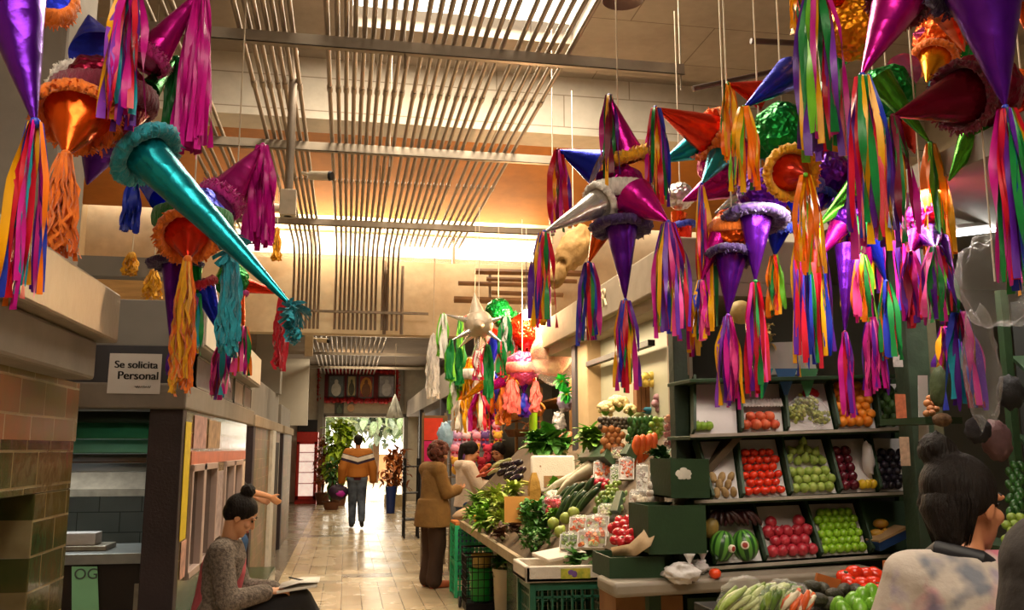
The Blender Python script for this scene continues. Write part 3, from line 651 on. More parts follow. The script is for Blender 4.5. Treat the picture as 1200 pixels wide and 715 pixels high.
pinata('green and red piñata behind the silver star with white streamers', (584, 366), 9.2, 16, 'grn', [
    C((540, 372), 'red', (['grn', 'grn', 'lim'], 458, 11, 16), (566, 372), 8, 'red', fray=True),
    C((604, 366), 'grn', (['grn', 'grn'], 430, 11, 16), (590, 370), 10, 'grn', fray=True),
    C((568, 408), 'red', (['red', 'red', 'wht', 'drk'], 470, 20, 16), (578, 386), 9),
    C((552, 420), 'sil', (['wht', 'yel', 'wht', 'yel'], 500, 22, 18), (570, 392), 8),
    C((574, 440), 'blu', (['blu', 'ora', 'pur', 'grn'], 492, 20, 16), (580, 396), 8)], 3.9, group='piñatas over the vegetable stall')
pinata('salmon pink piñata with salmon streamers beneath the red ball', (612, 432), 9.0, 20, 'pnk', [
    C((600, 446), 'ora', (['sal', 'sal'], 486, 18, 18), (606, 438), 9, 'sal', -.1, fray=True),
    C((628, 448), 'ora', (['sal', 'sal', 'pnk'], 484, 16, 18), (620, 438), 9, 'sal', -.1, fray=True),
    C((590, 456), 'gol', (['yel', 'ora'], 500, 16, 16), (602, 444), 7, 'yel', fray=True),
    C((614, 462), 'pur', (['pur', 'drk', 'blu'], 490, 12, 12), (614, 446), 7),
    C((562, 462), 'mag', (['wht', 'mag', 'yel', 'red'], 506, 26, 18), (590, 446), 7),
    C((540, 470), 'gol', (['wht', 'yel', 'wht'], 508, 18, 16), (570, 448), 6)], 3.9, body2='sal', group='piñatas over the vegetable stall')
pinata('white and yellow piñata lowest of the far cluster, over the plush toys', (556, 440), 9.3, 20, 'gol', [
    C((532, 444), 'sil', (['wht', 'wht', 'lim'], 486, 14, 14), (546, 440), 8),
    C((544, 452), 'ora', (['yel', 'wht', 'ora', 'yel'], 504, 20, 18), (550, 446), 8),
    C((572, 452), 'red', (['red', 'pnk', 'wht', 'mag'], 500, 22, 18), (566, 446), 8),
    C((586, 448), 'blu', (['pur', 'blu', 'ora', 'grn'], 488, 18, 16), (576, 442), 8)], 3.9, body2='wht', group='piñatas over the vegetable stall')
pinata('red piñata right of the silver star, by the lit bulb', (617, 388), 9.2, 22, 'red', [
    C((604, 388), 'grn', (['grn', 'red', 'wht'], 446, 12, 14), (616, 390), 8, None, fray=True),
    C((624, 400), 'red', (['red'], 430, 26, 22), (620, 396), 12, 'red', fray=True), C((652, 386), 'red', (['red', 'sal'], 432, 16, 16), (640, 386), 10, fray=True)], 3.9, group='piñatas over the vegetable stall')
c = pY(646, 416, 8.8); r = thing('hanging_ball_in_plastic', c, 'big pink and gold ball wrapped in clear plastic beside the canopy beam', 'ball')
obj('paper_ball', MB().ball(c, msz(24, c), None, 24, 16, 0, .12, 5, 2), M('salmon_paper', '#e58a6c', .6, 0, .35, 9, .6, 50, col2='#f0c49a'), r)
obj('plastic_wrapper', MB().ball(c+V((.04, 0, -.02)), (msz(29, c), msz(27, c), msz(33, c)), None, 24, 16, 0, .12, 3, 5), film('clear_film'), r)
obj('hanging_string', MB().tube([c, (c.x, c.y, 3.9)], .004, 6), M('string', '#cfc3ac', .8), r)
p = pY(508, 392, 10.5); r = thing('hanging_paper_tassel', p, 'white paper tassel hanging left of the silver star piñata', 'tassel')
tassel(r, p, msz(76, p), msz(15, p), ['wht'], 30, msz(4, p), True, 'streamers'); obj('hanging_string', MB().tube([p, p+V((0, 0, 1.0))], .004, 6), M('string', '#cfc3ac', .8), r)
# rods that carry the right-hand row
for lab, a, b_, Y in (('dark wooden rod slung across above the blue cone', (812, 104), (905, 84), 4.8), ('dark wooden rod over the right-hand row, close under the ceiling', (880, 48), (1000, 54), 4.4)):
    A, B = pY(*a, Y), pY(*b_, Y)
    r = tag(obj('hanging_rod', MB().tube([A, B], .017, 10), M('dark_rod', '#3a2418', .5, 0, .2, 8)), lab, 'rod')
# ------------------------------------------------------------------ produce
def skin(name, c, c2=None, rough=.35, var=.2, scale=14, bump=.08, bs=60, stretch=None): return M('skin_'+name, c, rough, 0, var, scale, bump, bs, stretch, c2)
DKG = M('dark_green_board', '#1f3a1c', .55, 0, .2, 6, .1, 40); PAPER = M('white_lining_paper', '#cfc9c6', .7, 0, .06, 5, .15, 25)
def Yf(px): return 4.4 + (px-812)*.0011
def RP(px, py, d=0.): return pY(px, py, Yf(px)+d)
BD = .2
def BP(bin_, s, t, off=0.):          # point on a tilted bin, s across, t up, off out of its face
    bl, br, tr, tl = bin_
    b = RP(bl[0]+(br[0]-bl[0])*s, bl[1]+(br[1]-bl[1])*s); u = RP(tl[0]+(tr[0]-tl[0])*s, tl[1]+(tr[1]-tl[1])*s, BD)
    n = V((0, -(u.z-b.z), BD)).normalized()
    return b.lerp(u, t) + n*off
BINS = dict(
    A1=((812, 509), (864, 508), (861, 450), (811, 447)), A2=((867, 507), (918, 506), (912, 450), (862, 450)), A3=((922, 505), (977, 503), (965, 450), (916, 450)),
    A4=((980, 503), (1026, 502), (1018, 450), (968, 450)), A5=((1029, 502), (1060, 500), (1056, 450), (1021, 450)),
    B1=((833, 586), (866, 584), (857, 517), (813, 518)), B2=((870, 584), (922, 581), (908, 515), (859, 516)), B3=((926, 581), (980, 578), (962, 515), (912, 516)),
    B4=((984, 578), (1026, 576), (1012, 514), (966, 515)), B5=((1030, 576), (1062, 575), (1062, 514), (1016, 514)),
    C1=((838, 661), (893, 657), (876, 597), (826, 598)), C2=((897, 657), (957, 653), (936, 592), (886, 594)), C3=((960, 652), (1017, 648), (999, 590), (948, 591)),
    C4=((1021, 647), (1064, 644), (1064, 587), (1008, 588)))
rack = thing('fruit_rack', RP(935, 690), 'dark green tiered wooden fruit rack between the two green posts', 'rack')
def slab(A, B, back, th, up=V((0, 0, 1))):      # board from A to B, pushed back, with thickness
    k = V((0, back, 0)); u = up*th
    return MB().loft([[A, A+k, A+k+u, A+u], [B, B+k, B+k+u, B+u]], 0, True)
for nm, l, r in (('A', (808, 513), (1064, 504)), ('B', (812, 590), (1066, 579)), ('C', (826, 668), (1066, 651)), ('T', (808, 446), (1064, 440))):
    A, B = RP(*l), RP(*r); obj('shelf', slab(A-V((0, .01, .012)), B-V((0, .01, .012)), .34, .02), DKG, rack, smooth=False, bevel=.003)
    if nm != 'T': obj('price_lip', slab(A-V((0, .022, .0)), B-V((0, .022, 0)), .012, .016), M('pale_lip', '#a59b8c', .6, 0, .12, 10), rack, smooth=False)
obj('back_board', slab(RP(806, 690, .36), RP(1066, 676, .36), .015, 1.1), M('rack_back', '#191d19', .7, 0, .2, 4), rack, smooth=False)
for k, bn in BINS.items():
    q = [BP(bn, s, t, .0) for s, t in ((0, 0), (1, 0), (1, 1), (0, 1))]
    n = (q[1]-q[0]).cross(q[3]-q[0]).normalized()
    obj('lining_paper' if k != 'C4' else 'bin_floor', MB().prism(q, n, -.004), PAPER if k != 'C4' else DKG, rack, smooth=False)
    e = [BP(bn, 1.035, 0, -.01), BP(bn, 1.035, 0, .045), BP(bn, 1.035, 1, .06), BP(bn, 1.035, 1, -.01)]
    obj('divider', MB().prism(e, (1, 0, 0), .016), DKG, rack, smooth=False, bevel=.002)
for k in ('A1', 'B1', 'C1'):
    bn = BINS[k]; e = [BP(bn, -.04, 0, -.01), BP(bn, -.04, 0, .045), BP(bn, -.04, 1, .06), BP(bn, -.04, 1, -.01)]
    obj('divider', MB().prism(e, (1, 0, 0), .016), DKG, rack, smooth=False, bevel=.002)
for px, py0, py1 in ((810, 440, 700), (1062, 440, 690)):
    a = RP(px, py1, .33); b = RP(px, py0, .33); obj('upright', MB().span(a.x-.02, a.x+.02, a.y-.02, a.y+.02, .35, b.z), DKG, rack, smooth=False)
def fruit_mb(r, kind):
    mb = MB()
    if kind == 'apple': mb.ball((0, 0, 0), r, None, 16, 12, 0, .05, 2, 1, lambda d: 1-.16*max(0, d.z)**6-.08*max(0, -d.z)**6); mb.tube([(0, 0, r*.78), (.1*r, 0, r*1.15)], r*.07, 5, 1)
    elif kind == 'pear': mb.lathe([(.02*r, -r*.95), (.55*r, -r*.88), (.92*r, -r*.45), (r*.95, -.1*r), (.75*r, .4*r), (.42*r, .85*r), (.3*r, 1.15*r), (.03*r, 1.3*r)], n=14); mb.tube([(0, 0, r*1.25), (.1*r, 0, r*1.5)], r*.07, 5, 1)
    elif kind == 'pome': mb.ball((0, 0, 0), r, None, 16, 12, 0, .07, 2.5, 2); mb.lathe([(.12*r, r*.85), (.22*r, r*1.0), (.34*r, r*1.25), (.2*r, r*1.05)], n=8, mi=1)
    elif kind == 'long': mb.ball((0, 0, 0), (r*.8, r*.8, r*1.25), None, 14, 10, 0, .05, 2, 3)
    elif kind == 'tomato': mb.ball((0, 0, 0), (r, r, r*.86), None, 16, 12, 0, 0, 1, 0, lambda d: 1+.03*math.cos(5*math.atan2(d.y, d.x))*(1-abs(d.z))-.12*max(0, d.z)**8); mb.lathe([(.02*r, r*.74), (.3*r, r*.8), (.02*r, r*.8)], n=5, mi=1)
    else: mb.ball((0, 0, 0), r, None, 16, 12, 0, .04, 2.2, 4)
    return mb
STEM = M('stem', '#4d4a22', .7)
def fruits(name, kind, label, cat, group, pts, r, mat, rr=.1, stem=STEM, lay=None):
    """pts: world points; one mesh, copied"""
    first = None
    for p in pts:
        rot = Euler((jit(.5) if lay is None else lay[0]+jit(.25), jit(.5), RN.uniform(0, 6.28)), 'XYZ'); s = RN.uniform(1-rr, 1+rr*.6)
        if first is None:
            o = first = obj(name, fruit_mb(r, kind), [mat, stem], None, origin=(0, 0, 0), sharp=180); o.location = p; o.rotation_euler = rot; o.scale = (s,)*3; tag(o, label, cat, group)
        else: copyof(first, p, rot, scale=s)
def fill(bn, rpx, top=.9, s0=.0, s1=1., stag=True, drop=0.):
    b = BINS[bn]; L = (RP(*b[1])-RP(*b[0])).length; Hh = (BP(b, 0, 1)-BP(b, 0, 0)).length; r = msz(rpx, BP(b, .5, .5)); out = []
    rows = max(1, int(Hh*top/(1.85*r))); 
    for i in range(rows):
        n = max(1, int((L*(s1-s0)-(r if i % 2 and stag else 0))/(2.05*r)))
        for j in range(n):
            s = s0 + ((j+.55+(.5 if i % 2 and stag else 0))*2.05*r)/L
            if drop and i > rows*.5 and RN.random() < drop: continue
            out.append(BP(b, s+jit(.008), (r*1.02+i*1.8*r)/Hh, r*.98))
    return out, r
GA = skin('green_apple', '#7fae2c', '#9cc04a'); PCH = skin('peach', '#d2452c', '#e8764a', .5); ORG = skin('orange', '#f08410', '#f59a2a', .45, .1, 10, .15, 140)
AVO = skin('hass_mix', '#26401a', '#446a24', .5, .3, 10, .2, 90); KIW = skin('tan_fruit', '#9a7a4c', '#b09060', .75); TOM = skin('tomato', '#d8260f', '#e8401c', .22)
PEA = skin('pear', '#8aa63a', '#a6b85a', .45, .2, 9); PLM = skin('plum', '#4a0f1c', '#6a1a2a', .25); YEL = skin('yellow', '#e8bc10', '#f0cc30', .4); BPL = skin('black_plum', '#1a1622', '#2c2436', .35)
POM = skin('pomegranate', '#a8182c', '#c8404a', .35, .2, 7); LIM = skin('lime', '#7cae1c', '#93c02c', .3, .15, 12, .1, 120); MAN = skin('mango', '#c89a1c', '#b0762c', .4)
fruits('green_apple', 'apple', 'small green apple in the nearly empty upper left bin', 'apple', 'green apples in the top row', [BP(BINS['A1'], s, .1, .024) for s in (.07, .2, .33)], .026, GA)
pts, r = fill('A2', 6.4, .42); fruits('peach', 'apple', 'red and orange peach in the top-row bin with pleated white paper', 'peach', 'peaches in the top row', pts[:7], r, PCH)
pts, r = fill('A4', 5.9, .98); fruits('orange', 'ball', 'bright orange in the heaped bin of the top row', 'orange', 'oranges in the top row', pts, r, ORG, .08)
pts, r = fill('A5', 6.2, .88); fruits('avocado', 'long', 'green avocado in the last bin of the top row', 'avocado', 'green avocados in the top row', pts, r, AVO, .1)
pts, r = fill('B1', 5.4, .5, .05, .98); fruits('kiwi', 'long', 'brown kiwi in the narrow bin beside the tomatoes', 'kiwi', 'kiwis in the middle row', pts, r, KIW)
pts, r = fill('B2', 5.6, .86, 0, 1, True, .1); fruits('tomato', 'tomato', 'red tomato in the middle-row bin', 'tomato', 'tomatoes in the middle row', pts, r, TOM)
pts, r = fill('B3', 5.8, .5); fruits('guava', 'ball', 'round pale green guava at the front of the pear bin', 'guava', 'guavas in the middle row', pts, r, PEA)
b = BINS['B3']; fruits('pear', 'pear', 'green pear piled behind the round guavas', 'pear', 'pears in the middle row', [BP(b, s, t, .03) for s, t in ((.08, .6), (.28, .56), (.46, .6), (.64, .56), (.82, .55), (.2, .74), (.38, .76), (.56, .75), (.72, .7), (.5, .9))], r*1.02, PEA, .1, STEM, (.5,))
pts, r = fill('B4', 6.2, .84, .0, .5, False); fruits('plum', 'ball', 'dark red plum stacked in two columns', 'plum', 'red plums in the middle row', pts, r, PLM, .05)
fruits('yellow_fruit', 'ball', 'small yellow fruit beside the red plums', 'fruit', 'yellow fruits in the middle row', [BP(BINS['B4'], s, .1, .024) for s in (.62, .76, .9)], .026, YEL)
pts, r = fill('B5', 4.9, .82, 0, 1, True); fruits('black_plum', 'ball', 'near-black plum heaped next to the green post', 'plum', 'black plums in the middle row', pts, r, BPL)
pts, r = fill('C2', 7.0, .86, 0, 1, True, .05); fruits('pomegranate', 'pome', 'red pomegranate in the bottom-row bin between watermelons and limes', 'pomegranate', 'pomegranates in the bottom row', pts, r, POM, .1, POM, (1.1,))
pts, r = fill('C3', 5.3, .97); fruits('lime', 'ball', 'bright green lime stacked in the bottom-row bin', 'lime', 'limes in the bottom row', pts, r, LIM, .06)
fruits('mango', 'long', 'yellow mango in the dark bin right of the limes', 'mango', 'mangoes in the bottom row', [BP(BINS['C4'], s, t, .03) for s, t in ((.18, .28), (.4, .3), (.3, .48))], .034, MAN, .1, STEM, (1.5,))
# watermelons with a hole cut in the rind
def melon(px, py, rx, ry, rz, plug, lab):
    p = RP(px, py, .0) + V((0, -.0, 0)); a = msz(rx, p); h = msz(ry, p)
    m, t, bb = nt('watermelon_rind') if 'melon' not in MATS else (MATS['melon'], None, None)
    if t:
        tc = t.nodes.new('ShaderNodeTexCoord'); wv = N(t, 'ShaderNodeTexWave', Scale=1.7, Distortion=3.5, Detail=3.); wv.bands_direction = 'X'
        sp = t.nodes.new('ShaderNodeSeparateXYZ'); t.links.new(tc.outputs['Object'], sp.inputs[0])
        at = t.nodes.new('ShaderNodeMath'); at.operation = 'ARCTAN2'; t.links.new(sp.outputs[1], at.inputs[0]); t.links.new(sp.outputs[0], at.inputs[1])
        cb = t.nodes.new('ShaderNodeCombineXYZ'); ml = t.nodes.new('ShaderNodeMath'); ml.operation = 'MULTIPLY'; ml.inputs[1].default_value = .28; t.links.new(at.outputs[0], ml.inputs[0]); t.links.new(ml.outputs[0], cb.inputs[0]); t.links.new(sp.outputs[2], cb.inputs[2])
        t.links.new(cb.outputs[0], wv.inputs['Vector']); t.links.new(ramp(t, wv.outputs['Fac'], [(.3, rgb('#1f4a1c')), (.62, rgb('#5f9a3a'))]), bb.inputs['Base Color']); bb.inputs['Roughness'].default_value = .3; MATS['melon'] = m
    r = thing('watermelon', p, lab, 'watermelon'); rot = Euler((0, rz, 0)).to_matrix()
    o = obj('rind', MB().ball((0, 0, 0), (a, a, h), None, 28, 20), m, r, local=True, sharp=180); o.rotation_euler = (0, rz, 0)
    d = V((plug[0], -1, plug[1])).normalized(); q = p + V((d.x*a, d.y*a, d.z*h))*.97; dd, u, w_ = frame_of(d)
    ring = lambda k, z: [q + dd*z + (u*math.cos(2*PI*i/14)+w_*math.sin(2*PI*i/14))*k*a for i in range(14)]
    pl = obj('cut_window', MB().loft([ring(.32, -.02), ring(.32, .012), ring(.25, .016)], 0), M('white_rind', '#e6dcc2', .5), r, sharp=30)
    obj('red_flesh', MB().loft([ring(.2, 0), ring(.2, .017), ring(.12, .019)], 0), M('melon_flesh', '#a03a2c', .4), pl, sharp=30)
melon(846, 640, 14.5, 18, .22, (.45, -.1), 'green striped watermelon with a cut window, left of the pair in its bin')
melon(873, 639, 15.5, 18, -.2, (-.45, .1), 'green striped watermelon with a cut window, beside the pomegranates')
p = RP(833, 619, .06); o = tag(obj('papaya', MB().ball(p, (msz(9, p), msz(9, p), msz(12, p)), Euler((.3, .2, 0)).to_matrix(), 18, 14, 0, .06, 2), skin('papaya', '#8a7434', '#a5843c', .5), sharp=180), 'brownish papaya lying behind the left watermelon', 'papaya')
for k, (px, py, lab) in enumerate(((846, 612, 'bunch of blackened bananas behind the left watermelon'), (866, 612, 'bunch of dark maroon bananas behind the right watermelon'))):
    p = RP(px, py, .1); r = thing('banana_bunch', p, lab, 'bananas')
    obj('stalk', MB().tube([p+V((0, 0, .06)), p+V((0, 0, .03))], .014, 8), STEM, r)
    for j in range(6):
        a = -1.1+j*.44; e = V((math.sin(a), -.45, 0)); pts = [p+V((0, 0, .04))+e*.115*t+V((0, 0, .03*math.sin(t*2.4)-.075*t*t)) for t in (0, .2, .45, .7, .9, 1)]
        obj('banana', MB().tube(pts, [.007, .013, .0165, .0165, .012, .005], 8), skin('dark_banana%d' % k, '#2c1214' if k == 0 else '#4a1420', '#3a1a14', .4), r, sharp=180)
# grapes
for px, py, lab in ((932, 488, 'bunch of green grapes on the left of its bin'), (958, 489, 'bunch of green grapes beside the oranges'), (944, 474, 'bunch of green grapes lying over the two others')):
    p = RP(px, py, .05 if py > 480 else .09); r = thing('grape_bunch', p, lab, 'grapes'); mb = MB()
    for j in range(60):
        d = V((RN.gauss(0, .5), RN.gauss(0, .3), RN.gauss(0, .42))); d = d if d.length < 1 else d.normalized(); mb.ball(p+V((d.x*.06, d.y*.06-.01, d.z*.06)), .0115, None, 8, 6)
    obj('berries', mb, skin('grape', '#9aa63c', '#b8bc62', .25), r, sharp=180); obj('stalk', MB().tube([p+V((0, 0, .03)), p+V((.01, 0, .07))], .003, 5), STEM, r)
bagf = film('clear_film')
p = RP(946, 484, .02); o = tag(obj('plastic_bag', MB().ball(p, (.12, .06, .09), None, 24, 14, 0, .2, 3, 7), bagf, sharp=180), 'clear plastic bag drawn over the green grapes', 'bag')
p = RP(950, 462, .14); o = tag(obj('red_packet', MB().ball(p, (.05, .03, .035), None, 16, 10, 0, .25, 3, 3), M('red_packet', '#c4182a', .35, 0, .15, 10, .4, 30), sharp=180), 'small red packet standing behind the green grapes', 'packet')
p = BP(BINS['B4'], .86, .5, .05); tag(obj('paper_scrap', MB().ball(p, (.035, .03, .1), None, 14, 12, 0, .3, 3, 9), PAPER, sharp=60), 'crumpled white paper wedged behind the yellow fruit', 'paper')
mb = MB()
for k in range(14):
    s0, s1 = k/14, (k+1)/14; b = BINS['A2']; mb.add([BP(b, s0, .42, .035), BP(b, (s0+s1)/2, .42, .05), BP(b, (s0+s1)/2, .62, .03), BP(b, s0, .62, .012)], [(0, 1, 2, 3)]); mb.add([BP(b, (s0+s1)/2, .42, .05), BP(b, s1, .42, .035), BP(b, s1, .62, .012), BP(b, (s0+s1)/2, .62, .03)], [(0, 1, 2, 3)])
tag(obj('pleated_paper', mb, PAPER, smooth=False, solid=.002), 'pleated white paper collar behind the peaches', 'paper')
p = RP(1040, 632, -.03); bx = Euler((0, -.35, .1)).to_matrix()
r = thing('blue_tray', p, 'blue cardboard tray tipped up at the right end of the bottom row', 'tray'); obj('tray_body', MB().box(p, (.2, .1, .05), bx), M('blue_card', '#1c3a6a', .5), r, smooth=False, bevel=.003); obj('tray_rim', MB().box(p+V((0, 0, .03)), (.21, .11, .012), bx), M('tan_card', '#a5845a', .7), r, smooth=False)
# --- counter plank and what lies on it
A, B = pY(716, 700, 4.2), pY(1032, 682, 4.45)
pk = thing('counter', V(((A.x+B.x)/2, 4.3, 0)), 'long grey worn counter plank below the fruit rack', 'counter')
obj('plank', slab(A-V((0, .05, 0)), B-V((0, .05, 0)), .3, .07), plaster('worn_grey_plank', 'xyz', '#8f8372', '#5c5246', .5), pk, bevel=.02)
for x in (A.x+.25, (A.x+B.x)/2, B.x-.1): obj('leg', MB().span(x-.03, x+.03, 4.3, 4.36, 0, A.z+.005), DKG, pk, smooth=False)
p = pY(838, 672, 4.25); tag(obj('tomato', fruit_mb(.03, 'tomato'), [skin('orange_tomato', '#e0481c'), STEM], origin=(0, 0, 0), sharp=180), 'single orange-red tomato alone on the grey counter plank', 'tomato').location = p
def crumple_bag(px, py, Y, rx, rz, lab, mat, cat='bag', name='plastic_bag', amp=.35, seed=1., ry=None):
    p = pY(px, py, Y); a, h = msz(rx, p), msz(rz, p)
    r = thing(name, p-V((0, 0, h)), lab, cat); obj('bag_body', MB().ball(p, (a, ry or a*.7, h), None, 28, 18, 0, amp, 3.2, seed), mat, r, sharp=180)
    k = p+V((a*.5, 0, h*.9)); obj('knot', MB().lathe([(.012, -.02), (.006, 0), (.02, .03), (.03, .045)], k, 10, wob=lambda q, z: 1+.3*math.sin(q*5)), mat, r, sharp=180); return r
WBAG = M('white_plastic', '#d6cfcb', .3, 0, .1, 8, .7, 18)
crumple_bag(798, 672, 4.2, 22, 12, 'crumpled white plastic bag on the left of the grey counter plank', WBAG, seed=3); crumple_bag(818, 664, 4.35, 12, 8, 'small crumpled white plastic bag tucked against the rack', WBAG, seed=8)
# --- boxes of dark green card at the rack's left
def card_box(x0, y0, x1, y1, Y, d, lab, mark=False, mat=None):
    A = pY(x0, y1, Y); B = pY(x1, y0, Y); r = thing('cardboard_box', V(((A.x+B.x)/2, Y, A.z)), lab, 'box'); t = .008; mt = mat or DKG
    obj('box_front', MB().span(A.x, B.x, Y-t, Y, A.z, B.z), mt, r, smooth=False); obj('box_back', MB().span(A.x, B.x, Y+d-t, Y+d, A.z, B.z), mt, r, smooth=False)
    obj('box_sides', MB().span(A.x, A.x+t, Y, Y+d, A.z, B.z).span(B.x-t, B.x, Y, Y+d, A.z, B.z).span(A.x, B.x, Y, Y+d, A.z, A.z+t), mt, r, smooth=False)
    if mark:
        mb = MB(); c = pY(*mark, Y-t-.002); s = msz(1, c)
        for dx, dz, q in ((-5, 0, 5), (0, 2.5, 5.5), (5, 0, 5), (1, -3, 4.5), (-3.5, -4, 3.5), (6, -4.5, 3)): mb.ball(c+V((dx*s, 0, dz*s)), (q*s, .002, q*s*.8), None, 12, 8, 0, .3, 4, dx)
        obj('printed_mark', mb, M('pale_print', '#cfcabc', .6), r)
    return r
card_box(786, 538, 830, 584, 4.3, .3, 'dark green cardboard box printed with a pale cauliflower-like mark', (801, 555))
card_box(760, 592, 826, 650, 4.25, .3, 'dark green cardboard box under the one with the pale mark')
card_box(714, 652, 778, 680, 4.3, .3, 'low dark green cardboard box on the plank in front of the red vegetables')
for x0, y0, x1, y1, lab, mt in ((722, 698, 800, 722, 'open brown cardboard carton under the left of the grey plank', 'k'), (806, 700, 850, 722, 'dark carton under the grey plank beside the brown one', 'd')):
    A, B = pY(x0, y1, 4.5), pY(x1, y0, 4.5); tag(obj('carton', MB().span(A.x, B.x, 4.5, 4.8, max(.0, A.z-.5), B.z), M('brown_card', '#8a5f34', .8, 0, .15, 8) if mt == 'k' else DKG, smooth=False), lab, 'carton')
# --- near heap at the bottom edge
tb = thing('produce_table', pZ(940, 760, 0) if 0 else V((1.75, 3.25, 0)), 'low table of produce along the bottom edge in front of the plank', 'table')
obj('table_top', MB().span(1.42, 2.4, 2.9, 3.62, .86, .9), BLACKM, tb, smooth=False, bevel=.004)
for x in (1.48, 2.34):
    for y in (2.96, 3.56): obj('leg', MB().span(x-.025, x+.025, y-.025, y+.025, 0, .87), WOOD, tb, smooth=False)
def near(px, py, Y=3.3): return pY(px, py, Y)
AV2 = skin('dark_avocado', '#2c2a1c', '#45402a', .55, .25, 12, .4, 70)
fruits('avocado', 'long', 'dark rough-skinned avocado in the heap at the bottom edge', 'avocado', 'dark avocados in the near heap', [near(*q) for q in ((922, 690, 3.4), (938, 692, 3.42), (951, 687, 3.4), (964, 690, 3.4), (978, 697, 3.25), (990, 691, 3.35), (1004, 692, 3.3), (958, 703, 3.2), (944, 706, 3.3), (930, 700, 3.4), (972, 708, 3.2), (1012, 688, 3.42))], .036, AV2, .15, STEM, (1.4,))
fruits('green_avocado', 'long', 'smooth bright green fruit at the front of the near heap', 'fruit', 'green fruits in the near heap', [near(*q) for q in ((982, 712, 3.1), (998, 706, 3.1), (1010, 702, 3.1), (1022, 698, 3.15), (1008, 714, 3.05), (1022, 712, 3.05), (990, 718, 3.0), (1032, 706, 3.1))], .036, skin('green_fruit', '#5f9a1c', '#7fb83a', .3), .1)
fruits('tomato', 'tomato', 'ripe red tomato in the near heap beside the woman in the tie-dye shirt', 'tomato', 'tomatoes in the near heap', [near(*q) for q in ((990, 677, 3.5), (1001, 672, 3.5), (1014, 674, 3.5), (1026, 674, 3.5), (996, 684, 3.42), (1010, 685, 3.4), (1024, 684, 3.4), (1018, 694, 3.35), (1030, 692, 3.3))], .038, TOM, .1)
p = near(974, 684, 3.48); r = thing('wooden_crate', p-V((0, 0, .05)), 'orange wooden crate side by the near tomatoes', 'crate'); obj('crate_slat', MB().box(p, (.14, .015, .05), Euler((0, .28, 0)).to_matrix()), M('orange_wood', '#b0632a', .6, 0, .2, 10), r, smooth=False); obj('crate_slat', MB().box(p+V((.32, .05, .02)), (.02, .14, .1)), M('orange_wood', '#b0632a', .6), r, smooth=False)
# bags of vegetables at the bottom edge
def stick_bag(px, py, Y, wpx, hpx, cols, lab, n=16, lean=.5, name='bagged_vegetables', cat='bag of vegetables', rad=.012):
    p = pY(px, py, Y); a, h = msz(wpx, p)/2, msz(hpx, p)/2; r = thing(name, p-V((0, 0, h)), lab, cat); 
    for ci, c in enumerate(cols):
        mb = MB()
        for k in range(n):
            x = jit(a*.78); y = jit(a*.4); z = jit(h*.3); e = V((math.sin(lean)+jit(.25), jit(.3), math.cos(lean))).normalized(); L = h*RN.uniform(.5, .8)
            q = p+V((x, y, z)); mb.tube([q-e*L, q-e*L*.3+V((0, 0, .004)), q+e*L*.4, q+e*L], [rad*.5, rad, rad, rad*.5], 7)
        obj('contents', mb, c, r, sharp=180)
    obj('plastic_wrapper', MB().ball(p, (a, a*.55, h), None, 26, 16, 0, .18, 3, RN.uniform(0, 40)), bagf, r, sharp=180); return r
GRN1, GRN2, GRN3 = skin('leek_green', '#6f8f2c', '#a5b85a', .4), skin('bean_green', '#4a6a1c', '#6f8f34', .4), skin('pale_green', '#b8c47a', '#d2d8a5', .45)
CAR, RAD, DAI = skin('carrot', '#e0541c', '#e8742c', .45), skin('radish', '#b8142a', '#d83a4a', .35), skin('white_root', '#d8cba8', '#e6dcc2', .5)
stick_bag(872, 704, 3.1, 62, 56, [GRN1, GRN3], 'clear bag of pale green stalks at the bottom edge, nearest bag on the left', 14, .9)
stick_bag(908, 706, 3.05, 40, 40, [GRN1, GRN2], 'clear bag of green pods beside the pale stalks', 14, .3); stick_bag(936, 706, 3.0, 36, 40, [CAR, DAI], 'clear bag of orange carrots at the bottom edge', 10, .6)
stick_bag(916, 692, 3.35, 44, 26, [GRN2, GRN3], 'flat clear bag of green beans behind the bagged carrots', 12, 1.2)
# ------------------------------------------------------------------ vegetable stand along the aisle
def pP(px, py, off=0.):              # on the stand's sloping face z = x - 0.4
    d = ray(px, py); k = (CAM.x-.4-CAM.z)/(d.z-d.x); return CAM + d*k + V((-.707, 0, .707))*off
st = thing('vegetable_stand', (1.6, 7.4, 0), 'sloping vegetable stand with green tiled base along the right of the aisle', 'stand')
BDW = M('worn_board', '#5c4a34', .7, 0, .25, 6, .1, 30)
obj('sloping_board', MB().prism([(1.2, 5.56, .74), (2.09, 5.56, 1.63), (2.09, 5.56, 1.57), (1.26, 5.56, .74)], (0, 1, 0), 4.74), BDW, st, smooth=False)
obj('near_board', MB().prism([(1.42, 4.5, .98), (2.09, 4.5, 1.65), (2.09, 4.5, 1.6), (1.46, 4.5, .96)], (0, 1, 0), 1.06), BDW, st, smooth=False)
obj('front_edge', MB().span(1.17, 1.21, 5.6, 9.35, .72, .79), M('worn_edge', '#9a8a6c', .6, 0, .2, 8), st, smooth=False, bevel=.004)
obj('tiled_base', MB().span(1.42, 1.98, 7.15, 8.0, 0, .86), DGREENX, st, smooth=False); obj('tiled_base', MB().span(1.5, 1.98, 8.0, 9.3, 0, .86), DGREENX, st, smooth=False)
obj('rear_support', MB().span(1.9, 1.98, 4.8, 7.2, 0, 1.42), DKG, st, smooth=False); obj('near_support', MB().span(1.6, 1.98, 4.72, 4.78, .0, 1.1), DKG, st, smooth=False)
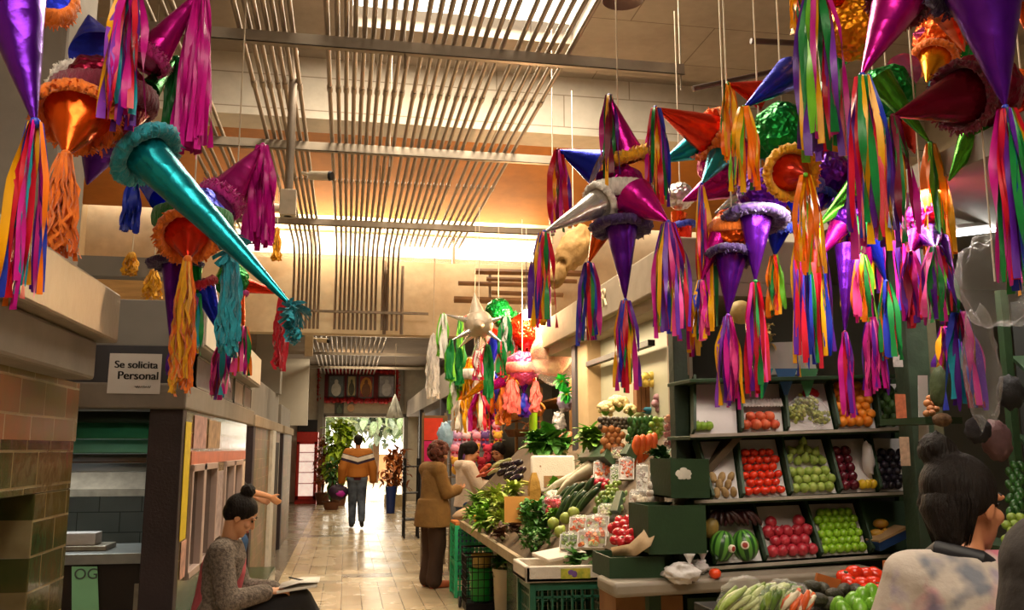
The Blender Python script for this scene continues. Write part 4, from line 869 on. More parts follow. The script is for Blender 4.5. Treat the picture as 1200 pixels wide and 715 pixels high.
def leaf_mb(mb, b, d, L, w, curl, mi=0, up=V((0, 0, 1)), ruff_=.25):
    d = V(d).normalized(); s = d.cross(up); s = s.normalized() if s.length > .05 else V((1, 0, 0)); n = s.cross(d); o = len(mb.v); q = 6
    for i in range(q):
        t = i/(q-1); ww = w*math.sin(PI*min(.97, .08+t*.92))**.7; c = V(b)+d*L*t+n*(-curl*L*t*t)
        for j in (-1, -.5, 0, .5, 1): mb.v.append(c + s*ww*j + n*(abs(j)*ww*.35 + ruff_*w*noise.noise(c*40+V((j*3, i, 0)))))
    for i in range(q-1):
        for j in range(4): mb.f.append([o+i*5+j, o+i*5+j+1, o+i*5+j+6, o+i*5+j+5]); mb.m.append(mi)
def leafy(px, py, rpx, mat, lab, cat, n=40, name='leafy_bunch', stem=None, p=None, spread=1., lw=.32, up=V((-.4, -.5, .8)), curl=.5, stems=True, herb=False):
    p = p or pP(px, py, 0); r_ = msz(rpx, p); up = up.normalized(); p = p + up*r_*.3; r = thing(name, p, lab, cat); mb = MB()
    for k in range(n):
        d = (up*(1 if not herb else .8) + V((RN.gauss(0, .6), RN.gauss(0, .6), RN.gauss(0, .5)))*spread).normalized(); q = .3 if not herb else .7
        o = V((jit(r_*q), jit(r_*q), jit(r_*q)-r_*.1)); o = o if o.length < r_ else o*.6
        leaf_mb(mb, p+o, d, r_*(RN.uniform(.7, 1.15) if not herb else RN.uniform(.22, .42)), r_*(lw if not herb else .13)*RN.uniform(.7, 1.2), curl*RN.uniform(.4, 1.2))
    obj('leaves', mb, mat, r, sharp=180)
    if stems:
        for k in range(5): obj('stem', MB().tube([p+V((jit(r_*.2), jit(r_*.2), -r_*.15)), p+V((jit(r_*.25)+.25*r_, jit(r_*.3), -r_*.55))], r_*.06, 6), stem or GRN3, r, sharp=180)
    return r
def lf(n, c, c2): return M('leaf_'+n, c, .55, 0, .3, 18, .2, 60, None, c2)
L_BR, L_DK, L_MD, L_YG, L_RD = lf('bright', '#5f9a1c', '#86b83c'), lf('dark', '#1c4a14', '#2f6a1c'), lf('mid', '#33701c', '#4f8f2c'), lf('yellow_green', '#8fa62c', '#b4c45c'), lf('red', '#4a241c', '#6a4a2c')
leafy(632, 610, 25, L_MD, 'big fluffy bunch of green coriander at the front of the stand', 'herbs', 330, herb=True)
leafy(626, 634, 17, L_MD, 'smaller bunch of green coriander hanging over the front edge', 'herbs', 200, herb=True)
leafy(700, 512, 20, L_BR, 'bright green lettuce standing left of the netted potatoes', 'lettuce', 70, p=pY(697, 518, 6.4), curl=.6, spread=.9)
leafy(705, 534, 12, L_MD, 'small green lettuce below the bright one', 'lettuce', 30, p=pY(704, 536, 6.5))
leafy(642, 514, 25, L_MD, 'dark green chard heaped on the white foam board', 'greens', 80, p=pY(642, 524, 7.6), lw=.4)
leafy(652, 530, 16, L_MD, 'green chard beside the dried chillies', 'greens', 40, p=pY(660, 526, 7.6), lw=.4)
for k, (x, y, lab) in enumerate(((566, 594, 'romaine lettuce nearest the brown-jacketed woman'), (582, 588, 'romaine lettuce at the top of the long heap'), (578, 604, 'romaine lettuce in the middle of the long heap'), (594, 600, 'romaine lettuce just behind the orange card'), (570, 616, 'romaine lettuce overhanging the green crate'), (590, 616, 'romaine lettuce below the orange card left edge'))):
    leafy(x, y, 19, L_YG if k % 2 else L_BR, lab, 'lettuce', 64, lw=.19, stem=GRN3)
leafy(606, 622, 13, L_RD, 'red-brown leaf lettuce under the orange card', 'lettuce', 30); leafy(588, 628, 12, L_RD, 'red-tinged lettuce at the stand front edge', 'lettuce', 30)
leafy(634, 580, 15, L_RD, 'dark purple herbs behind the orange card', 'herbs', 160, herb=True); leafy(652, 574, 13, L_BR, 'pale green lettuce beneath the white radish roots', 'lettuce', 30)
leafy(664, 594, 9, L_YG, 'yellow-green lettuce next to the bag of red radishes', 'lettuce', 26)
for x, y, lab in ((654, 618, 'pale green chayote on the left of its pair of rows'), (668, 612, 'pale green chayote behind the first'), (662, 628, 'pale green chayote by the styrofoam box lid'), (678, 606, 'pale green chayote nearest the dark cucumbers'), (682, 620, 'pale green chayote beside the bagged mix')):
    p = pP(x, y, .04); o = obj('chayote', fruit_mb(msz(7.5, p), 'pear'), [skin('chayote', '#8a9a34', '#a8b254', .45), STEM], origin=(0, 0, 0), sharp=180); o.location = p; o.rotation_euler = (1.2+jit(.3), jit(.4), RN.uniform(0, 3)); tag(o, lab, 'chayote')
def roots(name, pts, rpx, lenpx, mat, label, cat, group=None, dirn=V((0, 1, .2)), taper=.35, bend=.05, top=None, jitd=.15):
    first = None
    for px, py in pts:
        p = pP(px, py, .03) if not isinstance(px, V) else px; rr, L = msz(rpx, p), msz(lenpx, p); d = V(dirn).normalized()
        if first is None:
            q = [V((0, 0, 0)) + V((0, 0, 1))*L*(t-.5) + V((1, 0, 0))*bend*L*math.sin(t*3) for t in (0, .06, .25, .5, .75, .94, 1)]
            o = obj(name, MB().tube(q, [rr*.25, rr*.75, rr, rr*(1+taper)/2*1.1, rr*(.3+taper*.7), rr*(taper*.8+.05), rr*.1], 12), mat, origin=(0, 0, 0), sharp=180); o.location = p; first = o; tag(o, label, cat, group)
        else: o = copyof(first, p)
        dd = d+V((jit(jitd), jit(jitd), jit(jitd))); o.rotation_euler = (-dd).to_track_quat('Z', 'X').to_euler()
CUC = skin('cucumber', '#16300f', '#2a4a1c', .35, .3, 30)
roots('white_radish', [(690, 558), (684, 566), (672, 570)], 7, 74, DAI, 'long white radish root lying across the dark greens', 'radish', 'long white radishes', V((.5, -.55, .38)), .4, .08)
roots('cucumber', [(662, 588), (670, 584), (678, 582), (686, 584), (692, 580), (672, 596), (680, 594), (688, 594), (694, 590), (664, 600), (698, 584)], 3.6, 34, CUC, 'dark green cucumber in the sloping heap', 'cucumber', 'dark cucumbers on the stand', V((.4, -.2, .55)), .85, .05, None, .25)
roots('carrot', [(pY(745, 530, 5.6), 0), (pY(752, 529, 5.6), 0), (pY(759, 528, 5.6), 0), (pY(766, 527, 5.6), 0)], 5, 40, CAR, 'big upright orange carrot under the green peppers', 'carrot', 'upright carrots', V((.15, 0, 1)), .5, .02, None, .06)
roots('aubergine', [(596, 548), (602, 554), (608, 546), (600, 560), (612, 556), (592, 556), (608, 564)], 3.6, 18, skin('aubergine', '#171319', '#2c2030', .25), 'glossy black aubergine beside the foam board', 'aubergine', 'aubergines on the stand', V((.4, -.5, .3)), 1.1, .04, None, .3)
roots('spring_onion', [(582, 550), (586, 546), (590, 552), (580, 556), (594, 544)], 2.2, 20, GRN3, 'pale spring onion beside the red carrots', 'onion', 'spring onions', V((.5, -.6, .3)), .6)
roots('red_carrot', [(572, 550), (568, 554), (576, 556), (566, 560)], 2.6, 18, skin('red_root', '#c8482c', '#e0704a', .45), 'small reddish carrot near the vendor woman hands', 'carrot', 'small reddish carrots', V((.5, -.6, .3)), .4)
# columns of small things
def pile(name, kind, pts, rpx, mat, lab, cat, grp, Y=None, rr=.12, stem=STEM):
    P = [pP(x, y, .02) if Y is None else pY(x, y, Y) for x, y in pts]; fruits(name, kind, lab, cat, grp, P, msz(rpx, P[0]), mat, rr, stem)
def gridpts(x0, x1, y0, y1, st_, sk=0.): return [(x0+(i+.5*(j % 2))*st_+jit(1)+sk*j, y1-j*st_*.85+jit(1)) for j in range(int((y1-y0)/(st_*.85))+1) for i in range(max(1, int((x1-x0)/st_)))]
pile('tomatillo', 'ball', gridpts(704, 722, 566, 608, 5.2, 1.2), 3.1, skin('tomatillo', '#7a962c', '#9ab048', .4), 'small green tomatillo in the slanting column', 'tomatillo', 'tomatillos on the stand')
pile('pale_pepper', 'long', gridpts(724, 734, 578, 602, 5, 1), 3, skin('pale_pepper', '#8aa65a', '#a8bc7c', .4), 'small pale green pepper by the garlic strip', 'pepper', 'pale peppers')
pile('potato', 'ball', gridpts(708, 735, 502, 530, 8, 0), 5.0, skin('potato', '#b06a34', '#c4824a', .6), 'orange-brown potato in the netted stack', 'potato', 'potatoes on the stand', 6.0)
pile('green_pepper', 'long', gridpts(736, 766, 492, 524, 6, .5), 4.6, skin('green_pepper', '#1f4a1a', '#35682a', .3), 'dark green pepper in the upper heap', 'pepper', 'dark green peppers', 5.9)
pile('lime', 'ball', gridpts(762, 780, 488, 518, 6, .5), 3.8, skin('lime2', '#6f962c', '#8fae44', .4), 'green lime in the upper heap beside the red jars', 'lime', 'limes on the stand', 5.75)
pile('mushroom', 'ball', gridpts(704, 744, 488, 500, 5, 0), 3.6, skin('dark_mushroom', '#2c241e', '#6a5c4c', .6, .3, 60), 'dark mushroom under the pale cauliflowers', 'mushroom', 'dark mushrooms on the stand', 6.0)
pile('radish', 'ball', [(702, 568), (708, 566), (714, 568), (698, 564), (711, 572), (705, 573)], 4.2, RAD, 'round red radish below the wrapped orange tray', 'radish', 'round radishes', None)
pile('red_onion', 'ball', [(770, 466), (776, 464), (782, 467), (768, 473), (775, 472), (782, 474), (772, 480), (780, 480)], 4.8, skin('red_onion', '#8a3a5c', '#c8a0a8', .4, .3, 30, .1, 60), 'purple-white onion netted beside the yellow peppers', 'onion', 'red onions on the upper shelf', 5.9)
pile('yellow_pepper', 'tomato', [(750, 446), (757, 441), (764, 440), (771, 446), (756, 449), (764, 449), (770, 453)], 6, skin('yellow_pepper', '#d8b83c', '#e8d070', .35), 'yellow pepper piled on the wooden crates', 'pepper', 'yellow peppers on the upper shelf', 6.0)
pile('red_tomato', 'tomato', [(727, 620), (736, 618), (745, 622), (735, 630), (744, 630), (753, 616), (752, 626), (722, 622), (731, 614), (740, 612), (749, 618), (728, 628), (738, 624), (748, 628), (724, 636), (733, 638), (742, 636), (756, 612)], 7.4, skin('red_pepper', '#b81420', '#d82c34', .25), 'red tomato in the wrapped paper cone at the near end', 'tomato', 'tomatoes in the paper wrap')
def cauli(px, py, rpx, Y, lab, col='#d8c58c'):
    p = pY(px, py, Y); a = msz(rpx, p); r = thing('cauliflower', p-V((0, 0, a)), lab, 'cauliflower'); mb = MB()
    for k in range(34):
        d = V((RN.gauss(0, 1), RN.gauss(0, 1), abs(RN.gauss(0, 1))-.2)).normalized(); mb.ball(p+d*a*.68, a*RN.uniform(.26, .38), None, 8, 6, 0, .2, 3, k)
    obj('florets', mb, skin('floret'+col, col, None, .7, .15, 30, .5, 90), r, sharp=180); mb = MB()
    for k in range(7): leaf_mb(mb, p-V((0, 0, a*.7)), V((math.cos(k*.9), math.sin(k*.9), .6)), a*1.2, a*.4, -.2)
    obj('leaves', mb, L_BR, r, sharp=180)
cauli(710, 480, 11, 6.2, 'pale cauliflower on top of the mushrooms, left one'); cauli(725, 474, 13, 6.2, 'larger pale cauliflower on top of the mushrooms'); cauli(739, 482, 9, 6.1, 'small pale cauliflower at the right of the pair')
# wrapped trays
def tray(px, py, wpx, hpx, mats, lab, off=.03, n=26, tilt=.75, k='cube'):
    p = pP(px, py, off); a, h = msz(wpx, p)/2, msz(hpx, p)/2; r = thing('vegetable_tray', p, lab, 'tray'); m = Euler((-tilt, 0, -.35)).to_matrix(); R3 = Euler((PI/2-tilt, 0, -.35)).to_matrix()
    tm = MB(); tm.loft([[p+R3 @ V((x*a*s, y*h*s, z)) for x, y in ((-1, -1), (1, -1), (1, 1), (-1, 1))] for s, z in ((.86, -.02), (1.0, .012), (.94, .012), (.82, -.012))], 0, True); obj('foam_tray', tm, M('foam_tray', '#d8d2c6', .6), r, smooth=False)
    for mt in mats:
        mb = MB()
        for q in range(n//len(mats)):
            c = p+R3 @ V((jit(a*.75), jit(h*.75), .01+RN.random()*.022)); s = a*RN.uniform(.18, .3)
            if k == 'cube': mb.box(c, (s, s*.8, s), Euler((jit(3), jit(3), jit(3))).to_matrix())
            else: mb.ball(c, s*.8, None, 9, 7, 0, .2, 3, q)
        obj('contents', mb, mt, r, smooth=(k != 'cube'), sharp=180)
    rr = [[p+R3 @ V((x*a*s, y*h*s, z)) for x, y in [(math.copysign(abs(math.cos(t))**.5, math.cos(t)), math.copysign(abs(math.sin(t))**.5, math.sin(t))) for t in [2*PI*i/20 for i in range(20)]]] for s, z in ((.98, .0), (1.02, .02), (.85, .045), (.4, .052))]
    obj('plastic_wrapper', MB().loft(rr, 0, True), bagf, r, sharp=180); return r
tray(710, 556, 22, 26, [CAR, skin('melon_cut', '#e88a3c')], 'wrapped tray of chopped orange carrot, left of two'); tray(738, 555, 18, 32, [CAR], 'wrapped tray of chopped orange carrot, right of two')
tray(725, 562, 12, 26, [GRN2, GRN1], 'narrow wrapped tray of chopped green vegetables between orange trays', k='ball'); tray(727, 538, 16, 18, [DAI, GRN3], 'wrapped tray of pale chopped roots above the orange trays', k='ball')
tray(757, 566, 14, 40, [M('garlic', '#cbbfb0', .5, 0, .15, 30), M('garlic_dark', '#a58f86', .5)], 'long wrapped strip of garlic bulbs beside the orange tray', k='ball'); tray(748, 590, 12, 18, [M('garlic', '#cbbfb0', .5)], 'short wrapped strip of pale garlic lower down', k='ball')
tray(772, 562, 12, 30, [YEL, GRN3], 'wrapped tray of yellow squash cubes beside the dark box', k='cube')
tray(684, 622, 26, 26, [CAR, DAI], 'wrapped soup mix of carrot and cabbage, leftmost of the near ones'); tray(704, 624, 28, 34, [GRN3, DAI, CAR], 'wrapped soup mix with a pale corn cob piece'); tray(698, 638, 34, 24, [CAR, GRN3, skin('melon_cut', '#e88a3c')], 'wrapped soup mix with bright orange carrot nearest the foam box')
tray(715, 606, 20, 18, [DAI, GRN3], 'wrapped pale soup mix above the red tomatoes', k='ball'); tray(672, 640, 24, 20, [GRN2, GRN1], 'wrapped chopped green cactus in the foam box', k='cube')
def pbag(px, py, rx, rz, lab, mat, off=.05, inner=None, ik='ball', n=26, ir=.3):
    p = pP(px, py, off); a, h = msz(rx, p), msz(rz, p); r = thing('plastic_bag', p, lab, 'bag')
    if inner:
        mb = MB()
        for q in range(n): mb.ball(p+V((jit(a*.62), jit(a*.4), jit(h*.6)-h*.1)), a*ir*RN.uniform(.8, 1.1), None, 9, 7, 0, .15, 3, q)
        obj('contents', mb, inner, r, sharp=180)
    obj('bag_film', MB().ball(p, (a, a*.7, h), None, 26, 16, 0, .25, 3, RN.uniform(0, 30)), mat, r, sharp=180)
    obj('knot', MB().lathe([(.016, -.02), (.008, 0), (.02, .03), (.03, .04)], p+V((0, 0, h*1.05)), 10, wob=lambda q, z: 1+.3*math.sin(q*5)), mat, r, sharp=180)
pbag(655, 598, 14, 11, 'clear bag of red radishes in the middle of the stand', bagf, inner=RAD); pbag(655, 586, 11, 6, 'small clear bag of white mushrooms on the bagged radishes', bagf, inner=M('white_mushroom', '#d8cdb8', .6))
pbag(776, 588, 14, 26, 'tall clear bag of pale garlic at the near end', bagf, inner=M('garlic', '#cbbfb0', .5), n=36, ir=.26); pbag(758, 598, 11, 16, 'clear bag of cream mushrooms beside the tall one', bagf, inner=M('white_mushroom', '#d8cdb8', .6))
pbag(724, 530, 9, 12, 'clear bag of small white onions above the orange trays', bagf, inner=M('white_mushroom', '#d8cdb8', .6))
# paper cone under the tomatoes
a = [pP(722, 655, .02), pP(748, 655, .02), pP(766, 643, .02), pP(774, 622, .02)]; b = [pP(724, 650, .05), pP(748, 648, .06), pP(763, 634, .06), pP(770, 614, .05)]
tag(obj('paper_wrap', MB().loft([a, b], 0, False, False), M('tan_wrap_paper', '#c0a27c', .7, 0, .12, 8, .3, 20), sharp=180, solid=.004), 'crumpled tan paper wrap holding the red tomatoes', 'paper')
# stacked red jars
for k, (y, c, lab) in enumerate(((531, '#b8942c', 'lowest tub of the stack, filled with yellow fruit'), (520, '#8a1a24', 'tub of red berries, second from the bottom of the stack'), (510, '#a8242c', 'tub of red berries, third in the stack'), (500, '#b03a34', 'tub of red fruit, second from the top of the stack'), (491, '#c8742c', 'topmost tub of the stack, filled with orange fruit'))):
    p = pY(789, y, 5.3); a = msz(12, p); h = msz(9, p); r = thing('fruit_tub', p-V((0, 0, h/2)), lab, 'tub'); mb = MB()
    for q in range(22): t = q*.9; mb.ball(p+V((math.cos(t)*a*.66, math.sin(t)*a*.66, jit(h*.22))), a*.26, None, 8, 6)
    obj('contents', mb, skin('tub%d' % k, c, None, .35), r, sharp=180); obj('tub_wall', MB().lathe([(a*.9, -h*.46), (a*1.0, h*.4), (a*1.03, h*.42), (a*.97, h*.42), (a*.88, -h*.44)], p, 24), film('tub_plastic', (.95, .95, .95, 1), .1), r, sharp=50); obj('lid', MB().lathe([(.001, h*.44), (a*1.04, h*.43), (a*1.04, h*.49), (.001, h*.5)], p, 24), film('clear_film'), r)
# dark display boxes behind and between
for x0, y0, x1, y1, d, lab in ((721, 582, 736, 606, .03, 'narrow black display box between the tomatillos and garlic'), (690, 532, 728, 550, .1, 'black display box behind the wrapped orange trays'), (738, 533, 752, 545, .08, 'small black box behind the right orange tray')):
    q = [pP(x0, y1, .02), pP(x1-6, y1, .02), pP(x1, y0, .02), pP(x0+8, y0, .02)]; tag(obj('display_box', MB().prism(q, (.7, 0, -.7), -d), DKG, smooth=False, bevel=.004), lab, 'box')
# foam board, orange card, blue cloth, crates
p = pY(648, 556, 7.0); rot = Euler((-.18, 0, -.12)).to_matrix(); w_, h_ = msz(52, p), msz(44, p)
r = thing('foam_box_lid', p-V((0, 0, h_/2)), 'big white styrofoam lid propped upright with brown tape', 'foam lid')
obj('foam', MB().box(p, (w_, .05, h_), rot), M('styrofoam', '#cfc4b4', .7, 0, .06, 20, .2, 120), r, smooth=True, bevel=.018); obj('tape', MB().box(p+rot @ V((.02, -.027, -.06)), (w_*.55, .003, h_*.3), rot), M('brown_tape', '#8f6a42', .35), r, smooth=False)
obj('tape_stain', MB().box(p+rot @ V((-.1, -.026, .06)), (.012, .002, .012), rot), M('brown_tape', '#8f6a42', .35), r, smooth=False)
p = pY(606, 597, 6.6); rot = Euler((-.15, 0, -.1)).to_matrix(); tag(obj('price_card', MB().box(p, (msz(30, p), .006, msz(30, p)), rot), M('orange_card', '#c88a3c', .7, 0, .1, 6), smooth=False), 'blank orange-brown card propped against the lettuces', 'card')
p = pY(626, 574, 6.9); tag(obj('paper_bag', MB().loft([[p+V((x*msz(6, p)*s, y*.04*s, z)) for x, y in ((-1, -1), (1, -1), (1, 1), (-1, 1))] for s, z in ((1, -.1), (1.1, 0), (.9, .06), (.4, .13))], 0), M('mustard_paper', '#b08430', .7, 0, .15, 9, .5, 20), sharp=30), 'mustard paper bag standing behind the orange card', 'bag')
p = pY(768, 482, 6.1); tag(obj('folded_cloth', MB().ball(p, (msz(22, p), .07, msz(5, p)), Euler((0, .12, 0)).to_matrix(), 24, 12, 0, .2, 3, 2), M('blue_cloth', '#3f8fb0', .7, 0, .2, 8, .4, 30), sharp=180), 'blue plastic sheet folded on top of the peppers', 'sheet')
p = pY(752, 484, 6.25); tag(obj('cabbage', MB().ball(p, msz(10, p), None, 20, 14, 0, .15, 3, 6), lf('cabbage', '#a5b078', '#c8cc9c'), sharp=180), 'pale cabbage beside the blue plastic sheet', 'cabbage')
for px, py, lab in ((752, 466, 'upright brown wooden crate under the yellow peppers'), (770, 470, 'brown wooden crate behind the purple onions')):
    p = pY(px, py, 6.1); r = thing('wooden_crate', p-V((0, 0, .1)), lab, 'crate')
    for k in range(3): obj('slat', MB().box(p+V((-.035+.035*k, 0, 0)), (.03, .08, msz(34, p))), M('brown_crate', '#7a4c24', .7, 0, .25, 10), r, smooth=False)
# styrofoam box in front with two crates below
A, B = pY(616, 684, 5.05), pY(716, 662, 5.05)
r = thing('styrofoam_box', ((A.x+B.x)/2, 5.3, A.z), 'open white styrofoam box with a fruit label on dark green crates', 'foam box'); ST = M('styrofoam', '#cfc4b4', .7)
t = .03; x0, x1, z0, z1 = A.x, B.x, A.z, B.z
obj('box_walls', MB().span(x0, x1, 5.05, 5.05+t, z0, z1).span(x0, x1, 5.42, 5.45, z0, z1).span(x0, x0+t, 5.05, 5.45, z0, z1).span(x1-t, x1, 5.05, 5.45, z0, z1).span(x0, x1, 5.05, 5.45, z0, z0+t), ST, r, bevel=.008)
lb = obj('fruit_label', MB().span(x0+.2, x0+.37, 5.046, 5.05, z0+.02, z1-.015), M('green_label', '#8fae3c', .4, 0, .3, 30, col2='#d8c84a'), r, smooth=False); c = V((x0+.27, 5.044, (z0+z1)/2)); obj('grape_print', MB().ball(c+V((-.012, 0, .01)), (.018, .001, .014)).ball(c+V((.008, 0, 0)), (.016, .001, .018)), M('purple_print', '#6a4a8a', .5), lb)
p = pY(655, 649, 5.3); tag(obj('foam_lid_piece', MB().box(p, (.26, .2, .02), Euler((.1, -.12, .3)).to_matrix()), ST, smooth=False, bevel=.006), 'flat white foam sheet laid across the styrofoam box', 'foam sheet')
leafy(690, 650, 16, L_MD, 'green cactus leaves lying in the styrofoam box', 'greens', 26, p=pY(676, 660, 5.25), lw=.4); leafy(710, 650, 12, L_MD, 'sliced greens at the right end of the styrofoam box', 'greens', 22, p=pY(702, 660, 5.25), lw=.35)
def crate(cx, cy, z0, wx, wy, h, col, lab, name='plastic_crate', n=8, rows=5, bar=.012):
    r = thing(name, (cx, cy, z0), lab, 'crate'); m = M('crate_'+col, col, .4, 0, .12, 8)
    x0, x1, y0, y1 = cx-wx/2, cx+wx/2, cy-wy/2, cy+wy/2; mb = MB(); b = bar
    for i in range(n+1):
        x = x0+(x1-x0)*i/n; mb.span(x-b/2, x+b/2, y0, y0+b, z0, z0+h); mb.span(x-b/2, x+b/2, y1-b, y1, z0, z0+h)
        y = y0+(y1-y0)*i/n; mb.span(x0, x0+b, y-b/2, y+b/2, z0, z0+h); mb.span(x1-b, x1, y-b/2, y+b/2, z0, z0+h)
    for j in range(rows+1):
        z = z0+h*j/rows; mb.span(x0, x1, y0, y0+b, z-b/2, z+b/2); mb.span(x0, x1, y1-b, y1, z-b/2, z+b/2); mb.span(x0, x0+b, y0, y1, z-b/2, z+b/2); mb.span(x1-b, x1, y0, y1, z-b/2, z+b/2)
    obj('lattice_sides', mb, m, r, smooth=False)
    obj('rim', MB().span(x0-.012, x1+.012, y0-.012, y0+.02, z0+h-.04, z0+h).span(x0-.012, x1+.012, y1-.02, y1+.012, z0+h-.04, z0+h).span(x0-.012, x0+.02, y0, y1, z0+h-.04, z0+h).span(x1-.02, x1+.012, y0, y1, z0+h-.04, z0+h), m, r, smooth=False, bevel=.004)
    obj('crate_floor', MB().span(x0, x1, y0, y1, z0, z0+.012), m, r, smooth=False)
    for x in (x0, x1):
        for y in (y0, y1): obj('corner_post', MB().span(x-.018, x+.018, y-.018, y+.018, z0, z0+h), m, r, smooth=False, bevel=.004)
    return r
crate((x0+x1)/2+.03, 5.27, .38, .46, .36, z0-.385, '#1f5a44', 'dark green plastic crate directly under the styrofoam box'); crate((x0+x1)/2+.02, 5.27, .03, .46, .36, .34, '#1c5040', 'lowest dark green plastic crate under the foam box stack')
# light green tall crates by the brown-jacketed woman
crate(1.36, 9.75, .0, .4, .42, .36, '#2fae74', 'bright green plastic crate standing on the floor', n=9, rows=6); crate(1.36, 9.75, .365, .4, .42, .36, '#2fae74', 'bright green plastic crate stacked on another, with orange rim above', n=9, rows=6)
tag(obj('orange_tray', MB().span(1.15, 1.57, 9.53, 9.97, .727, .755), M('orange_plastic', '#d8843c', .5), smooth=False, bevel=.006), 'shallow orange tray on the bright green crates', 'tray')
p = pY(548, 601, 9.6); tag(obj('paper_parcel', MB().ball(p, (msz(18, p), .12, msz(6, p)), Euler((0, -.25, 0)).to_matrix(), 20, 12, 0, .2, 3, 4), M('tan_wrap_paper2', '#c8a98a', .7, 0, .15, 8, .3, 20), sharp=180), 'pale paper parcel lying on the orange tray', 'parcel')
# black wire trolley with green bucket
def bucket(c, r, h, col, lab, lid=False, name='bucket'):
    q = thing(name, c, lab, 'bucket'); m = M('bucket_'+col, col, .4, 0, .08, 8); obj('bucket_body', MB().lathe([(.001, 0), (r*.86, 0), (r, h), (r*1.05, h), (r*1.05, h*.93), (r*1.0, h*.92), (r*.97, h*.98), (r*.83, .015), (.001, .015)], V(c), 28), m, q, sharp=35)
    obj('wire_handle', MB().tube([V(c)+V((math.cos(a)*r*1.06, -.3*r*math.sin(a)-.02, h*.9-math.sin(a)*r*.5)) for a in [PI*i/12 for i in range(13)]], .004, 6), STEEL, q); return q
tc = V((1.33, 8.88, 0)); r = thing('wire_trolley', tc, 'black wire shopping trolley holding a green bucket', 'trolley'); mb = MB(); w_, d_, h_ = .34, .3, .5
for i in range(7):
    t = -w_/2+w_*i/6
    for y in (-d_/2, d_/2): mb.tube([tc+V((t, y, .07)), tc+V((t, y, h_))], .004, 6)
    t = -d_/2+d_*i/6
    for x in (-w_/2, w_/2): mb.tube([tc+V((x, t, .07)), tc+V((x, t, h_))], .004, 6)
for j in range(7):
    z = .07+(h_-.07)*j/6; c4 = [tc+V((x*w_/2, y*d_/2, z)) for x, y in ((-1, -1), (1, -1), (1, 1), (-1, 1), (-1, -1))]; mb.tube(c4, .008 if j in (0, 6) else .004, 6)
obj('wire_basket', mb, BLACKM, r); obj('handle', MB().tube([tc+V((-w_/2, d_/2, .4)), tc+V((-w_/2, d_/2+.06, .56)), tc+V((w_/2, d_/2+.06, .56)), tc+V((w_/2, d_/2, .4))], .011, 8), BLACKM, r)
for x in (-1, 1):
    obj('wheel', MB().lathe([(.001, -.012), (.05, -.012), (.055, 0), (.05, .012), (.001, .012)], tc+V((x*(w_/2+.03), .08, .055)), 18, rot=Euler((0, PI/2, 0)).to_matrix()), BLACKM, r)
obj('base_plate', MB().span(tc.x-w_/2, tc.x+w_/2, tc.y-d_/2, tc.y+d_/2, .0, .07), BLACKM, r, smooth=False)
bucket((1.33, 8.88, .08), .12, .3, '#1c9a34', 'green bucket inside the black wire trolley'); bucket((1.33, 8.88, .385), .1, .12, '#b09a4a', 'tan tub on top of the green bucket in the trolley', name='tub')
bucket((1.52, 8.5, .0), .14, .42, '#c4bba5', 'tall cream bucket between the trolley and the tiled base'); bucket((1.38, 8.55, .62) if 0 else (1.6, 8.9, .46), .17, .16, '#d2c8b4', 'white basin under the front edge of the stand', name='basin')
tag(obj('bucket_stand', MB().span(1.44, 1.78, 8.74, 9.06, 0, .46), DKG, smooth=False), 'dark box under the white basin', 'box')
leafy(588, 655, 12, L_MD, 'leafy greens hanging beneath the stand beside the basin', 'greens', 30, p=pY(588, 660, 8.4))

for x, y, rp, mt, lab, n in ((776, 540, 18, L_DK, 'dark green leek leaves standing beside the dark box', 40), (784, 560, 14, L_DK, 'dark green chard tucked against the printed box', 36), (652, 606, 12, L_BR, 'pale lettuce between the coriander and the chayotes', 30),
    (690, 546, 14, L_DK, 'dark spinach above the white radish roots', 46), (646, 570, 12, L_YG, 'yellow-green lettuce just under the foam lid', 34), (714, 596, 11, L_MD, 'green sprigs between the tomatillos and the black box', 34), (604, 578, 15, L_YG, 'yellow-green lettuce behind the top of the orange card', 40),
    (556, 606, 13, L_BR, 'romaine lettuce at the far tip of the heap', 34), (588, 596, 17, L_YG, 'pale romaine lettuce left of the orange card', 44), (640, 632, 13, L_MD, 'green parsley behind the styrofoam lid piece', 40)):
    leafy(x, y, rp, mt, lab, 'greens', n+14, lw=.22)
pile('nopal_pad', 'long', gridpts(640, 660, 556, 572, 7, .4), 4.5, skin('nopal', '#3a5a2c', '#557a3c', .5), 'small green cactus pad beside the foam lid', 'cactus', 'cactus pads on the stand')
pile('squash', 'ball', gridpts(676, 694, 606, 616, 7, .4), 4.2, skin('small_chayote', '#7f9434', '#9aac50', .45), 'small green squash between cucumbers and wrapped mixes', 'squash', 'small green squashes on the stand')
pile('courgette', 'long', gridpts(700, 722, 580, 600, 7, 1), 4.0, skin('courgette', '#4f6a24', '#7c9440', .4), 'small courgette in the slanting column', 'courgette', 'courgettes on the stand')
pile('squash_blossom', 'long', [(562, 598), (570, 588), (577, 596), (586, 606), (560, 610), (574, 612)], 4.5, skin('blossom', '#e0901c', '#e8b43c', .6), 'orange squash blossom scattered on the lettuces', 'blossom', 'squash blossoms on the lettuces')
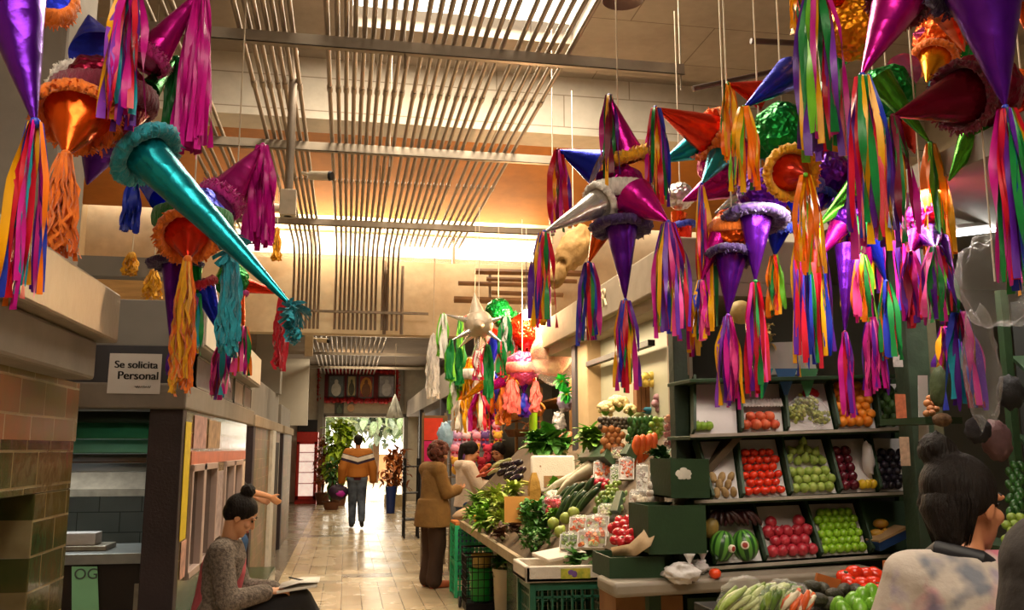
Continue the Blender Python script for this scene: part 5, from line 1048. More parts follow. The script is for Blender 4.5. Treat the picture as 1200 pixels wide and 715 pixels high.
# ------------------------------------------------------------------ people
SK1 = M('skin_warm', '#b97a56', .5, 0, .08, 9, .05, 90); SK2 = M('skin_light', '#c88f68', .5, 0, .08, 9, .05, 90)
HAIRB = M('dark_hair', '#150d0a', .62, 0, .3, 60, .5, 160, (1, 1, .15), spec=.22); HAIRR = M('red_hair', '#4a1a0e', .65, 0, .4, 50, .8, 90, None, '#6a3018')
EYEW, LIP = M('eye_dark', '#1a1210', .2), M('lips', '#8f4038', .45)
def standing(h=1.65, w=1.):
    k = h/1.7; J = {}
    J['pel'], J['neck'], J['head'] = V((0, 0, .92*k)), V((0, -.01, 1.42*k)), V((0, .02, 1.585*k))
    for s, x in (('L', -1), ('R', 1)):
        J['sh'+s] = V((x*.165*k*w, -.01, 1.375*k)); J['el'+s] = V((x*.215*k*w, -.03, 1.1*k)); J['wr'+s] = V((x*.22*k*w, .04, .86*k))
        J['hip'+s] = V((x*.085*k, 0, .9*k)); J['kn'+s] = V((x*.09*k, .02, .49*k)); J['an'+s] = V((x*.09*k, -.02, .08*k)); J['toe'+s] = V((x*.105*k, .13*k, .025*k))
    J['fwd'] = V((0, 1, 0)); J['up'] = V((0, 0, 1)); J['k'] = k; return J
def torso(mb, J, g=0., hips=True, rx=(.155, .135, .15, .165, .11, .055), ry=(.115, .095, .105, .1, .075, .055), lo=-.04):
    a, b = J['pel'], J['neck']; k = J['k']; x = (J['shR']-J['shL']).normalized(); d = (b-a).normalized(); x = (x-d*(x @ d)).normalized(); y = d.cross(x); rings = []
    L = (b-a).length; ts = (lo, .34, .68, .86, .965, 1.03)
    for t, p, q in zip(ts, rx, ry):
        c = a+d*L*t - y*0
        rings.append([c + x*math.cos(2*PI*i/22)*(p*k+g) + y*math.sin(2*PI*i/22)*(q*k+g) for i in range(22)])
    mb.loft(rings)
    mb.caps_(J['shL'], J['shR'], .06*k+g, None, 14)
def arm(mb, J, s, g=0., a=0., b=1., r=(.052, .042, .038, .026)):
    k = J['k']; A, B, Cc = J['sh'+s], J['el'+s], J['wr'+s]
    mb.caps_(A, B, r[0]*k+g, r[1]*k+g, 14)
    if b > 0: mb.caps_(B, B.lerp(Cc, b), r[1]*k+g, (r[1]+(r[3]-r[1])*b)*k+g, 14)
def leg(mb, J, s, g=0., b=1., r=(.082, .058, .05, .036)):
    k = J['k']; A, B, Cc = J['hip'+s], J['kn'+s], J['an'+s]
    mb.caps_(A, B, r[0]*k+g, r[1]*k+g, 16); mid = B.lerp(Cc, .35); mb.caps_(B, mid, r[1]*k+g, .056*k+g, 14); mb.caps_(mid, B.lerp(Cc, b), .056*k+g, r[3]*k+g, 14)
def hand(mb, w, d, n, sc=1., curl=.5, side=1):
    """palm plus five bent fingers; d along the hand, n out of the palm, side puts the thumb"""
    d = V(d).normalized(); n = V(n); n = (n-d*(n @ d)).normalized(); s = d.cross(n)*side; w = V(w)
    rings = []
    for t, hw, th in ((-.01, .024, .02), (.02, .03, .016), (.055, .038, .014), (.085, .039, .012), (.095, .034, .008)):
        c = w+d*t*sc; rings.append([c + s*math.cos(2*PI*i/14)*hw*sc + n*math.sin(2*PI*i/14)*th*sc for i in range(14)])
    mb.loft(rings)
    for off, L, r in ((.029, .07, .0088), (.0098, .08, .009), (-.0098, .074, .0086), (-.029, .058, .0078)):
        p = w+d*.085*sc+s*off*sc; a = curl*.5
        for q, f in enumerate((.45, .32, .23)):
            e = p+(d*math.cos(a)+n*math.sin(a))*L*f*sc; mb.caps_(p, e, r*sc*(1-.08*q), r*sc*(.92-.08*q), 8); p = e; a += curl*.75
    p = w+d*.025*sc+s*.028*sc; e = p+(d*.6+s*.75+n*.25).normalized()*.038*sc; mb.caps_(p, e, .0115*sc, .0098*sc, 8); mb.caps_(e, e+(d*.9+s*.15+n*.4).normalized()*.034*sc, .0098*sc, .0078*sc, 8)
def head(mb, J):
    c, f, u, k = J['head'], J['fwd'].normalized(), J['up'].normalized(), J['k']; k = J.get('hk', k); r = f.cross(u).normalized(); u = r.cross(f); m = Matrix((r, f, u)).transposed()
    P = lambda x, y, z: c+m @ V((x, y, z))*k
    mb.ball(P(0, -.012, .035), (.074*k, .094*k, .085*k), m, 22, 16); mb.ball(P(0, .022, -.035), (.058*k, .066*k, .078*k), m, 20, 14); mb.ball(P(0, .05, -.085), (.03*k, .03*k, .026*k), m, 12, 10)
    mb.caps_(P(0, .082, .012), P(0, .098, -.022), .008*k, .0125*k, 10)
    for s in (-1, 1):
        mb.ball(P(s*.036, .062, -.02), (.026*k, .022*k, .022*k), m, 12, 10); mb.ball(P(s*.034, .078, .03), (.026*k, .014*k, .009*k), m, 12, 8); mb.ball(P(s*.075, -.008, -.005), (.01*k, .02*k, .032*k), m, 10, 10)
    mb.caps_(J['neck']+V((0, -.005, -.03)), P(0, -.02, -.055), .05*k, .048*k, 16)
    return P, m
def face(root, J, P, m):
    k = J['k']; mb = MB()
    for s in (-1, 1): mb.ball(P(s*.032, .077, .012), (.0135*k, .008*k, .0075*k), m, 12, 8)
    obj('eyes', mb, EYEW, root, local=True); mb = MB()
    for s in (-1, 1): mb.tube([P(s*.014, .087, .033), P(s*.034, .084, .04), P(s*.054, .07, .034)], [.003*k, .0045*k, .002*k], 6)
    obj('eyebrows', mb, HAIRB, root, local=True)
    obj('lips', MB().tube([P(-.024, .076, -.058), P(-.01, .086, -.056), P(.01, .086, -.056), P(.024, .076, -.058)], [.003*k, .0075*k, .0075*k, .003*k], 8), LIP, root, local=True)
def person(label, loc, rotz, J, sk, wear, hair, voxel=.007, hands=True, group=None):
    root = thing('person', loc, label, 'person', group, rotz); mb = MB(); P, m = head(mb, J); torso(mb, J, -.012)
    for s, x in (('L', -1), ('R', 1)):
        arm(mb, J, s); leg(mb, J, s); d = J.get('hd'+s, J['wr'+s]-J['el'+s]); hand(mb, J['wr'+s], d, J.get('hn'+s, V((-x, .2, 0))), J['k'], J.get('curl'+s, .5), x*J.get('hs'+s, 1))
        mb.caps_(J['an'+s], J['toe'+s]+V((0, 0, .01)), .034*J['k'], .026*J['k'], 12)
    obj('body', mb, sk, root, local=True, remesh=voxel, smoothit=2, sharp=180); face(root, J, P, m)
    for nm, mt, fn, vx in wear:
        mb = MB(); fn(mb); obj(nm, mb, mt, root, local=True, remesh=vx, smoothit=3, sharp=180)
    mb = MB(); hair(mb, P, m, J.get('hk', J['k'])); obj('hair', mb, hair.mat if hasattr(hair, 'mat') else HAIRB, root, local=True, remesh=min(voxel, .008), smoothit=1, sharp=180)
    return root, P, m
def cap_hair(bun=None, tail=None, low=-.02):
    def f(mb, P, m, k):
        mb.ball(P(0, -.022, .045), (.084*k, .1*k, .09*k), m, 24, 18); mb.ball(P(0, -.058, .012), (.072*k, .06*k, .072*k), m, 20, 14)
        for s in (-1, 1): mb.ball(P(s*.07, -.02, .03+low), (.018*k, .05*k, .05*k), m, 12, 10)
        if bun: mb.ball(P(*bun[0]), bun[1]*k, m, 20, 14, 0, .25, 4, 3); mb.ball(P(bun[0][0], bun[0][1]*.8, bun[0][2]*.8), bun[1]*.7*k, m, 14, 10)
        if tail:
            q = [P(*t) for t in tail]; mb.tube(q, [.034*k, .042*k, .036*k, .026*k, .008*k][:len(q)], 12)
    return f
def shoes(J, g=.006, hb=.03):
    def f(mb):
        for s in 'LR':
            mb.caps_(J['an'+s]+V((0, -.02, -.035)), J['toe'+s]+V((0, 0, .015)), .038*J['k']+g, .032*J['k']+g, 14); mb.caps_(J['an'+s]+V((0, 0, .0)), J['an'+s]+V((0, 0, -.03)), .04*J['k'], None, 12)
    return f
def trousers(J, g=.012, b=.95, r=(.085, .064, .054, .046)):
    def f(mb):
        for s in 'LR': leg(mb, J, s, g, b, r)
        mb.caps_(J['hipL'], J['hipR'], .095*J['k']+g, None, 16); mb.caps_(J['pel'], J['pel']+(J['neck']-J['pel'])*.16, .125*J['k'], .125*J['k'], 18)
    return f
def top(J, g=.014, sleeve=.93, lo=-.04, r=(.056, .048, .04, .034), rx=(.155, .135, .15, .165, .11, .055), ry=(.12, .1, .11, .1, .075, .056), half=False):
    def f(mb):
        torso(mb, J, g, True, rx, ry, lo)
        for s in 'LR':
            if half: mb.caps_(J['sh'+s], J['sh'+s].lerp(J['el'+s], .5), r[0]*J['k']+g, .058*J['k']+g, 16)
            else: arm(mb, J, s, g, 0, sleeve, r)
    return f
# --- woman in tie-dye shirt, near right, seen from behind
def tiedye():
    m, t, b = nt('tie_dye'); tc = t.nodes.new('ShaderNodeTexCoord'); o = rgb('#b3a69c'); src = None
    for k, (c, sc, lo) in enumerate((('#b0456a', 7., .56), ('#4a5a72', 9., .58), ('#c86a7a', 5., .58), ('#8a7f96', 11., .56))):
        mp = t.nodes.new('ShaderNodeMapping'); mp.inputs['Location'].default_value = (k*3.1, k*1.7, k); t.links.new(tc.outputs['Object'], mp.inputs[0])
        nz = N(t, 'ShaderNodeTexNoise', Scale=sc, Detail=3.); t.links.new(mp.outputs[0], nz.inputs['Vector'])
        o = mixc(t, ramp(t, nz.outputs['Fac'], [(lo, (0, 0, 0, 1)), (lo+.12, (.75, .75, .75, 1))]), o, rgb(c))
    t.links.new(o, b.inputs['Base Color']); b.inputs['Roughness'].default_value = .85
    n2 = N(t, 'ShaderNodeTexNoise', Scale=16., Detail=4.); t.links.new(tc.outputs['Object'], n2.inputs['Vector']); bp = N(t, 'ShaderNodeBump', Strength=.35, Distance=.02); t.links.new(n2.outputs['Fac'], bp.inputs['Height']); t.links.new(bp.outputs[0], b.inputs['Normal']); return m
J = standing(1.5, .9); J['hk'] = .99; J['head'] += V((.03, .02, -.022)); a = math.radians(-60); J['fwd'] = V((math.sin(-a), math.cos(a), -.12)); J['up'] = V((.08, .12, 1))
J['elL'] = V((-.2, .03, .98)); J['wrL'] = V((-.16, .22, .95)); J['elR'] = V((.2, .05, .98)); J['wrR'] = V((.16, .26, 1.0))
p0 = pY(1124, 600, 2.02)
root, P, m = person('woman with dark bun and tie-dye shirt seen from behind beside the near tomatoes', (p0.x, p0.y, 0), math.radians(-14), J, SK1, [
    ('tie_dye_shirt', tiedye(), top(J, .012, half=True, lo=-.1), .008), ('trousers', M('dark_trousers', '#22222a', .8), trousers(J), .01), ('shoes', M('dark_shoes', '#1c1a1a', .6), shoes(J), .008)],
    cap_hair(bun=((-.025, -.06, .135), .046), low=-.0), .006)
hh = MB()
obj('nape_hair', MB().caps_(P(0, -.062, -.01), P(.005, -.05, -.1), .066, .036, 16), HAIRB, root, local=True, sharp=180)
for k in range(70):                  # loose strands at nape and crown
    a = RN.uniform(-1.7, 1.3); q = [P(math.sin(a)*.045, -.035-math.cos(a)*.05, -.1+jit(.02)), P(math.sin(a)*.078, -.03-math.cos(a)*.08, -.03), P(math.sin(a)*.088, -.03-math.cos(a)*.09, .0), P(math.sin(a)*.06, -.05-math.cos(a)*.05, .09), P(-.01+jit(.02), -.055+jit(.02), .125)]
    hh.tube(q, [.001, .0014, .002, .002, .001], 5)
obj('hair_strands', hh, HAIRB, root, local=True, sharp=180)
q = [P(.085, .04, -.165), P(.078, -.05, -.125), P(0, -.11, -.108), P(-.078, -.05, -.125), P(-.085, .04, -.165)]
obj('apron_strap', MB().tube(q, .011, 8, squash=1.6), M('black_strap', '#15131a', .6), root, local=True)
# --- dark-sleeved person at the right edge
J = standing(1.66, 1.1); p0 = pY(1418, 700, 1.12)
person('person in dark jacket cut off by the right edge, closest to the camera', (p0.x, p0.y, 0), math.radians(-35), J, SK1, [
    ('dark_jacket', M('dark_jacket', '#2c2624', .85, 0, .25, 8, .3, 30), top(J, .03, .95, -.12), .01), ('trousers', M('dark_trousers', '#22222a', .8), trousers(J), .012), ('shoes', M('dark_shoes', '#1c1a1a', .6), shoes(J), .01)], cap_hair(), .009)
# --- seated woman reading
J = standing(1.6); J['pel'] = V((0, .02, .53)); J['neck'] = V((0, .1, 1.0)); J['head'] = V((0, .155, 1.135)); J['fwd'] = V((-.02, .86, -.5)); J['up'] = V((0, .5, .86))
for s, x in (('L', -1), ('R', 1)): J['sh'+s] = V((x*.155, .075, .955)); J['hip'+s] = V((x*.085, .04, .52))
J['elR'] = V((.21, .13, .7)); J['wrR'] = V((.1, .33, .73)); J['elL'] = V((-.2, .16, .71)); J['wrL'] = V((-.07, .36, .72))
J['hdR'] = V((-.25, .9, .05)); J['hnR'] = V((-.3, .1, -1)); J['hdL'] = V((.2, .9, .0)); J['hnL'] = V((.3, 0, 1)); J['curlR'] = .7; J['curlL'] = .45
J['knR'] = V((.03, .5, .665)); J['anR'] = V((-.06, .72, .32)); J['toeR'] = V((-.06, .86, .26)); J['knL'] = V((-.06, .47, .52)); J['anL'] = V((-.1, .44, .09)); J['toeL'] = V((-.1, .58, .03))
p0 = pY(262, 640, 5.45); WL = (-.735, 5.45, 0)
root, P, m = person('woman in grey cardigan sitting on the green ledge, reading papers', WL, math.radians(-90), J, SK2, [
    ('grey_cardigan', M('grey_knit', '#5f544c', .95, 0, .35, 60, .5, 120, None, '#8a7c70'), top(J, .016, .92, -.02), .007), ('pink_blouse', M('pink_blouse', '#b8505a', .8, 0, .15, 20), lambda mb: (torso(mb, J, .004, True, (.165, .14, .14, .12, .075, .06), (.135, .125, .128, .112, .075, .062), -.14)), .008),
    ('black_trousers', M('black_trousers', '#1a1718', .85, 0, .2, 10, .2, 40), trousers(J, .014, .95, (.088, .068, .058, .05)), .008), ('shoes', M('dark_shoes', '#1c1a1a', .6), shoes(J), .008)],
    cap_hair(bun=((0, -.045, .15), .045), low=0), .005)
w2 = lambda x, y, z: V((WL[0]+y, WL[1]-x, z))
r = thing('booklet', w2(.0, .46, .7), 'open white papers held on the reading woman lap', 'papers'); A = [w2(.13, .38, .735), w2(-.1, .38, .735), w2(-.1, .6, .765), w2(.13, .6, .765)]
obj('lower_page', MB().prism(A, (0, 0, -1), .012), M('white_page', '#d8d2c8', .7, 0, .05, 20), r, smooth=False)
B = [q+V((.01, .01, .012)) for q in A]; obj('upper_page', MB().loft([[B[0], B[1]], [B[0].lerp(B[3], .5)+V((0, 0, .015)), B[1].lerp(B[2], .5)+V((0, 0, .015))], [B[3], B[2]]], 0, False, False), M('white_page', '#d8d2c8', .7), r, solid=.002)
pn = [w2(.06, .44, .80), w2(.02, .52, .775)]; tag(obj('pen', MB().tube(pn, .004, 8), BLACKM), 'dark pen in the reading woman hand', 'pen')
p = w2(-.12, .3, .62); tag(obj('yellow_bag', MB().ball(p, (.05, .06, .05), None, 16, 12, 0, .3, 3, 2), M('yellow_bag', '#c8961c', .5), sharp=180), 'small yellow packet on the lap behind the papers', 'packet')
# --- brown-jacket woman with curly red hair
def curly(mb, P, m, k):
    mb.ball(P(0, -.02, .04), (.088*k, .1*k, .092*k), m, 20, 14)
    for q in range(130):
        d = V((RN.gauss(0, 1), RN.gauss(-.35, 1), RN.gauss(.15, 1))).normalized()
        if d.y > .5 and d.z < .55: continue
        mb.ball(P(d.x*.118, -.025+d.y*.118, .02+d.z*.118), .03*k, None, 8, 6)
curly.mat = HAIRR
J = standing(1.59); J['head'] += V((0, .06, -.02)); J['fwd'] = V((.1, .95, -.3)); J['up'] = V((0, .3, 1)); J['neck'] += V((0, .035, -.01))
for s, x in (('L', -1), ('R', 1)): J['el'+s] = V((x*.21, .06, 1.03)); J['wr'+s] = V((x*.09, .27, 1.06)); J['hd'+s] = V((-x*.4, .9, .1)); J['hn'+s] = V((-x*.5, 0, .8)); J['curl'+s] = .7; J['toe'+s] = J['toe'+s]+V((0, .02, 0))
BJ = M('brown_jacket', '#7a5a2c', .9, 0, .15, 12, .3, 40)
def coat(J):
    def f(mb):
        torso(mb, J, .035, True, (.15, .14, .15, .155, .11, .055), (.13, .115, .115, .105, .08, .055), -.02)
        a = J['pel']; mb.loft([[a+V((math.cos(2*PI*i/24)*rx, math.sin(2*PI*i/24)*ry, z)) for i in range(24)] for z, rx, ry in ((.1, .19, .165), (-.05, .225, .195), (-.2, .24, .205))])
        for s in 'LR': arm(mb, J, s, .024, 0, .92, (.056, .05, .044, .04))
    return f
person('woman with curly red hair in a brown jacket standing at the stand', (.985, 10.3, 0), math.radians(-68), J, SK2, [
    ('brown_jacket', BJ, coat(J), .009), ('brown_trousers', M('dark_brown_trousers', '#3a2416', .9, 0, .15, 8, .2, 30), trousers(J, .03, .97, (.085, .075, .07, .066)), .01), ('shoes', M('orange_shoes', '#b05a34', .6), shoes(J, .01), .008)], curly, .008)
# --- white hoodie
J = standing(1.6); J['head'] += V((0, .05, -.01)); J['fwd'] = V((-.05, .95, -.25)); J['up'] = V((0, .2, 1)); J['neck'] += V((0, .03, 0))
for s, x in (('L', -1), ('R', 1)): J['el'+s] = V((x*.2, .1, 1.05)); J['wr'+s] = V((x*.1, .32, 1.08)); J['hd'+s] = V((0, 1, .05)); J['curl'+s] = .5
def hoodie(mb): top(J, .03, .95, -.08)(mb); mb.tube([J['neck']+V((-.1, .04, -.02)), J['neck']+V((-.07, -.08, .0)), J['neck']+V((0, -.12, -.01)), J['neck']+V((.07, -.08, 0)), J['neck']+V((.1, .04, -.02))], [.03, .05, .06, .05, .03], 12)
p0 = pY(546, 560, 10.9)
person('woman with dark ponytail in a white hoodie and jeans beside the brown jacket', (p0.x, p0.y, 0), math.radians(-78), J, SK2, [
    ('white_hoodie', M('white_fleece', '#d8c8b8', .95, 0, .06, 9, .3, 40), hoodie, .009), ('blue_jeans', M('blue_jeans', '#2c4a72', .9, 0, .2, 12), trousers(J, .016), .01), ('shoes', M('dark_shoes', '#1c1a1a', .6), shoes(J), .01)],
    cap_hair(tail=((0, -.09, .07), (0, -.135, .04), (0, -.14, -.06), (.01, -.13, -.15), (.01, -.12, -.22))), .008)
# --- vendor
J = standing(1.6); J['head'] += V((0, .05, -.02)); J['fwd'] = V((.12, .9, -.42)); J['up'] = V((0, .35, 1)); J['neck'] += V((0, .03, 0))
J['elL'] = V((-.22, .1, 1.08)); J['wrL'] = V((-.12, .33, 1.12)); J['elR'] = V((.22, .12, 1.06)); J['wrR'] = V((.2, .34, 1.08))
for s in 'LR': J['hd'+s] = V((0, 1, -.1)); J['hn'+s] = V((0, .1, -1)); J['curl'+s] = .45
p0 = pY(587, 560, 11.2)
person('dark-haired vendor in a black top reaching across behind the vegetables', (p0.x, p0.y, 0), math.radians(142), J, SK2, [
    ('black_top', M('black_top', '#1c1a20', .85, 0, .15, 10), top(J, .014, half=True), .009), ('trousers', M('dark_trousers', '#22222a', .8), trousers(J), .012), ('shoes', M('dark_shoes', '#1c1a1a', .6), shoes(J), .01)],
    cap_hair(tail=((0, -.08, .05), (.04, -.12, .0), (.05, -.11, -.09), (.05, -.09, -.15))), .008)
# --- man walking away
def chevron():
    m, t, b = nt('orange_jacket'); tc = t.nodes.new('ShaderNodeTexCoord'); sp = t.nodes.new('ShaderNodeSeparateXYZ'); t.links.new(tc.outputs['Object'], sp.inputs[0])
    ab = t.nodes.new('ShaderNodeMath'); ab.operation = 'ABSOLUTE'; t.links.new(sp.outputs[0], ab.inputs[0]); ml = t.nodes.new('ShaderNodeMath'); ml.operation = 'MULTIPLY_ADD'; ml.inputs[1].default_value = -.28; t.links.new(ab.outputs[0], ml.inputs[0]); t.links.new(sp.outputs[2], ml.inputs[2])
    mr = N(t, 'ShaderNodeMapRange'); mr.inputs[1].default_value = 1.1; mr.inputs[2].default_value = 1.5; t.links.new(ml.outputs[0], mr.inputs[0])
    n = t.nodes.new('ShaderNodeValToRGB'); n.color_ramp.interpolation = 'CONSTANT'; e = n.color_ramp.elements
    st = [(0, '#a8641c'), (.27, '#2c1c34'), (.4, '#d8ccc0'), (.6, '#2c2234'), (.63, '#a8641c')]
    while len(e) < len(st): e.new(.5)
    for k, (p, c) in enumerate(st): e[k].position = p; e[k].color = rgb(c)
    t.links.new(mr.outputs[0], n.inputs[0]); t.links.new(n.outputs[0], b.inputs['Base Color']); b.inputs['Roughness'].default_value = .8; return m
J = standing(1.78, 1.12); J['knL'] = V((-.08, .1, .5)); J['anL'] = V((-.08, .1, .09)); J['toeL'] = V((-.1, .26, .03)); J['knR'] = V((.09, .02, .52)); J['anR'] = V((.1, -.2, .16)); J['toeR'] = V((.11, -.06, .04))
J['elL'] = V((-.29, -.05, 1.14)); J['wrL'] = V((-.3, .04, .89)); J['elR'] = V((.29, -.02, 1.15)); J['wrR'] = V((.31, .02, .9)); J['curlL'] = 1.1
def shorthair(mb, P, m, k): mb.ball(P(0, -.018, .042), (.08*k, .098*k, .088*k), m, 20, 14); mb.ball(P(0, -.06, -.01), (.066*k, .045*k, .06*k), m, 16, 12)
MW = (.24, 18.0, 0)
root, P, m = person('man in orange jacket with white and navy chevron walking away down the aisle', MW, 0, J, SK1, [
    ('orange_jacket', chevron(), top(J, .03, .95, .02, (.062, .055, .045, .04), (.165, .16, .18, .195, .12, .06)), .012), ('blue_jeans', M('dark_jeans', '#263044', .9, 0, .35, 6, .1, 30, None, '#5f6a7c'), trousers(J, .02), .012), ('shoes', M('dark_shoes', '#1c1a1a', .6), shoes(J), .012), ('jacket_hem', M('maroon_hem', '#4a1420', .9), lambda mb: mb.loft([[J['pel']+V((math.cos(2*PI*i/20)*.17, math.sin(2*PI*i/20)*.13, z)) for i in range(20)] for z in (-.05, .04)]), .012)], shorthair, .012)
p = V((MW[0]-.36, MW[1]+.06, .68)); r = thing('sports_bag', p-V((0, 0, .15)), 'purple and black bag hanging from the walking man left hand', 'bag')
obj('bag_body', MB().ball(p, (.19, .13, .15), None, 20, 14, 0, .15, 3, 4), M('dark_purple_bag', '#2a1030', .6, 0, .4, 9), r, sharp=180); obj('pink_panel', MB().ball(p+V((.03, -.07, -.02)), (.11, .07, .07), None, 16, 12, 0, .2, 3, 6), M('bright_pink', '#b01c9a', .6), r, sharp=180)
obj('bag_handle', MB().tube([p+V((-.06, 0, .12)), p+V((-.03, -.02, .2)), p+V((.04, -.02, .21)), p+V((.08, 0, .12))], .01, 8), M('dark_purple_bag', '#2a1030', .6), r)
# --- person half hidden in the gap between left stalls
J = standing(1.68); J['elR'] = V((.2, .2, 1.12)); J['wrR'] = V((.16, .46, 1.05)); J['hdR'] = V((-.3, .7, -.5)); J['elL'] = V((-.2, .1, 1.1)); J['wrL'] = V((-.14, .34, 1.02)); J['knR'] = V((.1, .2, .62)); J['anR'] = V((.1, .14, .22)); J['toeR'] = V((.1, .28, .17))
person('person in blue jeans leaning out between the left stalls, forearm held out', (-1.2, 9.47, 0), math.radians(-85), J, SK2, [
    ('dark_jacket', M('dark_jacket2', '#3a3434', .85), top(J, .02, .1, -.1), .01), ('blue_jeans', M('blue_jeans', '#2c4a72', .9), trousers(J, .016), .01), ('shoes', M('dark_shoes', '#1c1a1a', .6), shoes(J), .01)], cap_hair(), .009)
# ------------------------------------------------------------------ conduits, struts, cameras
CND = M('conduit', '#85786a', .5, .45, .22, 3, .05, 20, (1, .15, 1))
def conduit(px, y0=20, turn=True, drop=None):
    a = pZ(px, y0, 4.1); x = a.x; pts = [V((x, 2.6, 4.1)), V((x, 11.35, 4.1))]
    if turn:
        for k in range(1, 7): t = k/6*PI/2; pts.append(V((x, 11.35+.35*math.sin(t), 4.1-.35*(1-math.cos(t)))))
        pts.append(V((x, 11.7, 3.04)))
    mb = MB().tube(pts, .0165, 8)
    for y in (3.6, 6.3, 8.6): mb.tube([V((x, y+dy, 4.1)) for dy in (-.05, .05)], .022, 8)
    return obj('hanging_conduit', mb, CND, origin=(x, 7, 4.1), sharp=50)
for grp, lab, xs, turn in (('conduits turning down the wall', 'thin steel conduit in the wide ceiling bundle that bends down the cream wall', [383, 395, 406, 417, 428, 439, 450, 462, 474, 485, 502, 515, 527, 540], True),
                           ('conduits of the right half', 'thin steel conduit in the right half of the wide ceiling bundle', [552, 565, 577, 590, 602, 622, 636, 650, 663, 676, 690], False),
                           ('conduits of the left bundle', 'thin steel conduit in the narrow bundle left of the wide one', [278, 290, 300, 311, 321, 331, 341], True),
                           ('conduits over the left stalls', 'thin steel conduit over the left stalls near the piñatas', [150, 164, 178, 196, 208], False)):
    for x in xs: tag(conduit(x, 20, turn), lab, 'conduit', grp)
STR = M('strut_steel', '#8f8374', .45, .6, .15, 6)
for y, x0, x1, lab in ((5.42, -1.9, 2.17, 'galvanised strut channel nearest the camera, carrying the conduits'), (7.45, -1.9, 1.75, 'middle galvanised strut channel under the conduits'), (10.05, -1.6, 2.35, 'far galvanised strut channel by the clerestory')):
    r = thing('strut_channel', ((x0+x1)/2, y, 4.0), lab, 'strut')
    obj('channel', MB().span(x0, x1, y-.025, y+.025, 4.0, 4.005).span(x0, x1, y-.025, y-.02, 4.0, 4.075).span(x0, x1, y+.02, y+.025, 4.0, 4.075), STR, r, smooth=False)
    for x in (x0+.25, .3, x1-.02): obj('threaded_rod', MB().tube([V((x, y, 3.9)), V((x, y, 4.74 if y > 8.9 else CZ))], .006, 6), STEELD, r)
for y, lab in ((14, 'first strut bar beyond the cream wall'), (17, 'second strut bar beyond the cream wall'), (20.5, 'third strut bar of the far passage'), (24, 'last strut bar of the far passage')):
    tag(obj('strut_channel', MB().span(-1.9, 2.0, y-.03, y+.03, 3.6, 3.66), STR, smooth=False), lab, 'strut')
for k in range(16):
    x = -.75+k*.1; tag(obj('hanging_conduit', MB().tube([(x, 12.1, 3.7), (x, 26.9, 3.7)], .022, 6), CND), 'thin conduit under the low ceiling of the far passage', 'conduit', 'conduits of the far passage')
# bare wall conduits and stub boards on the cream wall
for px, y0, y1, lab in ((452, 306, 392, 'vertical pipe at the right end of the wall conduits'), (472, 312, 392, 'lone vertical pipe on the cream wall')):
    a, b = pY(px, y0, 11.72), pY(px, y1, 11.72); tag(obj('wall_pipe', MB().tube([a, (a.x, a.y, b.z)], .022, 8), CND), lab, 'pipe')
a, b = pY(330, 362, 11.6), pY(502, 366, 11.6); tag(obj('wall_bracket', MB().span(a.x, b.x, 11.58, 11.62, a.z-.03, a.z), STEELD, smooth=False), 'horizontal steel bracket holding the wall conduits', 'bracket')
for px0, px1, y, Y, lab in ((556, 690, 318, 11.2, 'topmost brown timber propped by the canopy'), (570, 676, 327, 11.0, 'second brown timber of the propped stack'), (537, 640, 332, 10.8, 'thin pale timber sticking out left of the stack'), (576, 660, 343, 10.6, 'third brown timber over the silver star'), (532, 650, 351, 10.4, 'lowest brown timber behind the silver star')):
    a, b = pY(px0, y, Y), pY(px1, y+3, Y); tag(obj('timber', MB().tube([a, b], .04 if px1-px0 > 110 else .028, 4), M('brown_timber', '#7a5836', .7, 0, .25, 6, .1, 30), smooth=False), lab, 'timber')
for px, lab in ((640, 'grey steel prop holding the brown timbers up from the canopy'), (574, 'thin grey wire prop by the silver star under the timbers')):
    a = pY(px, 318, 11.25); tag(obj('hanging_prop', MB().tube([(a.x, 11.25, 2.77 if px > 600 else 3.3), (a.x, 11.25, a.z)], .02, 6), STEELD), lab, 'prop')
def dropbox(px0, y0, y1, Y, lab):
    a, b = pY(px0, y0, Y), pY(px0, y1, Y); r = thing('hanging_junction_pole', (a.x, Y, b.z), lab, 'pole')
    obj('pipe', MB().tube([(a.x, Y, b.z), (a.x, Y, a.z)], .03, 10), CND, r); m_ = pY(px0, y1-30, Y)
    obj('junction_box', MB().span(a.x-.055, a.x+.055, Y-.05, Y+.05, b.z, m_.z), M('pale_box', '#b5a893', .5), r, smooth=False, bevel=.005); return a.x, b.z
dropbox(345, 60, 254, 6.2, 'pale junction pole hanging between the two conduit bundles'); dropbox(368, 240, 418, 12.6, 'pale junction pole hanging beneath the far passage')
def camera_(px, py, Y, sgn, lab):
    p = pY(px, py, Y); r = thing('hanging_security_camera', p, lab, 'camera'); d = V((sgn, -.5, -.12)).normalized()
    obj('camera_body', MB().tube([p-d*.09, p-d*.085, p+d*.07], [.02, .032, .034], 12), M('pale_plastic', '#c4b8a4', .4), r, sharp=40); obj('lens', MB().tube([p+d*.07, p+d*.088], [.036, .03], 12), BLACKM, r, sharp=40)
    obj('bracket', MB().tube([p-d*.05, p-d*.05+V((-sgn*.09, .05, .03))], .012, 8), M('pale_plastic', '#c4b8a4', .4), r)
camera_(376, 206, 6.2, 1, 'security camera pointing right on the junction pole'); camera_(318, 243, 6.4, -1, 'security camera pointing left by the magenta tassel')

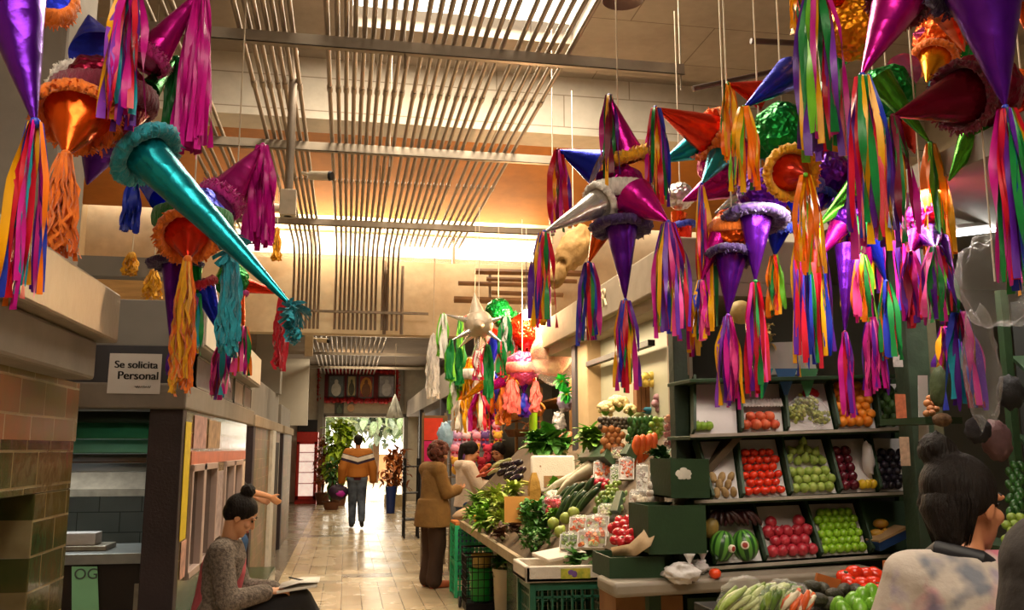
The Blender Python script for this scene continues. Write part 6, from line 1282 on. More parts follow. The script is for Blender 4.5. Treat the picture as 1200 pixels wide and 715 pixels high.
camera_(379, 399, 12.6, 1, 'security camera on the far junction pole'); camera_(360, 457, 26.6, -1, 'security camera on the white far wall left of the altar')
p = pZ(730, 0, 4.85); r = thing('hanging_lamp', p, 'dark lamp under the ceiling at the top edge', 'lamp'); obj('lamp_shade', MB().lathe([(.02, .1), (.06, .08), (.16, 0), (.155, -.005), (.05, .07)], p, 24), M('dark_lamp', '#4a2a24', .5), r, sharp=40); obj('cord', MB().tube([p+V((0, 0, .1)), (p.x, p.y, CZ)], .008, 6), BLACKM, r)
# ------------------------------------------------------------------ sign and counter of the second stall
def sheet(name, q, mat, lab, cat, th=.003, parent=None):
    n = (q[1]-q[0]).cross(q[3]-q[0]).normalized(); o = obj(name, MB().prism(q, n, -th), mat, parent, smooth=False)
    return tag(o, lab, cat) if lab else o
q = [pY(125, 461, 5.54), pY(187, 462, 5.54), pY(190, 415, 5.54), pY(129, 414, 5.54)]
r = thing('paper_sign', q[0].lerp(q[1], .5), 'white handwritten paper sign on the dark stall band', 'sign'); sheet('paper', q, M('sign_paper', '#cdc8c4', .7, 0, .04, 9), None, None, .003, r)
INK = M('marker_ink', '#1c1a1e', .6); xd = q[1]-q[0]; yd = q[3]-q[0]
def bold(body, u, v, size, sp=1.):
    for k, dx in enumerate((0, .0035)): text_mesh(body, size, INK, r, frame_m(q[0]+xd*u+yd*v+V((dx, -.004, 0)), xd, yd), 'handwriting', .0)
bold('Se solicita', .1, .64, .06); bold('Personal', .17, .36, .066)
obj('small_scribble', MB().tube([q[0]+xd*(.52+.3*t/24)+yd*(.17+.025*math.sin(t*1.9)+.012*math.sin(t*3.7))+V((0, -.004, 0)) for t in range(25)], .0016, 5), INK, r)
for k, (a, b, c, lab) in enumerate(((482, 494, '#2c3a30', 'dark green louvre slat, topmost in the stall opening'), (494, 513, '#2f7a5a', 'sea-green louvre slat below the dark one'), (515, 530, '#6ab09a', 'pale turquoise louvre slat'), (532, 541, '#5a3c24', 'brown wooden louvre slat'), (543, 552, '#8a8f8a', 'grey louvre slat, lowest in the stall opening'))):
    A, B = pY(90, b, 5.66), pY(175, a, 5.66); z0, z1 = A.z, B.z
    tag(obj('louvre_slat', MB().prism([(-1.75, 5.62, z0), (-1.75, 5.72, z1), (-1.75, 5.735, z1-.008), (-1.75, 5.635, z0-.008)], (1, 0, 0), .605), M('slat%d' % k, c, .35, 0, .15, 5), smooth=False), lab, 'slat')
A = pY(90, 598, 5.75); ct = thing('display_counter', (-1.6, 5.75, 0), 'glass-fronted display counter inside the second stall', 'counter')
for x in (-2.1, -1.17): obj('corner_post', MB().span(x-.02, x+.02, 5.73, 5.77, 0, .74), STEEL, ct, smooth=False)
zt = pY(120, 648, 5.75).z; obj('counter_top', MB().span(-2.3, -1.15, 5.7, 6.3, zt-.06, zt), M('aluminium', '#a5a8a5', .35, .6), ct, smooth=False, bevel=.004); obj('glass_front', MB().span(-2.3, -1.16, 5.74, 5.75, .1, zt-.06), GLASSF, ct, smooth=False)
obj('counter_back', MB().span(-2.3, -1.15, 6.2, 6.25, 0, zt-.06), M('counter_back', '#2c4a44', .6, 0, .2, 4), ct, smooth=False); obj('shelf', MB().span(-2.3, -1.16, 5.8, 6.2, .32, .335), STEEL, ct, smooth=False)
sq = [pY(84, 720, 5.72), pY(116, 720, 5.72), pY(114, 664, 5.72), pY(84, 664, 5.72)]
r = thing('paper_notice', sq[0].lerp(sq[1], .5), 'mint green paper notice taped to the display counter glass', 'notice'); sheet('paper', sq, M('mint_paper', '#8fd0a0', .7, 0, .05, 9), None, None, .003, r)
text_mesh('OG', .085, M('ink_grey', '#4a5a54', .6), r, frame_m(pY(86, 679, 5.714), (1, 0, 0), (0, 0, 1)), 'handwriting')
p = pY(105, 635, 5.95); tag(obj('steel_tray', MB().span(p.x-.22, p.x+.12, 5.85, 6.1, zt, zt+.03), STEEL, smooth=False, bevel=.006), 'flat steel tray on the display counter', 'tray'); p = pY(105, 628, 6.0)
tag(obj('paper_stack', MB().span(p.x-.2, p.x+.06, 5.9, 6.05, zt+.031, zt+.1), PAPER, smooth=False, bevel=.004), 'pale stack of paper bags on the steel tray', 'paper'); 
for px, y, lab in ((110, 574, 'dark range hood filter at the back of the stall'), ): 
    a = pY(px, 560, 6.9); r = thing('range_hood', (a.x, 6.9, a.z-.1), 'steel range hood at the back of the second stall', 'hood'); obj('hood_body', MB().prism([(-2.5, 6.7, a.z-.08), (-2.5, 7.28, a.z-.08), (-2.5, 7.28, a.z+.14), (-2.5, 7.0, a.z+.14)], (1, 0, 0), 1.2), STEELD, r, smooth=False); obj('hood_lip', MB().span(-2.5, -1.3, 6.68, 6.72, a.z-.12, a.z-.07), STEEL, r, smooth=False)
p = pY(135, 703, 5.95); tag(obj('bread_roll', MB().ball(p, (.1, .06, .045), None, 18, 12, 0, .1, 2, 1), M('bread', '#b07a4c', .7), sharp=180), 'bread-like food behind the counter glass', 'food')
# yellow strip, menu boards, posters on the second stall
sheet('price_strip', [V((-.944, 5.68, .98)), V((-.944, 5.88, .98)), V((-.944, 5.88, 1.68)), V((-.944, 5.68, 1.68))], M('yellow_strip', '#d8bc1c', .5, 0, .1, 20), 'tall yellow paper strip on the corner of the second stall', 'notice')
for y0, y1, c, lab in ((6.0, 7.0, '#6a5f6a', 'grey-violet menu board nearest on the second stall band'), (7.05, 7.9, '#7a6a70', 'mauve menu board in the middle of the stall band'), (8.0, 8.7, '#8a7a70', 'framed menu board third along the stall band'), (8.75, 9.4, '#6a5a54', 'farthest menu board on the second stall band')):
    r = thing('menu_board', (-.96, (y0+y1)/2, 1.91), lab, 'board'); obj('board_face', MB().span(-.968, -.955, y0, y1, 1.91, 2.11), M('board'+c, c, .35, 0, .25, 14), r, smooth=False); obj('board_frame', MB().span(-.968, -.948, y0, y1, 1.905, 1.92).span(-.968, -.948, y0, y1, 2.1, 2.115).span(-.968, -.948, y0, y0+.02, 1.905, 2.115).span(-.968, -.948, y1-.02, y1, 1.905, 2.115), GREYP, r, smooth=False)
for y0, y1, z0, z1, c, lab in ((5.98, 6.5, 1.52, 1.73, '#b08a84', 'pink printed poster high on the tiled stall front'), (6.6, 7.2, 1.52, 1.72, '#a88a6a', 'tan poster beside the pink one'), (7.2, 7.5, .85, 1.35, '#a09090', 'grey poster with scribbles between the stall windows'), (5.75, 5.92, .75, .97, '#c89a8a', 'small pink notice under the yellow strip'), (8.8, 9.05, .8, 1.4, '#c8b8a8', 'pale poster beside the last stall window')):
    sheet('poster', [V((-.943, y0, z0)), V((-.943, y1, z0)), V((-.943, y1, z1)), V((-.943, y0, z1))], M('poster'+c, c, .5, 0, .4, 16), lab, 'poster')
# ------------------------------------------------------------------ far end
a, b = pY(345, 588, 26), pY(373, 508, 26); r = thing('drinks_fridge', ((a.x+b.x)/2, 26.2, 0), 'tall red drinks fridge with a lit glass door at the passage end', 'fridge'); RED = M('fridge_red', '#b01c14', .35)
x0, x1, zt = a.x, b.x, 1.98; obj('cabinet', MB().span(x0, x1, 26.0, 26.6, 0, zt).span(x0, x1, 25.97, 26, zt-.28, zt), RED, r, smooth=False, bevel=.01)
d = obj('door', MB().span(x0+.02, x0+.09, 25.95, 26, .12, zt-.28).span(x1-.09, x1-.02, 25.95, 26, .12, zt-.28).span(x0+.02, x1-.02, 25.95, 26, .12, .22).span(x0+.02, x1-.02, 25.95, 26, zt-.34, zt-.28), RED, r, smooth=False)
obj('lit_panel', MB().span(x0+.09, x1-.09, 25.985, 25.995, .22, zt-.34), M('lit_fridge', '#e8d0c0', .4, 0, .3, 6, emit=.7), r, smooth=False); obj('glass', MB().span(x0+.09, x1-.09, 25.955, 25.96, .22, zt-.34), film('clear_film'), d, smooth=False)
for z in (.55, .85, 1.15, 1.4): obj('shelf', MB().span(x0+.09, x1-.09, 25.97, 25.984, z, z+.02), RED, r, smooth=False)
p = pY(360, 500, 26.5); tag(obj('wall_speaker', MB().span(p.x-.28, p.x+.28, 26.7, 26.98, p.z-.15, p.z+.2), BLACKM, smooth=False, bevel=.02), 'black box fixed on the wall above the red fridge', 'speaker')
# framed holy pictures on the far wall
al = thing('picture_shelf', pY(422, 470, 26.9), 'red garlanded frame holding the pictures above the exit', 'frame'); A, B = pY(375, 469, 26.9), pY(468, 436, 26.9); YB = 26.95
obj('backing', MB().span(A.x, B.x, YB-.05, YB, A.z, B.z), M('deep_red_board', '#6a1018', .7, 0, .25, 6), al, smooth=False)
mb = MB()
for k in range(90):
    t = k/90*4; s = t % 1; e = int(t); x = (A.x+(B.x-A.x)*s) if e in (0, 2) else (A.x if e == 1 else B.x); z = (A.z if e == 0 else B.z) if e in (0, 2) else A.z+(B.z-A.z)*s
    mb.ball((x+jit(.03), YB-.1, z+jit(.03)), .075, None, 8, 6, 0, .4, 4, k)
obj('garland', mb, M('red_garland', '#a0141c', .6, 0, .4, 9), al, sharp=180)
def pic(px0, px1, y0, y1, bg_, robe, lab, halo=None):
    a, b = pY(px0, y1, 26.85), pY(px1, y0, 26.85); r = thing('framed_picture', ((a.x+b.x)/2, 26.85, a.z), lab, 'picture'); f = .035
    obj('picture_frame', MB().span(a.x, b.x, 26.83, 26.87, a.z, a.z+f).span(a.x, b.x, 26.83, 26.87, b.z-f, b.z).span(a.x, a.x+f, 26.83, 26.87, a.z, b.z).span(b.x-f, b.x, 26.83, 26.87, a.z, b.z), M('dark_frame', '#33241c', .4), r, smooth=False)
    obj('print', MB().span(a.x+f, b.x-f, 26.85, 26.86, a.z+f, b.z-f), M('print'+bg_, bg_, .5, 0, .3, 7), r, smooth=False); c = V(((a.x+b.x)/2, 26.845, (a.z+b.z)/2)); h = b.z-a.z
    pt = obj('painted_figure', MB().ball(c-V((0, 0, h*.14)), ((b.x-a.x)*.3, .006, h*.3)).ball(c+V((0, 0, h*.2)), ((b.x-a.x)*.12, .006, h*.12)), M('figure'+robe, robe, .6, 0, .2, 9), r, sharp=180)
    if halo: obj('painted_glow', MB().ball(c+V((0, .003, 0)), ((b.x-a.x)*.4, .004, h*.42)), M('halo', halo, .6), r, sharp=180)
pic(384, 404, 440, 466, '#5f6a74', '#d0d0d0', 'framed picture of a pale robed figure, leftmost over the exit'); pic(406, 418, 440, 465, '#b0a070', '#4a4a3c', 'narrow framed picture second from the left over the exit')
pic(420, 438, 440, 467, '#8a1c1c', '#7a4a2c', 'framed picture with a golden oval glow over the exit', '#c88a3c'); pic(443, 463, 440, 466, '#9a9aa8', '#c8c8d2', 'framed grey-blue picture of a veiled figure, rightmost over the exit')
pic(392, 403, 472, 486, '#3a4a3c', '#6a7a6a', 'small dark framed picture beneath the garlanded frame')
p = pY(411, 478, 26.9); tag(obj('wall_clock', MB().lathe([(.001, -.02), (.1, -.02), (.11, 0), (.1, .02), (.001, .02)], p, 24, rot=Euler((PI/2, 0, 0)).to_matrix()), M('tan_disc', '#d8b088', .5)), 'round tan disc on the wall under the pictures', 'clock')
for px, lab in ((372, 'grey conduit column at the left of the picture frame'), (467, 'grey conduit column at the right of the picture frame')):
    a, b = pY(px, 600, 26.8), pY(px, 432, 26.8); tag(obj('wall_pipe', MB().span(a.x-.08, a.x+.08, 26.78, 26.94, 0 if px < 400 else 2.6, 3.9), GREYP, smooth=False), lab, 'pipe')
# hanging white lamp shade of plastic strips
p = pY(463, 462, 16); r = thing('hanging_bag_bundle', p, 'fan of pale plastic bags hanging right of the pictures', 'bags'); mb = MB()
for k in range(9): a = (k-4)*.09; mb.strip([p+V((math.sin(a)*t*.35, jit(.03), -t*.42)) for t in (0, .3, .6, 1)], [V((w_, .01, 0)) for w_ in (.008, .02, .028, .034)])
obj('plastic_strips', mb, M('pale_strips', '#c8ccc8', .3, 0, .2, 12), r, sharp=180, solid=.002); obj('hanging_string', MB().tube([p, p+V((0, 0, .9))], .006, 6), STEELD, r)
# plants either side of the exit
def plant(px, py, Y, h_px, w_px, mat, lab, pot='#6a3f28', n=150, leaf=.16, cat='plant', box=False):
    p = pY(px, py, Y); p.z = 0; h, w_ = msz(h_px, p), msz(w_px, p)/2; r = thing('potted_plant', p, lab, cat); ph = h*.16
    obj('pot', MB().span(p.x-.28, p.x+.28, p.y-.25, p.y+.25, 0, ph*1.2) if box else MB().lathe([(.001, 0), (.16, 0), (.22, ph), (.24, ph), (.2, ph*.9), (.001, ph*.9)], p, 20), M('pot'+pot, pot, .7, 0, .15, 8), r, smooth=not box)
    mb = MB(); ms = MB()
    for k in range(14):
        a = RN.uniform(0, 6.28); e = p+V((math.cos(a)*w_*.6, math.sin(a)*w_*.5, h*RN.uniform(.6, .95))); ms.tube([p+V((0, 0, ph*.8)), p.lerp(e, .5)+V((0, 0, h*.1)), e], [.015, .01, .004], 5)
    for k in range(n):
        t = RN.random(); c = p+V((RN.gauss(0, .42)*w_, RN.gauss(0, .4)*w_, h*(.3+.65*t))); leaf_mb(mb, c, V((RN.gauss(0, 1), RN.gauss(0, 1), RN.gauss(.1, .8))), leaf*RN.uniform(.7, 1.3), leaf*.28, .5)
    obj('stems', ms, M('brown_stem', '#5a4020', .7), r, sharp=180); obj('leaves', mb, mat, r, sharp=180); return r
plant(397, 592, 25.2, 100, 34, lf('sunny', '#7aa61c', '#b4d03c'), 'tall yellow-green potted plant left of the exit', n=330, leaf=.26); plant(378, 590, 25.8, 84, 18, lf('rust', '#7a3a1c', '#b0663a'), 'rust-brown leafy plant beside the red fridge', n=110, leaf=.2)
plant(463, 584, 24.5, 70, 30, lf('autumn', '#8a3f14', '#c8742c'), 'dried orange flower arrangement right of the exit', '#a5926c', 170, .2, 'plant', True); plant(388, 596, 23.5, 60, 14, L_DK, 'dark slim plant in front of the rust-brown one', n=70, leaf=.18)
def tree(x, y, h, w_, lab, mat, n=420):
    r = thing('tree', (x, y, -.02), lab, 'tree'); obj('trunk', MB().tube([(x, y, -.02), (x+.1, y, h*.5), (x, y, h*.8)], [.2, .14, .06], 8), M('bark', '#5a4028', .9, 0, .2, 8), r); mb = MB()
    for k in range(n):
        d = V((RN.gauss(0, .5), RN.gauss(0, .5), RN.gauss(0, .4))); leaf_mb(mb, V((x, y, h*.75))+V((d.x*w_, d.y*w_, d.z*h*.35)), V((RN.gauss(0, 1), RN.gauss(0, 1), RN.gauss(0, 1))), .5, .16, .4)
    obj('foliage', mb, mat, r, sharp=180)
tree(-1.2, 40, 4.4, 2.0, 'tree seen through the exit, behind the yellow-green plant', lf('far1', '#5f7a4a', '#9ab08a')); tree(1.3, 42, 4.2, 1.9, 'greyish green tree seen through the middle of the exit', lf('far2', '#7a9080', '#a8b8a4')); tree(3.2, 41, 4.4, 1.6, 'tree seen through the right of the exit', lf('far1', '#5f7a4a', '#9ab08a'))
def ticket(px0, px1, y0, y1, Y, c, lab): return sheet('neon_poster', [pY(px0, y1, Y), pY(px1, y1, Y), pY(px1, y0, Y), pY(px0, y0, Y)], M('neon'+c, c, .6, 0, .08, 12), lab, 'poster', .006)
bd = tag(obj('poster_board', MB().span(pY(494, 545, 12.2).x, pY(524, 545, 12.2).x, 12.2, 12.24, pY(500, 560, 12.2).z, pY(500, 487, 12.2).z), M('tan_board', '#8a6a44', .7), smooth=False), 'tan board that carries the two neon posters', 'board')
for dx in (-.15, .15): tag(obj('board_leg', MB().span(bd.location.x+dx-.015, bd.location.x+dx+.015, 12.25, 12.28, 0, 2.0), STEELD, smooth=False), 'thin steel leg behind the tan poster board, %s side' % ('corridor' if dx < 0 else 'stall'), 'post')
ticket(497, 519, 490, 516, 12.18, '#f0401c', 'fluorescent orange-red poster on the tan board'); ticket(497, 520, 517, 548, 12.18, '#e81a78', 'hot pink poster below the orange-red one')
p = pY(458, 578, 22); tag(obj('waste_bin', MB().lathe([(.001, 0), (.1, 0), (.13, .62), (.115, .62), (.001, .03)], (p.x, p.y, 0), 18), M('navy_plastic', '#1c2f6a', .4)), 'navy blue bin by the right-hand stalls near the exit', 'bin')
p = pY(482, 560, 16); r = thing('wire_rack', (p.x, p.y, 0), 'dark metal rack standing against the right-hand stalls', 'rack')
for dx in (-.12, .12):
    for dy in (-.2, .2): obj('post', MB().tube([(p.x+dx, p.y+dy, 0), (p.x+dx, p.y+dy, 1.35)], .018, 6), BLACKM, r)
for z in (.3, .75, 1.2): obj('rack_shelf', MB().span(p.x-.14, p.x+.14, p.y-.22, p.y+.22, z, z+.02), BLACKM, r, smooth=False)
# ------------------------------------------------------------------ toy stall behind the vegetables
ts = thing('toy_shelf', (2.9, 9.6, 0), 'shelving of the toy stall behind the vendor', 'shelf')
for z in (.9, 1.3, 1.7, 2.1): obj('shelf', MB().span(2.45, 3.28, 8.2, 13.1, z, z+.02), M('shelf_wood', '#9a7448', .6, 0, .15, 6), ts, smooth=False)
for y in (8.2, 9.8, 11.4, 13.1): obj('upright', MB().span(2.45, 2.49, y-.02, y+.02, 0, 2.3), M('shelf_wood', '#9a7448', .6), ts, smooth=False)
TC = ['#e8d8d8', '#d83a5a', '#f0a0b8', '#e8e0d0', '#a01c2c', '#6a4a8a', '#c8a0c8', '#3a9a9a', '#e0a83c', '#f0d0d8']
def plush(p, s, c, lab):
    r = thing('plush_toy', p, lab, 'toy', 'plush toys behind the vendor'); m = M('plush'+c, c, .95, 0, .1, 30, .3, 100)
    obj('toy_body', MB().ball(p+V((0, 0, s*.9)), (s*.75, s*.65, s*.9), None, 14, 10), m, r); obj('toy_head', MB().ball(p+V((0, 0, s*2.2)), (s*.8, s*.7, s*.7), None, 14, 10).ball(p+V((-s*.6, 0, s*2.8)), s*.3, None, 8, 6).ball(p+V((s*.6, 0, s*2.8)), s*.3, None, 8, 6), m, r)
    obj('bow', MB().ball(p+V((-s*.35, -s*.65, s*1.55)), (s*.3, s*.15, s*.22), None, 8, 6).ball(p+V((s*.35, -s*.65, s*1.55)), (s*.3, s*.15, s*.22), None, 8, 6), M('toy_bow', '#b01c34', .7), r)
NM = dict(zip(TC, ['pale grey-white', 'crimson', 'light pink', 'cream', 'dark red', 'violet', 'lilac', 'teal', 'golden', 'blush']))
WH = ['beside the white hoodie', 'just above the vendor', 'right of the vendor', 'over the price posters', 'under the hanging streamers', 'next to the net bags', 'behind the brown timbers', 'close to the tan pillar']
k = 0
for row, (py, Y) in enumerate(((505, 11.4), (518, 11.3), (533, 11.2), (548, 11.1))):
    for i, px in enumerate((534, 546, 558, 570, 582) if row < 3 else (536, 552, 566)):
        c = TC[(k*3+row) % len(TC)]; p = pY(px+jit(2), py, Y); plush(p-V((0, 0, .09)), .075, c, '%s plush toy, %s of the %s row of toys behind the shoppers' % (NM[c], ['first', 'second', 'third', 'fourth', 'fifth'][i], ['top', 'second', 'third', 'lowest'][row])); k += 1
tsx = thing('toy_rack', pY(558, 590, 11.6), 'wire rack carrying the plush toys', 'rack')
for y_ in (507, 520, 535, 550):
    a, b = pY(526, y_, 11.5), pY(590, y_, 11.5); obj('rack_bar', MB().span(a.x, b.x, a.y-.15, a.y+.1, a.z-.1, a.z-.09), STEELD, tsx, smooth=False)
for px in (528, 588): a = pY(px, 520, 11.62); obj('rack_post', MB().tube([(a.x, a.y, 0), (a.x, a.y, 2.2)], .015, 6), STEELD, tsx)
for i, (px, py, c, lab) in enumerate(((600, 492, '#b0703a', 'wide wicker basket on the shelf over the vendor'), (624, 488, '#c8843c', 'shallow wicker basket right of the wide one'), (606, 512, '#6a4424', 'dark wicker basket beneath the wide one'), (628, 512, '#8a5a34', 'brown wicker basket by the lime green tube'))):
    p = pY(px, py, 10.6); r = thing('wicker_basket', p, lab, 'basket'); s = msz(15, p); obj('basket_body', MB().lathe([(.001, 0), (s*.7, 0), (s, s*.5), (s*1.05, s*.55), (s*.9, s*.5), (.001, .03)], p, 24, wob=lambda a, z: 1+.03*math.sin(a*24)), M('wicker'+c, c, .7, 0, .3, 40, .6, 80), r, sharp=60)
    obj('handle', MB().tube([p+V((math.cos(t)*s, 0, s*.5+math.sin(t)*s*.7)) for t in [PI*q/10 for q in range(11)]], .012, 6), M('wicker'+c, c, .7), r)
a, b = pY(625, 535, 9.5), pY(625, 484, 9.5); tag(obj('lime_tube', MB().tube([(a.x, a.y, a.z), (a.x, a.y, b.z)], .045, 12), M('lime_plastic', '#8fc81c', .4)), 'upright lime green tube over the dark green chard', 'tube')
crumple_bag(522, 512, 11.2, 9, 16, 'hanging pale blue plastic bags left of the plush toys', M('blue_bag', '#8fb4d0', .3, 0, .15, 8, .6, 18), seed=5); crumple_bag(655, 497, 8.4, 8, 14, 'clear silver bag of sweets by the tan pillar', M('silver_bag', '#b0aaa8', .25, .3, .3, 20, .8, 30), seed=6); crumple_bag(662, 470, 8.6, 9, 12, 'white and violet parcel of toys high by the pillar', M('violet_parcel', '#9a8aa8', .6, 0, .5, 14, .4, 40), seed=9)
for px, py, lab in ((664, 462, 'green paper flower nearest the tan pillar'), (658, 447, 'green paper flower higher by the pink ball')):
    p = pY(px, py, 8.3); r = thing('hanging_paper_flower', p, lab, 'flower'); mb = MB()
    for q in range(10): leaf_mb(mb, p, V((math.cos(q*.63), -.3, math.sin(q*.63))), .09, .035, .3)
    obj('petals', mb, M('neon_green', '#2fb83c', .6), r, sharp=180); obj('flower_heart', MB().ball(p, .02), M('yellow_heart', '#d8b81c', .6), r)
for px, py, c, lab in ((660, 520, '#7a3f24', 'brown pack of dried chillies next to the pillar'), (668, 518, '#b06a3c', 'orange-brown pack next to the dried chillies'), (664, 534, '#8a1c24', 'red packet low beside the pillar')):
    p = pY(px, py, 8.0); tag(obj('food_packet', MB().ball(p, (.055, .04, .09), None, 14, 10, 0, .2, 3, px), M('packet'+c, c, .4, 0, .35, 20), sharp=180), lab, 'packet')
p = pY(617, 369, 9.0); r = thing('hanging_bulb', p, 'lit bare bulb beside the red piñata', 'bulb'); obj('glass_bulb', MB().ball(p, (.05, .05, .06), None, 16, 12), M('bulb_glow', '#ffd9a0', .3, emit=22), r); obj('socket', MB().lathe([(.02, .05), (.024, .1), (.01, .12)], p, 12), BLACKM, r); obj('cord', MB().tube([p+V((0, 0, .1)), (p.x, p.y, 3.6)], .005, 6), BLACKM, r)
l = bpy.data.lights.new('bulb_light', 'POINT'); l.energy = 85; l.color = rgb('#ffcf95')[:3]; l.shadow_soft_size = .06; o = bpy.data.objects.new('bulb_light', l); COL.objects.link(o); o.location = p-V((0, .12, 0))
# vertical wood boards over the vegetable panel, foam price strip
p = pY(610, 566, 8.6); tag(obj('price_rail', MB().box(p, (.03, 1.5, .05), Euler((0, 0, -.0)).to_matrix()), M('lime_rail', '#b8b03c', .5, 0, .3, 20), smooth=False), 'yellow-green price rail along the upper step of the stand', 'rail')
# ------------------------------------------------------------------ right aisle
TUBE = M('lamp_tube', '#ffffff', .3, emit=9)
for (x0, y0, x1, y1, Y0, Y1, lab) in ((1114, 247, 1146, 230, 4.5, 5.3, 'lit fluorescent tube higher under the stall ceiling'), (1120, 274, 1172, 268, 4.2, 4.5, 'lit fluorescent tube lower, above the clear plastic')):
    a, b = pY(x0, y0, Y0), pY(x1, y1, Y1); r = thing('hanging_tube_lamp', a, lab, 'lamp'); obj('tube', MB().tube([a, b], .016, 10), TUBE, r); obj('housing', MB().tube([a+V((0, 0, .03)), b+V((0, 0, .03))], .02, 4), M('white_housing', '#c8c8c4', .5), r, smooth=False)
a = pY(1150, 300, 4.4)
area('tube_lamp_light', (2.9, 3.7, 2.72), (0, 0, 0), 1.3, .12, 16, '#fff3e4'); area('tube_lamp_light_rear', (2.45, 3.95, 2.7), (math.radians(25), 0, 0), 1.2, .1, 14, '#ffeeda')
cl = thing('hanging_clear_plastic', pY(1160, 380, 3.3), 'big clear plastic sheet bundled over the right aisle', 'plastic sheet'); p = pY(1166, 330, 3.3); obj('film_bundle', MB().ball(p, (.16, .12, .2), None, 30, 20, 0, .25, 2.5, 3), film('clear_film'), cl, sharp=180)
obj('film_tail', MB().ball(pY(1150, 430, 3.35), (.07, .07, .24), None, 24, 16, 0, .3, 3, 7), film('clear_film'), cl, sharp=180); obj('hanging_string', MB().tube([p, (p.x, p.y, 2.9)], .004, 6), M('string', '#cfc3ac', .8), cl)
rs = thing('produce_shelf', (3.5, 3.6, 0), 'dark stall shelving behind the woman in tie-dye', 'shelf')
for z in (.75, 1.05, 1.45, 1.85): obj('shelf', MB().prism([(3.15, 3.7, z), (3.9, 3.25, z), (4.1, 3.6, z+.12), (3.35, 4.05, z+.12)], (0, 0, 1), .02), DKG, rs, smooth=False)
for x, y in ((3.2, 3.9), (4.0, 3.4)): obj('upright', MB().span(x-.02, x+.02, y-.02, y+.02, 0, 2.3), DKG, rs, smooth=False)
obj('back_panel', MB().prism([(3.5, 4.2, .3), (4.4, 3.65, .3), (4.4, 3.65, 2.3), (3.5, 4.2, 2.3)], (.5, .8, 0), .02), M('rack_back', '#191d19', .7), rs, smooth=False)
def rpile(kind, name, x0, x1, y0, y1, st_, Y, r_px, mat, lab, cat, grp, sup=None):
    pts = [pY(x, y, Y+(y1-y)*.003) for x, y in gridpts(x0, x1, y0, y1, st_)]; zz = min(q.z for q in pts)-msz(r_px, pts[0]); xa, xb = min(q.x for q in pts)-.05, max(q.x for q in pts)+.05
    if sup: tag(obj('display_shelf', MB().span(xa, xb, Y-.06, Y+.3, zz-.03, zz), DKG, smooth=False), sup, 'shelf')
    fruits(name, kind, lab, cat, grp, pts, msz(r_px, pts[0]), mat)
rpile('long', 'green_pepper', 1183, 1206, 540, 600, 9, 3.35, 5.6, skin('green_pepper', '#1f4a1a', '#35682a', .3), 'green pepper heaped at the right edge behind the woman', 'pepper', 'green peppers at the right edge')
rpile('ball', 'green_tomato', 1180, 1206, 600, 632, 10, 3.2, 6, skin('tomatillo', '#7a962c', '#9ab048', .4), 'round green tomato below the peppers at the right edge', 'tomato', 'green tomatoes at the right edge', 'dark shelf under the green tomatoes at the right edge')
rpile('ball', 'small_onion', 1086, 1106, 462, 485, 7, 3.75, 4.4, skin('potato', '#b06a34', '#c4824a', .6), 'small orange onion behind the green post', 'onion', 'orange onions behind the post', 'short dark shelf under the orange onions')
p = pY(1104, 492, 3.6); tag(obj('coconut', MB().ball(p, (msz(11, p), msz(10, p), msz(8, p)), None, 18, 12, 0, .1, 3, 1), skin('coconut', '#5a4028', '#7a5a3a', .8, .3, 40, .4, 80), sharp=180), 'brown coconut under the small orange onions', 'coconut')
for k, (x0, x1, y0, y1, c, lab) in enumerate(((1092, 1110, 430, 476, '#4a5a34', 'olive green bag hanging behind the purple tassel'), (1150, 1186, 492, 540, '#6a4a4c', 'dusty rose cloth hung above the woman head'), (1168, 1200, 440, 480, '#1a1a1e', 'black bag hanging at the right edge'), (1132, 1160, 488, 520, '#232026', 'black cloth behind the tie-dye woman'))):
    a, b = pY((x0+x1)/2, (y0+y1)/2, 3.6-.05*k), 0; tag(obj('hanging_bag', MB().ball(a, (msz((x1-x0)/2, a), .05, msz((y1-y0)/2, a)), Euler((0, jit(.2), 0)).to_matrix(), 20, 14, 0, .2, 3, k*4), M('hung'+c, c, .7, 0, .25, 12, .4, 30), sharp=180), lab, 'bag')
sheet('paper_strip', [pY(1077, 520, 3.95), pY(1089, 520, 3.95), pY(1087, 440, 3.95), pY(1076, 440, 3.95)], PAPER, 'white paper strip beside the green post', 'paper')
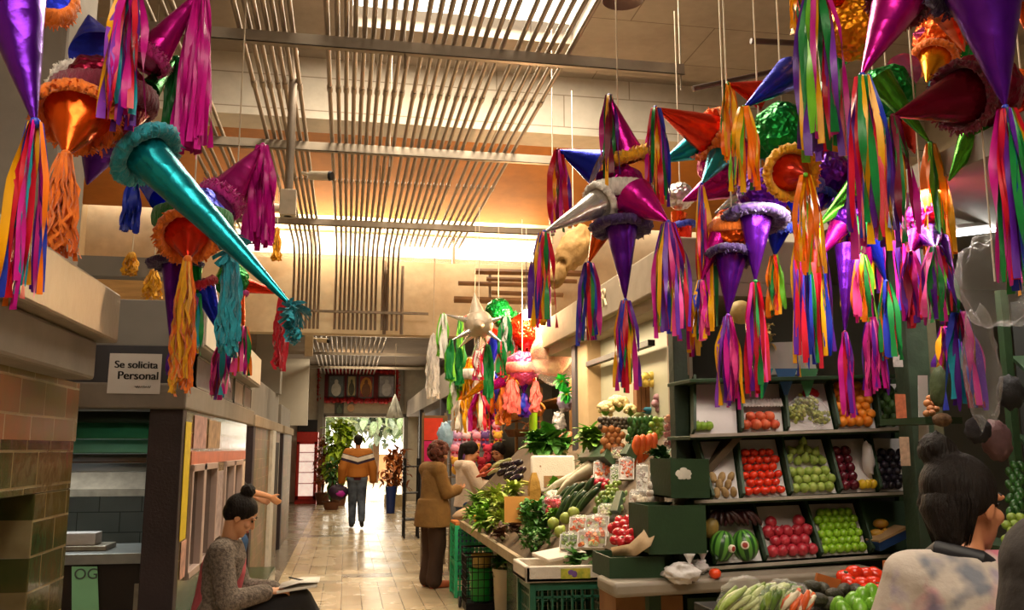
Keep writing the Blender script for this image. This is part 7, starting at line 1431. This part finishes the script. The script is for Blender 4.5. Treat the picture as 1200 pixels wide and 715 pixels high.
# white lined canopy of the rack, bunting
sheet('white_sheet', [pY(880, 440, 4.75), pY(958, 438, 4.75), pY(950, 400, 4.75), pY(884, 402, 4.75)], M('white_cloth', '#c4c8c0', .8, 0, .1, 6), 'white sheet hung at the back over the fruit rack', 'sheet')
for px, c, lab in ((893, '#3a8fa0', 'teal bunting flag over the peaches'), (921, '#2a5a8a', 'blue bunting flag over the grapes'), (946, '#3a7a4a', 'green bunting flag over the oranges')):
    sheet('bunting_flag', [pY(px-13, 432, 4.6), pY(px+13, 432, 4.6), pY(px+1, 466, 4.6), pY(px-1, 466, 4.6)], M('flag'+c, c, .7), lab, 'flag')
p = pY(868, 366, 4.7); tag(obj('hanging_melon', MB().ball(p, msz(14, p), None, 18, 14, 0, .05, 2, 1), skin('pale_melon', '#c8a85c', '#d8be7a', .6), sharp=180), 'pale yellow melon hung between the purple cone tassels', 'melon')
p = pY(894, 392, 4.75); r = thing('hanging_flowers', p, 'bunch of white and yellow paper flowers under the canopy', 'flowers'); mb = MB()
for k in range(24): leaf_mb(mb, p+V((jit(.05), jit(.03), jit(.06))), V((RN.gauss(0, 1), -1, RN.gauss(0, 1))), .05, .02, .3)
obj('petals', mb, M('cream_petals', '#d8cfa0', .7, 0, .3, 30, 0, 40, None, '#e8b83c'), r, sharp=180)

p = pY(672, 292, 7.2); r = thing('hanging_paper_bag', p, 'rumpled brown paper bundle hanging above the canopy beam', 'paper'); obj('paper_bundle', MB().ball(p, (.13, .1, .2), Euler((0, .5, 0)).to_matrix(), 22, 16, 0, .4, 2.5, 5), M('brown_paper', '#a07a44', .8, 0, .2, 8, .5, 20), r, sharp=180); obj('paper_tail', MB().ball(p+V((-.12, 0, -.2)), (.07, .05, .14), Euler((0, .5, 0)).to_matrix(), 18, 12, 0, .4, 2.5, 9), M('brown_paper', '#a07a44', .8), r, sharp=180); obj('hanging_string', MB().tube([p, (p.x, p.y, 4.6)], .004, 6), M('string', '#cfc3ac', .8), r)

for k, (x0, x1, y0, y1, c, lab) in enumerate(((1051, 1061, 462, 496, '#b0603c', 'torn orange sticker on the green post by the avocados'), (1047, 1057, 408, 430, '#a8a09a', 'torn white sticker higher on the green post'), (1056, 1065, 512, 546, '#a88a70', 'torn tan sticker lower on the green post'))):
    a, b = pY(x0, y1, 4.297), pY(x1, y0, 4.297); sheet('sticker', [a, V((b.x, a.y, a.z)), b, V((a.x, a.y, b.z))], M('sticker'+c, c, .7, 0, .3, 40), lab, 'sticker', .002)
# ------------------------------------------------------------------ view
vs = SC.view_settings; vs.view_transform = 'Standard'; vs.look = 'None'; vs.exposure = .36; vs.gamma = 1.; vs.use_curve_mapping = False
SC.cycles.max_bounces = 8; SC.cycles.transparent_max_bounces = 24
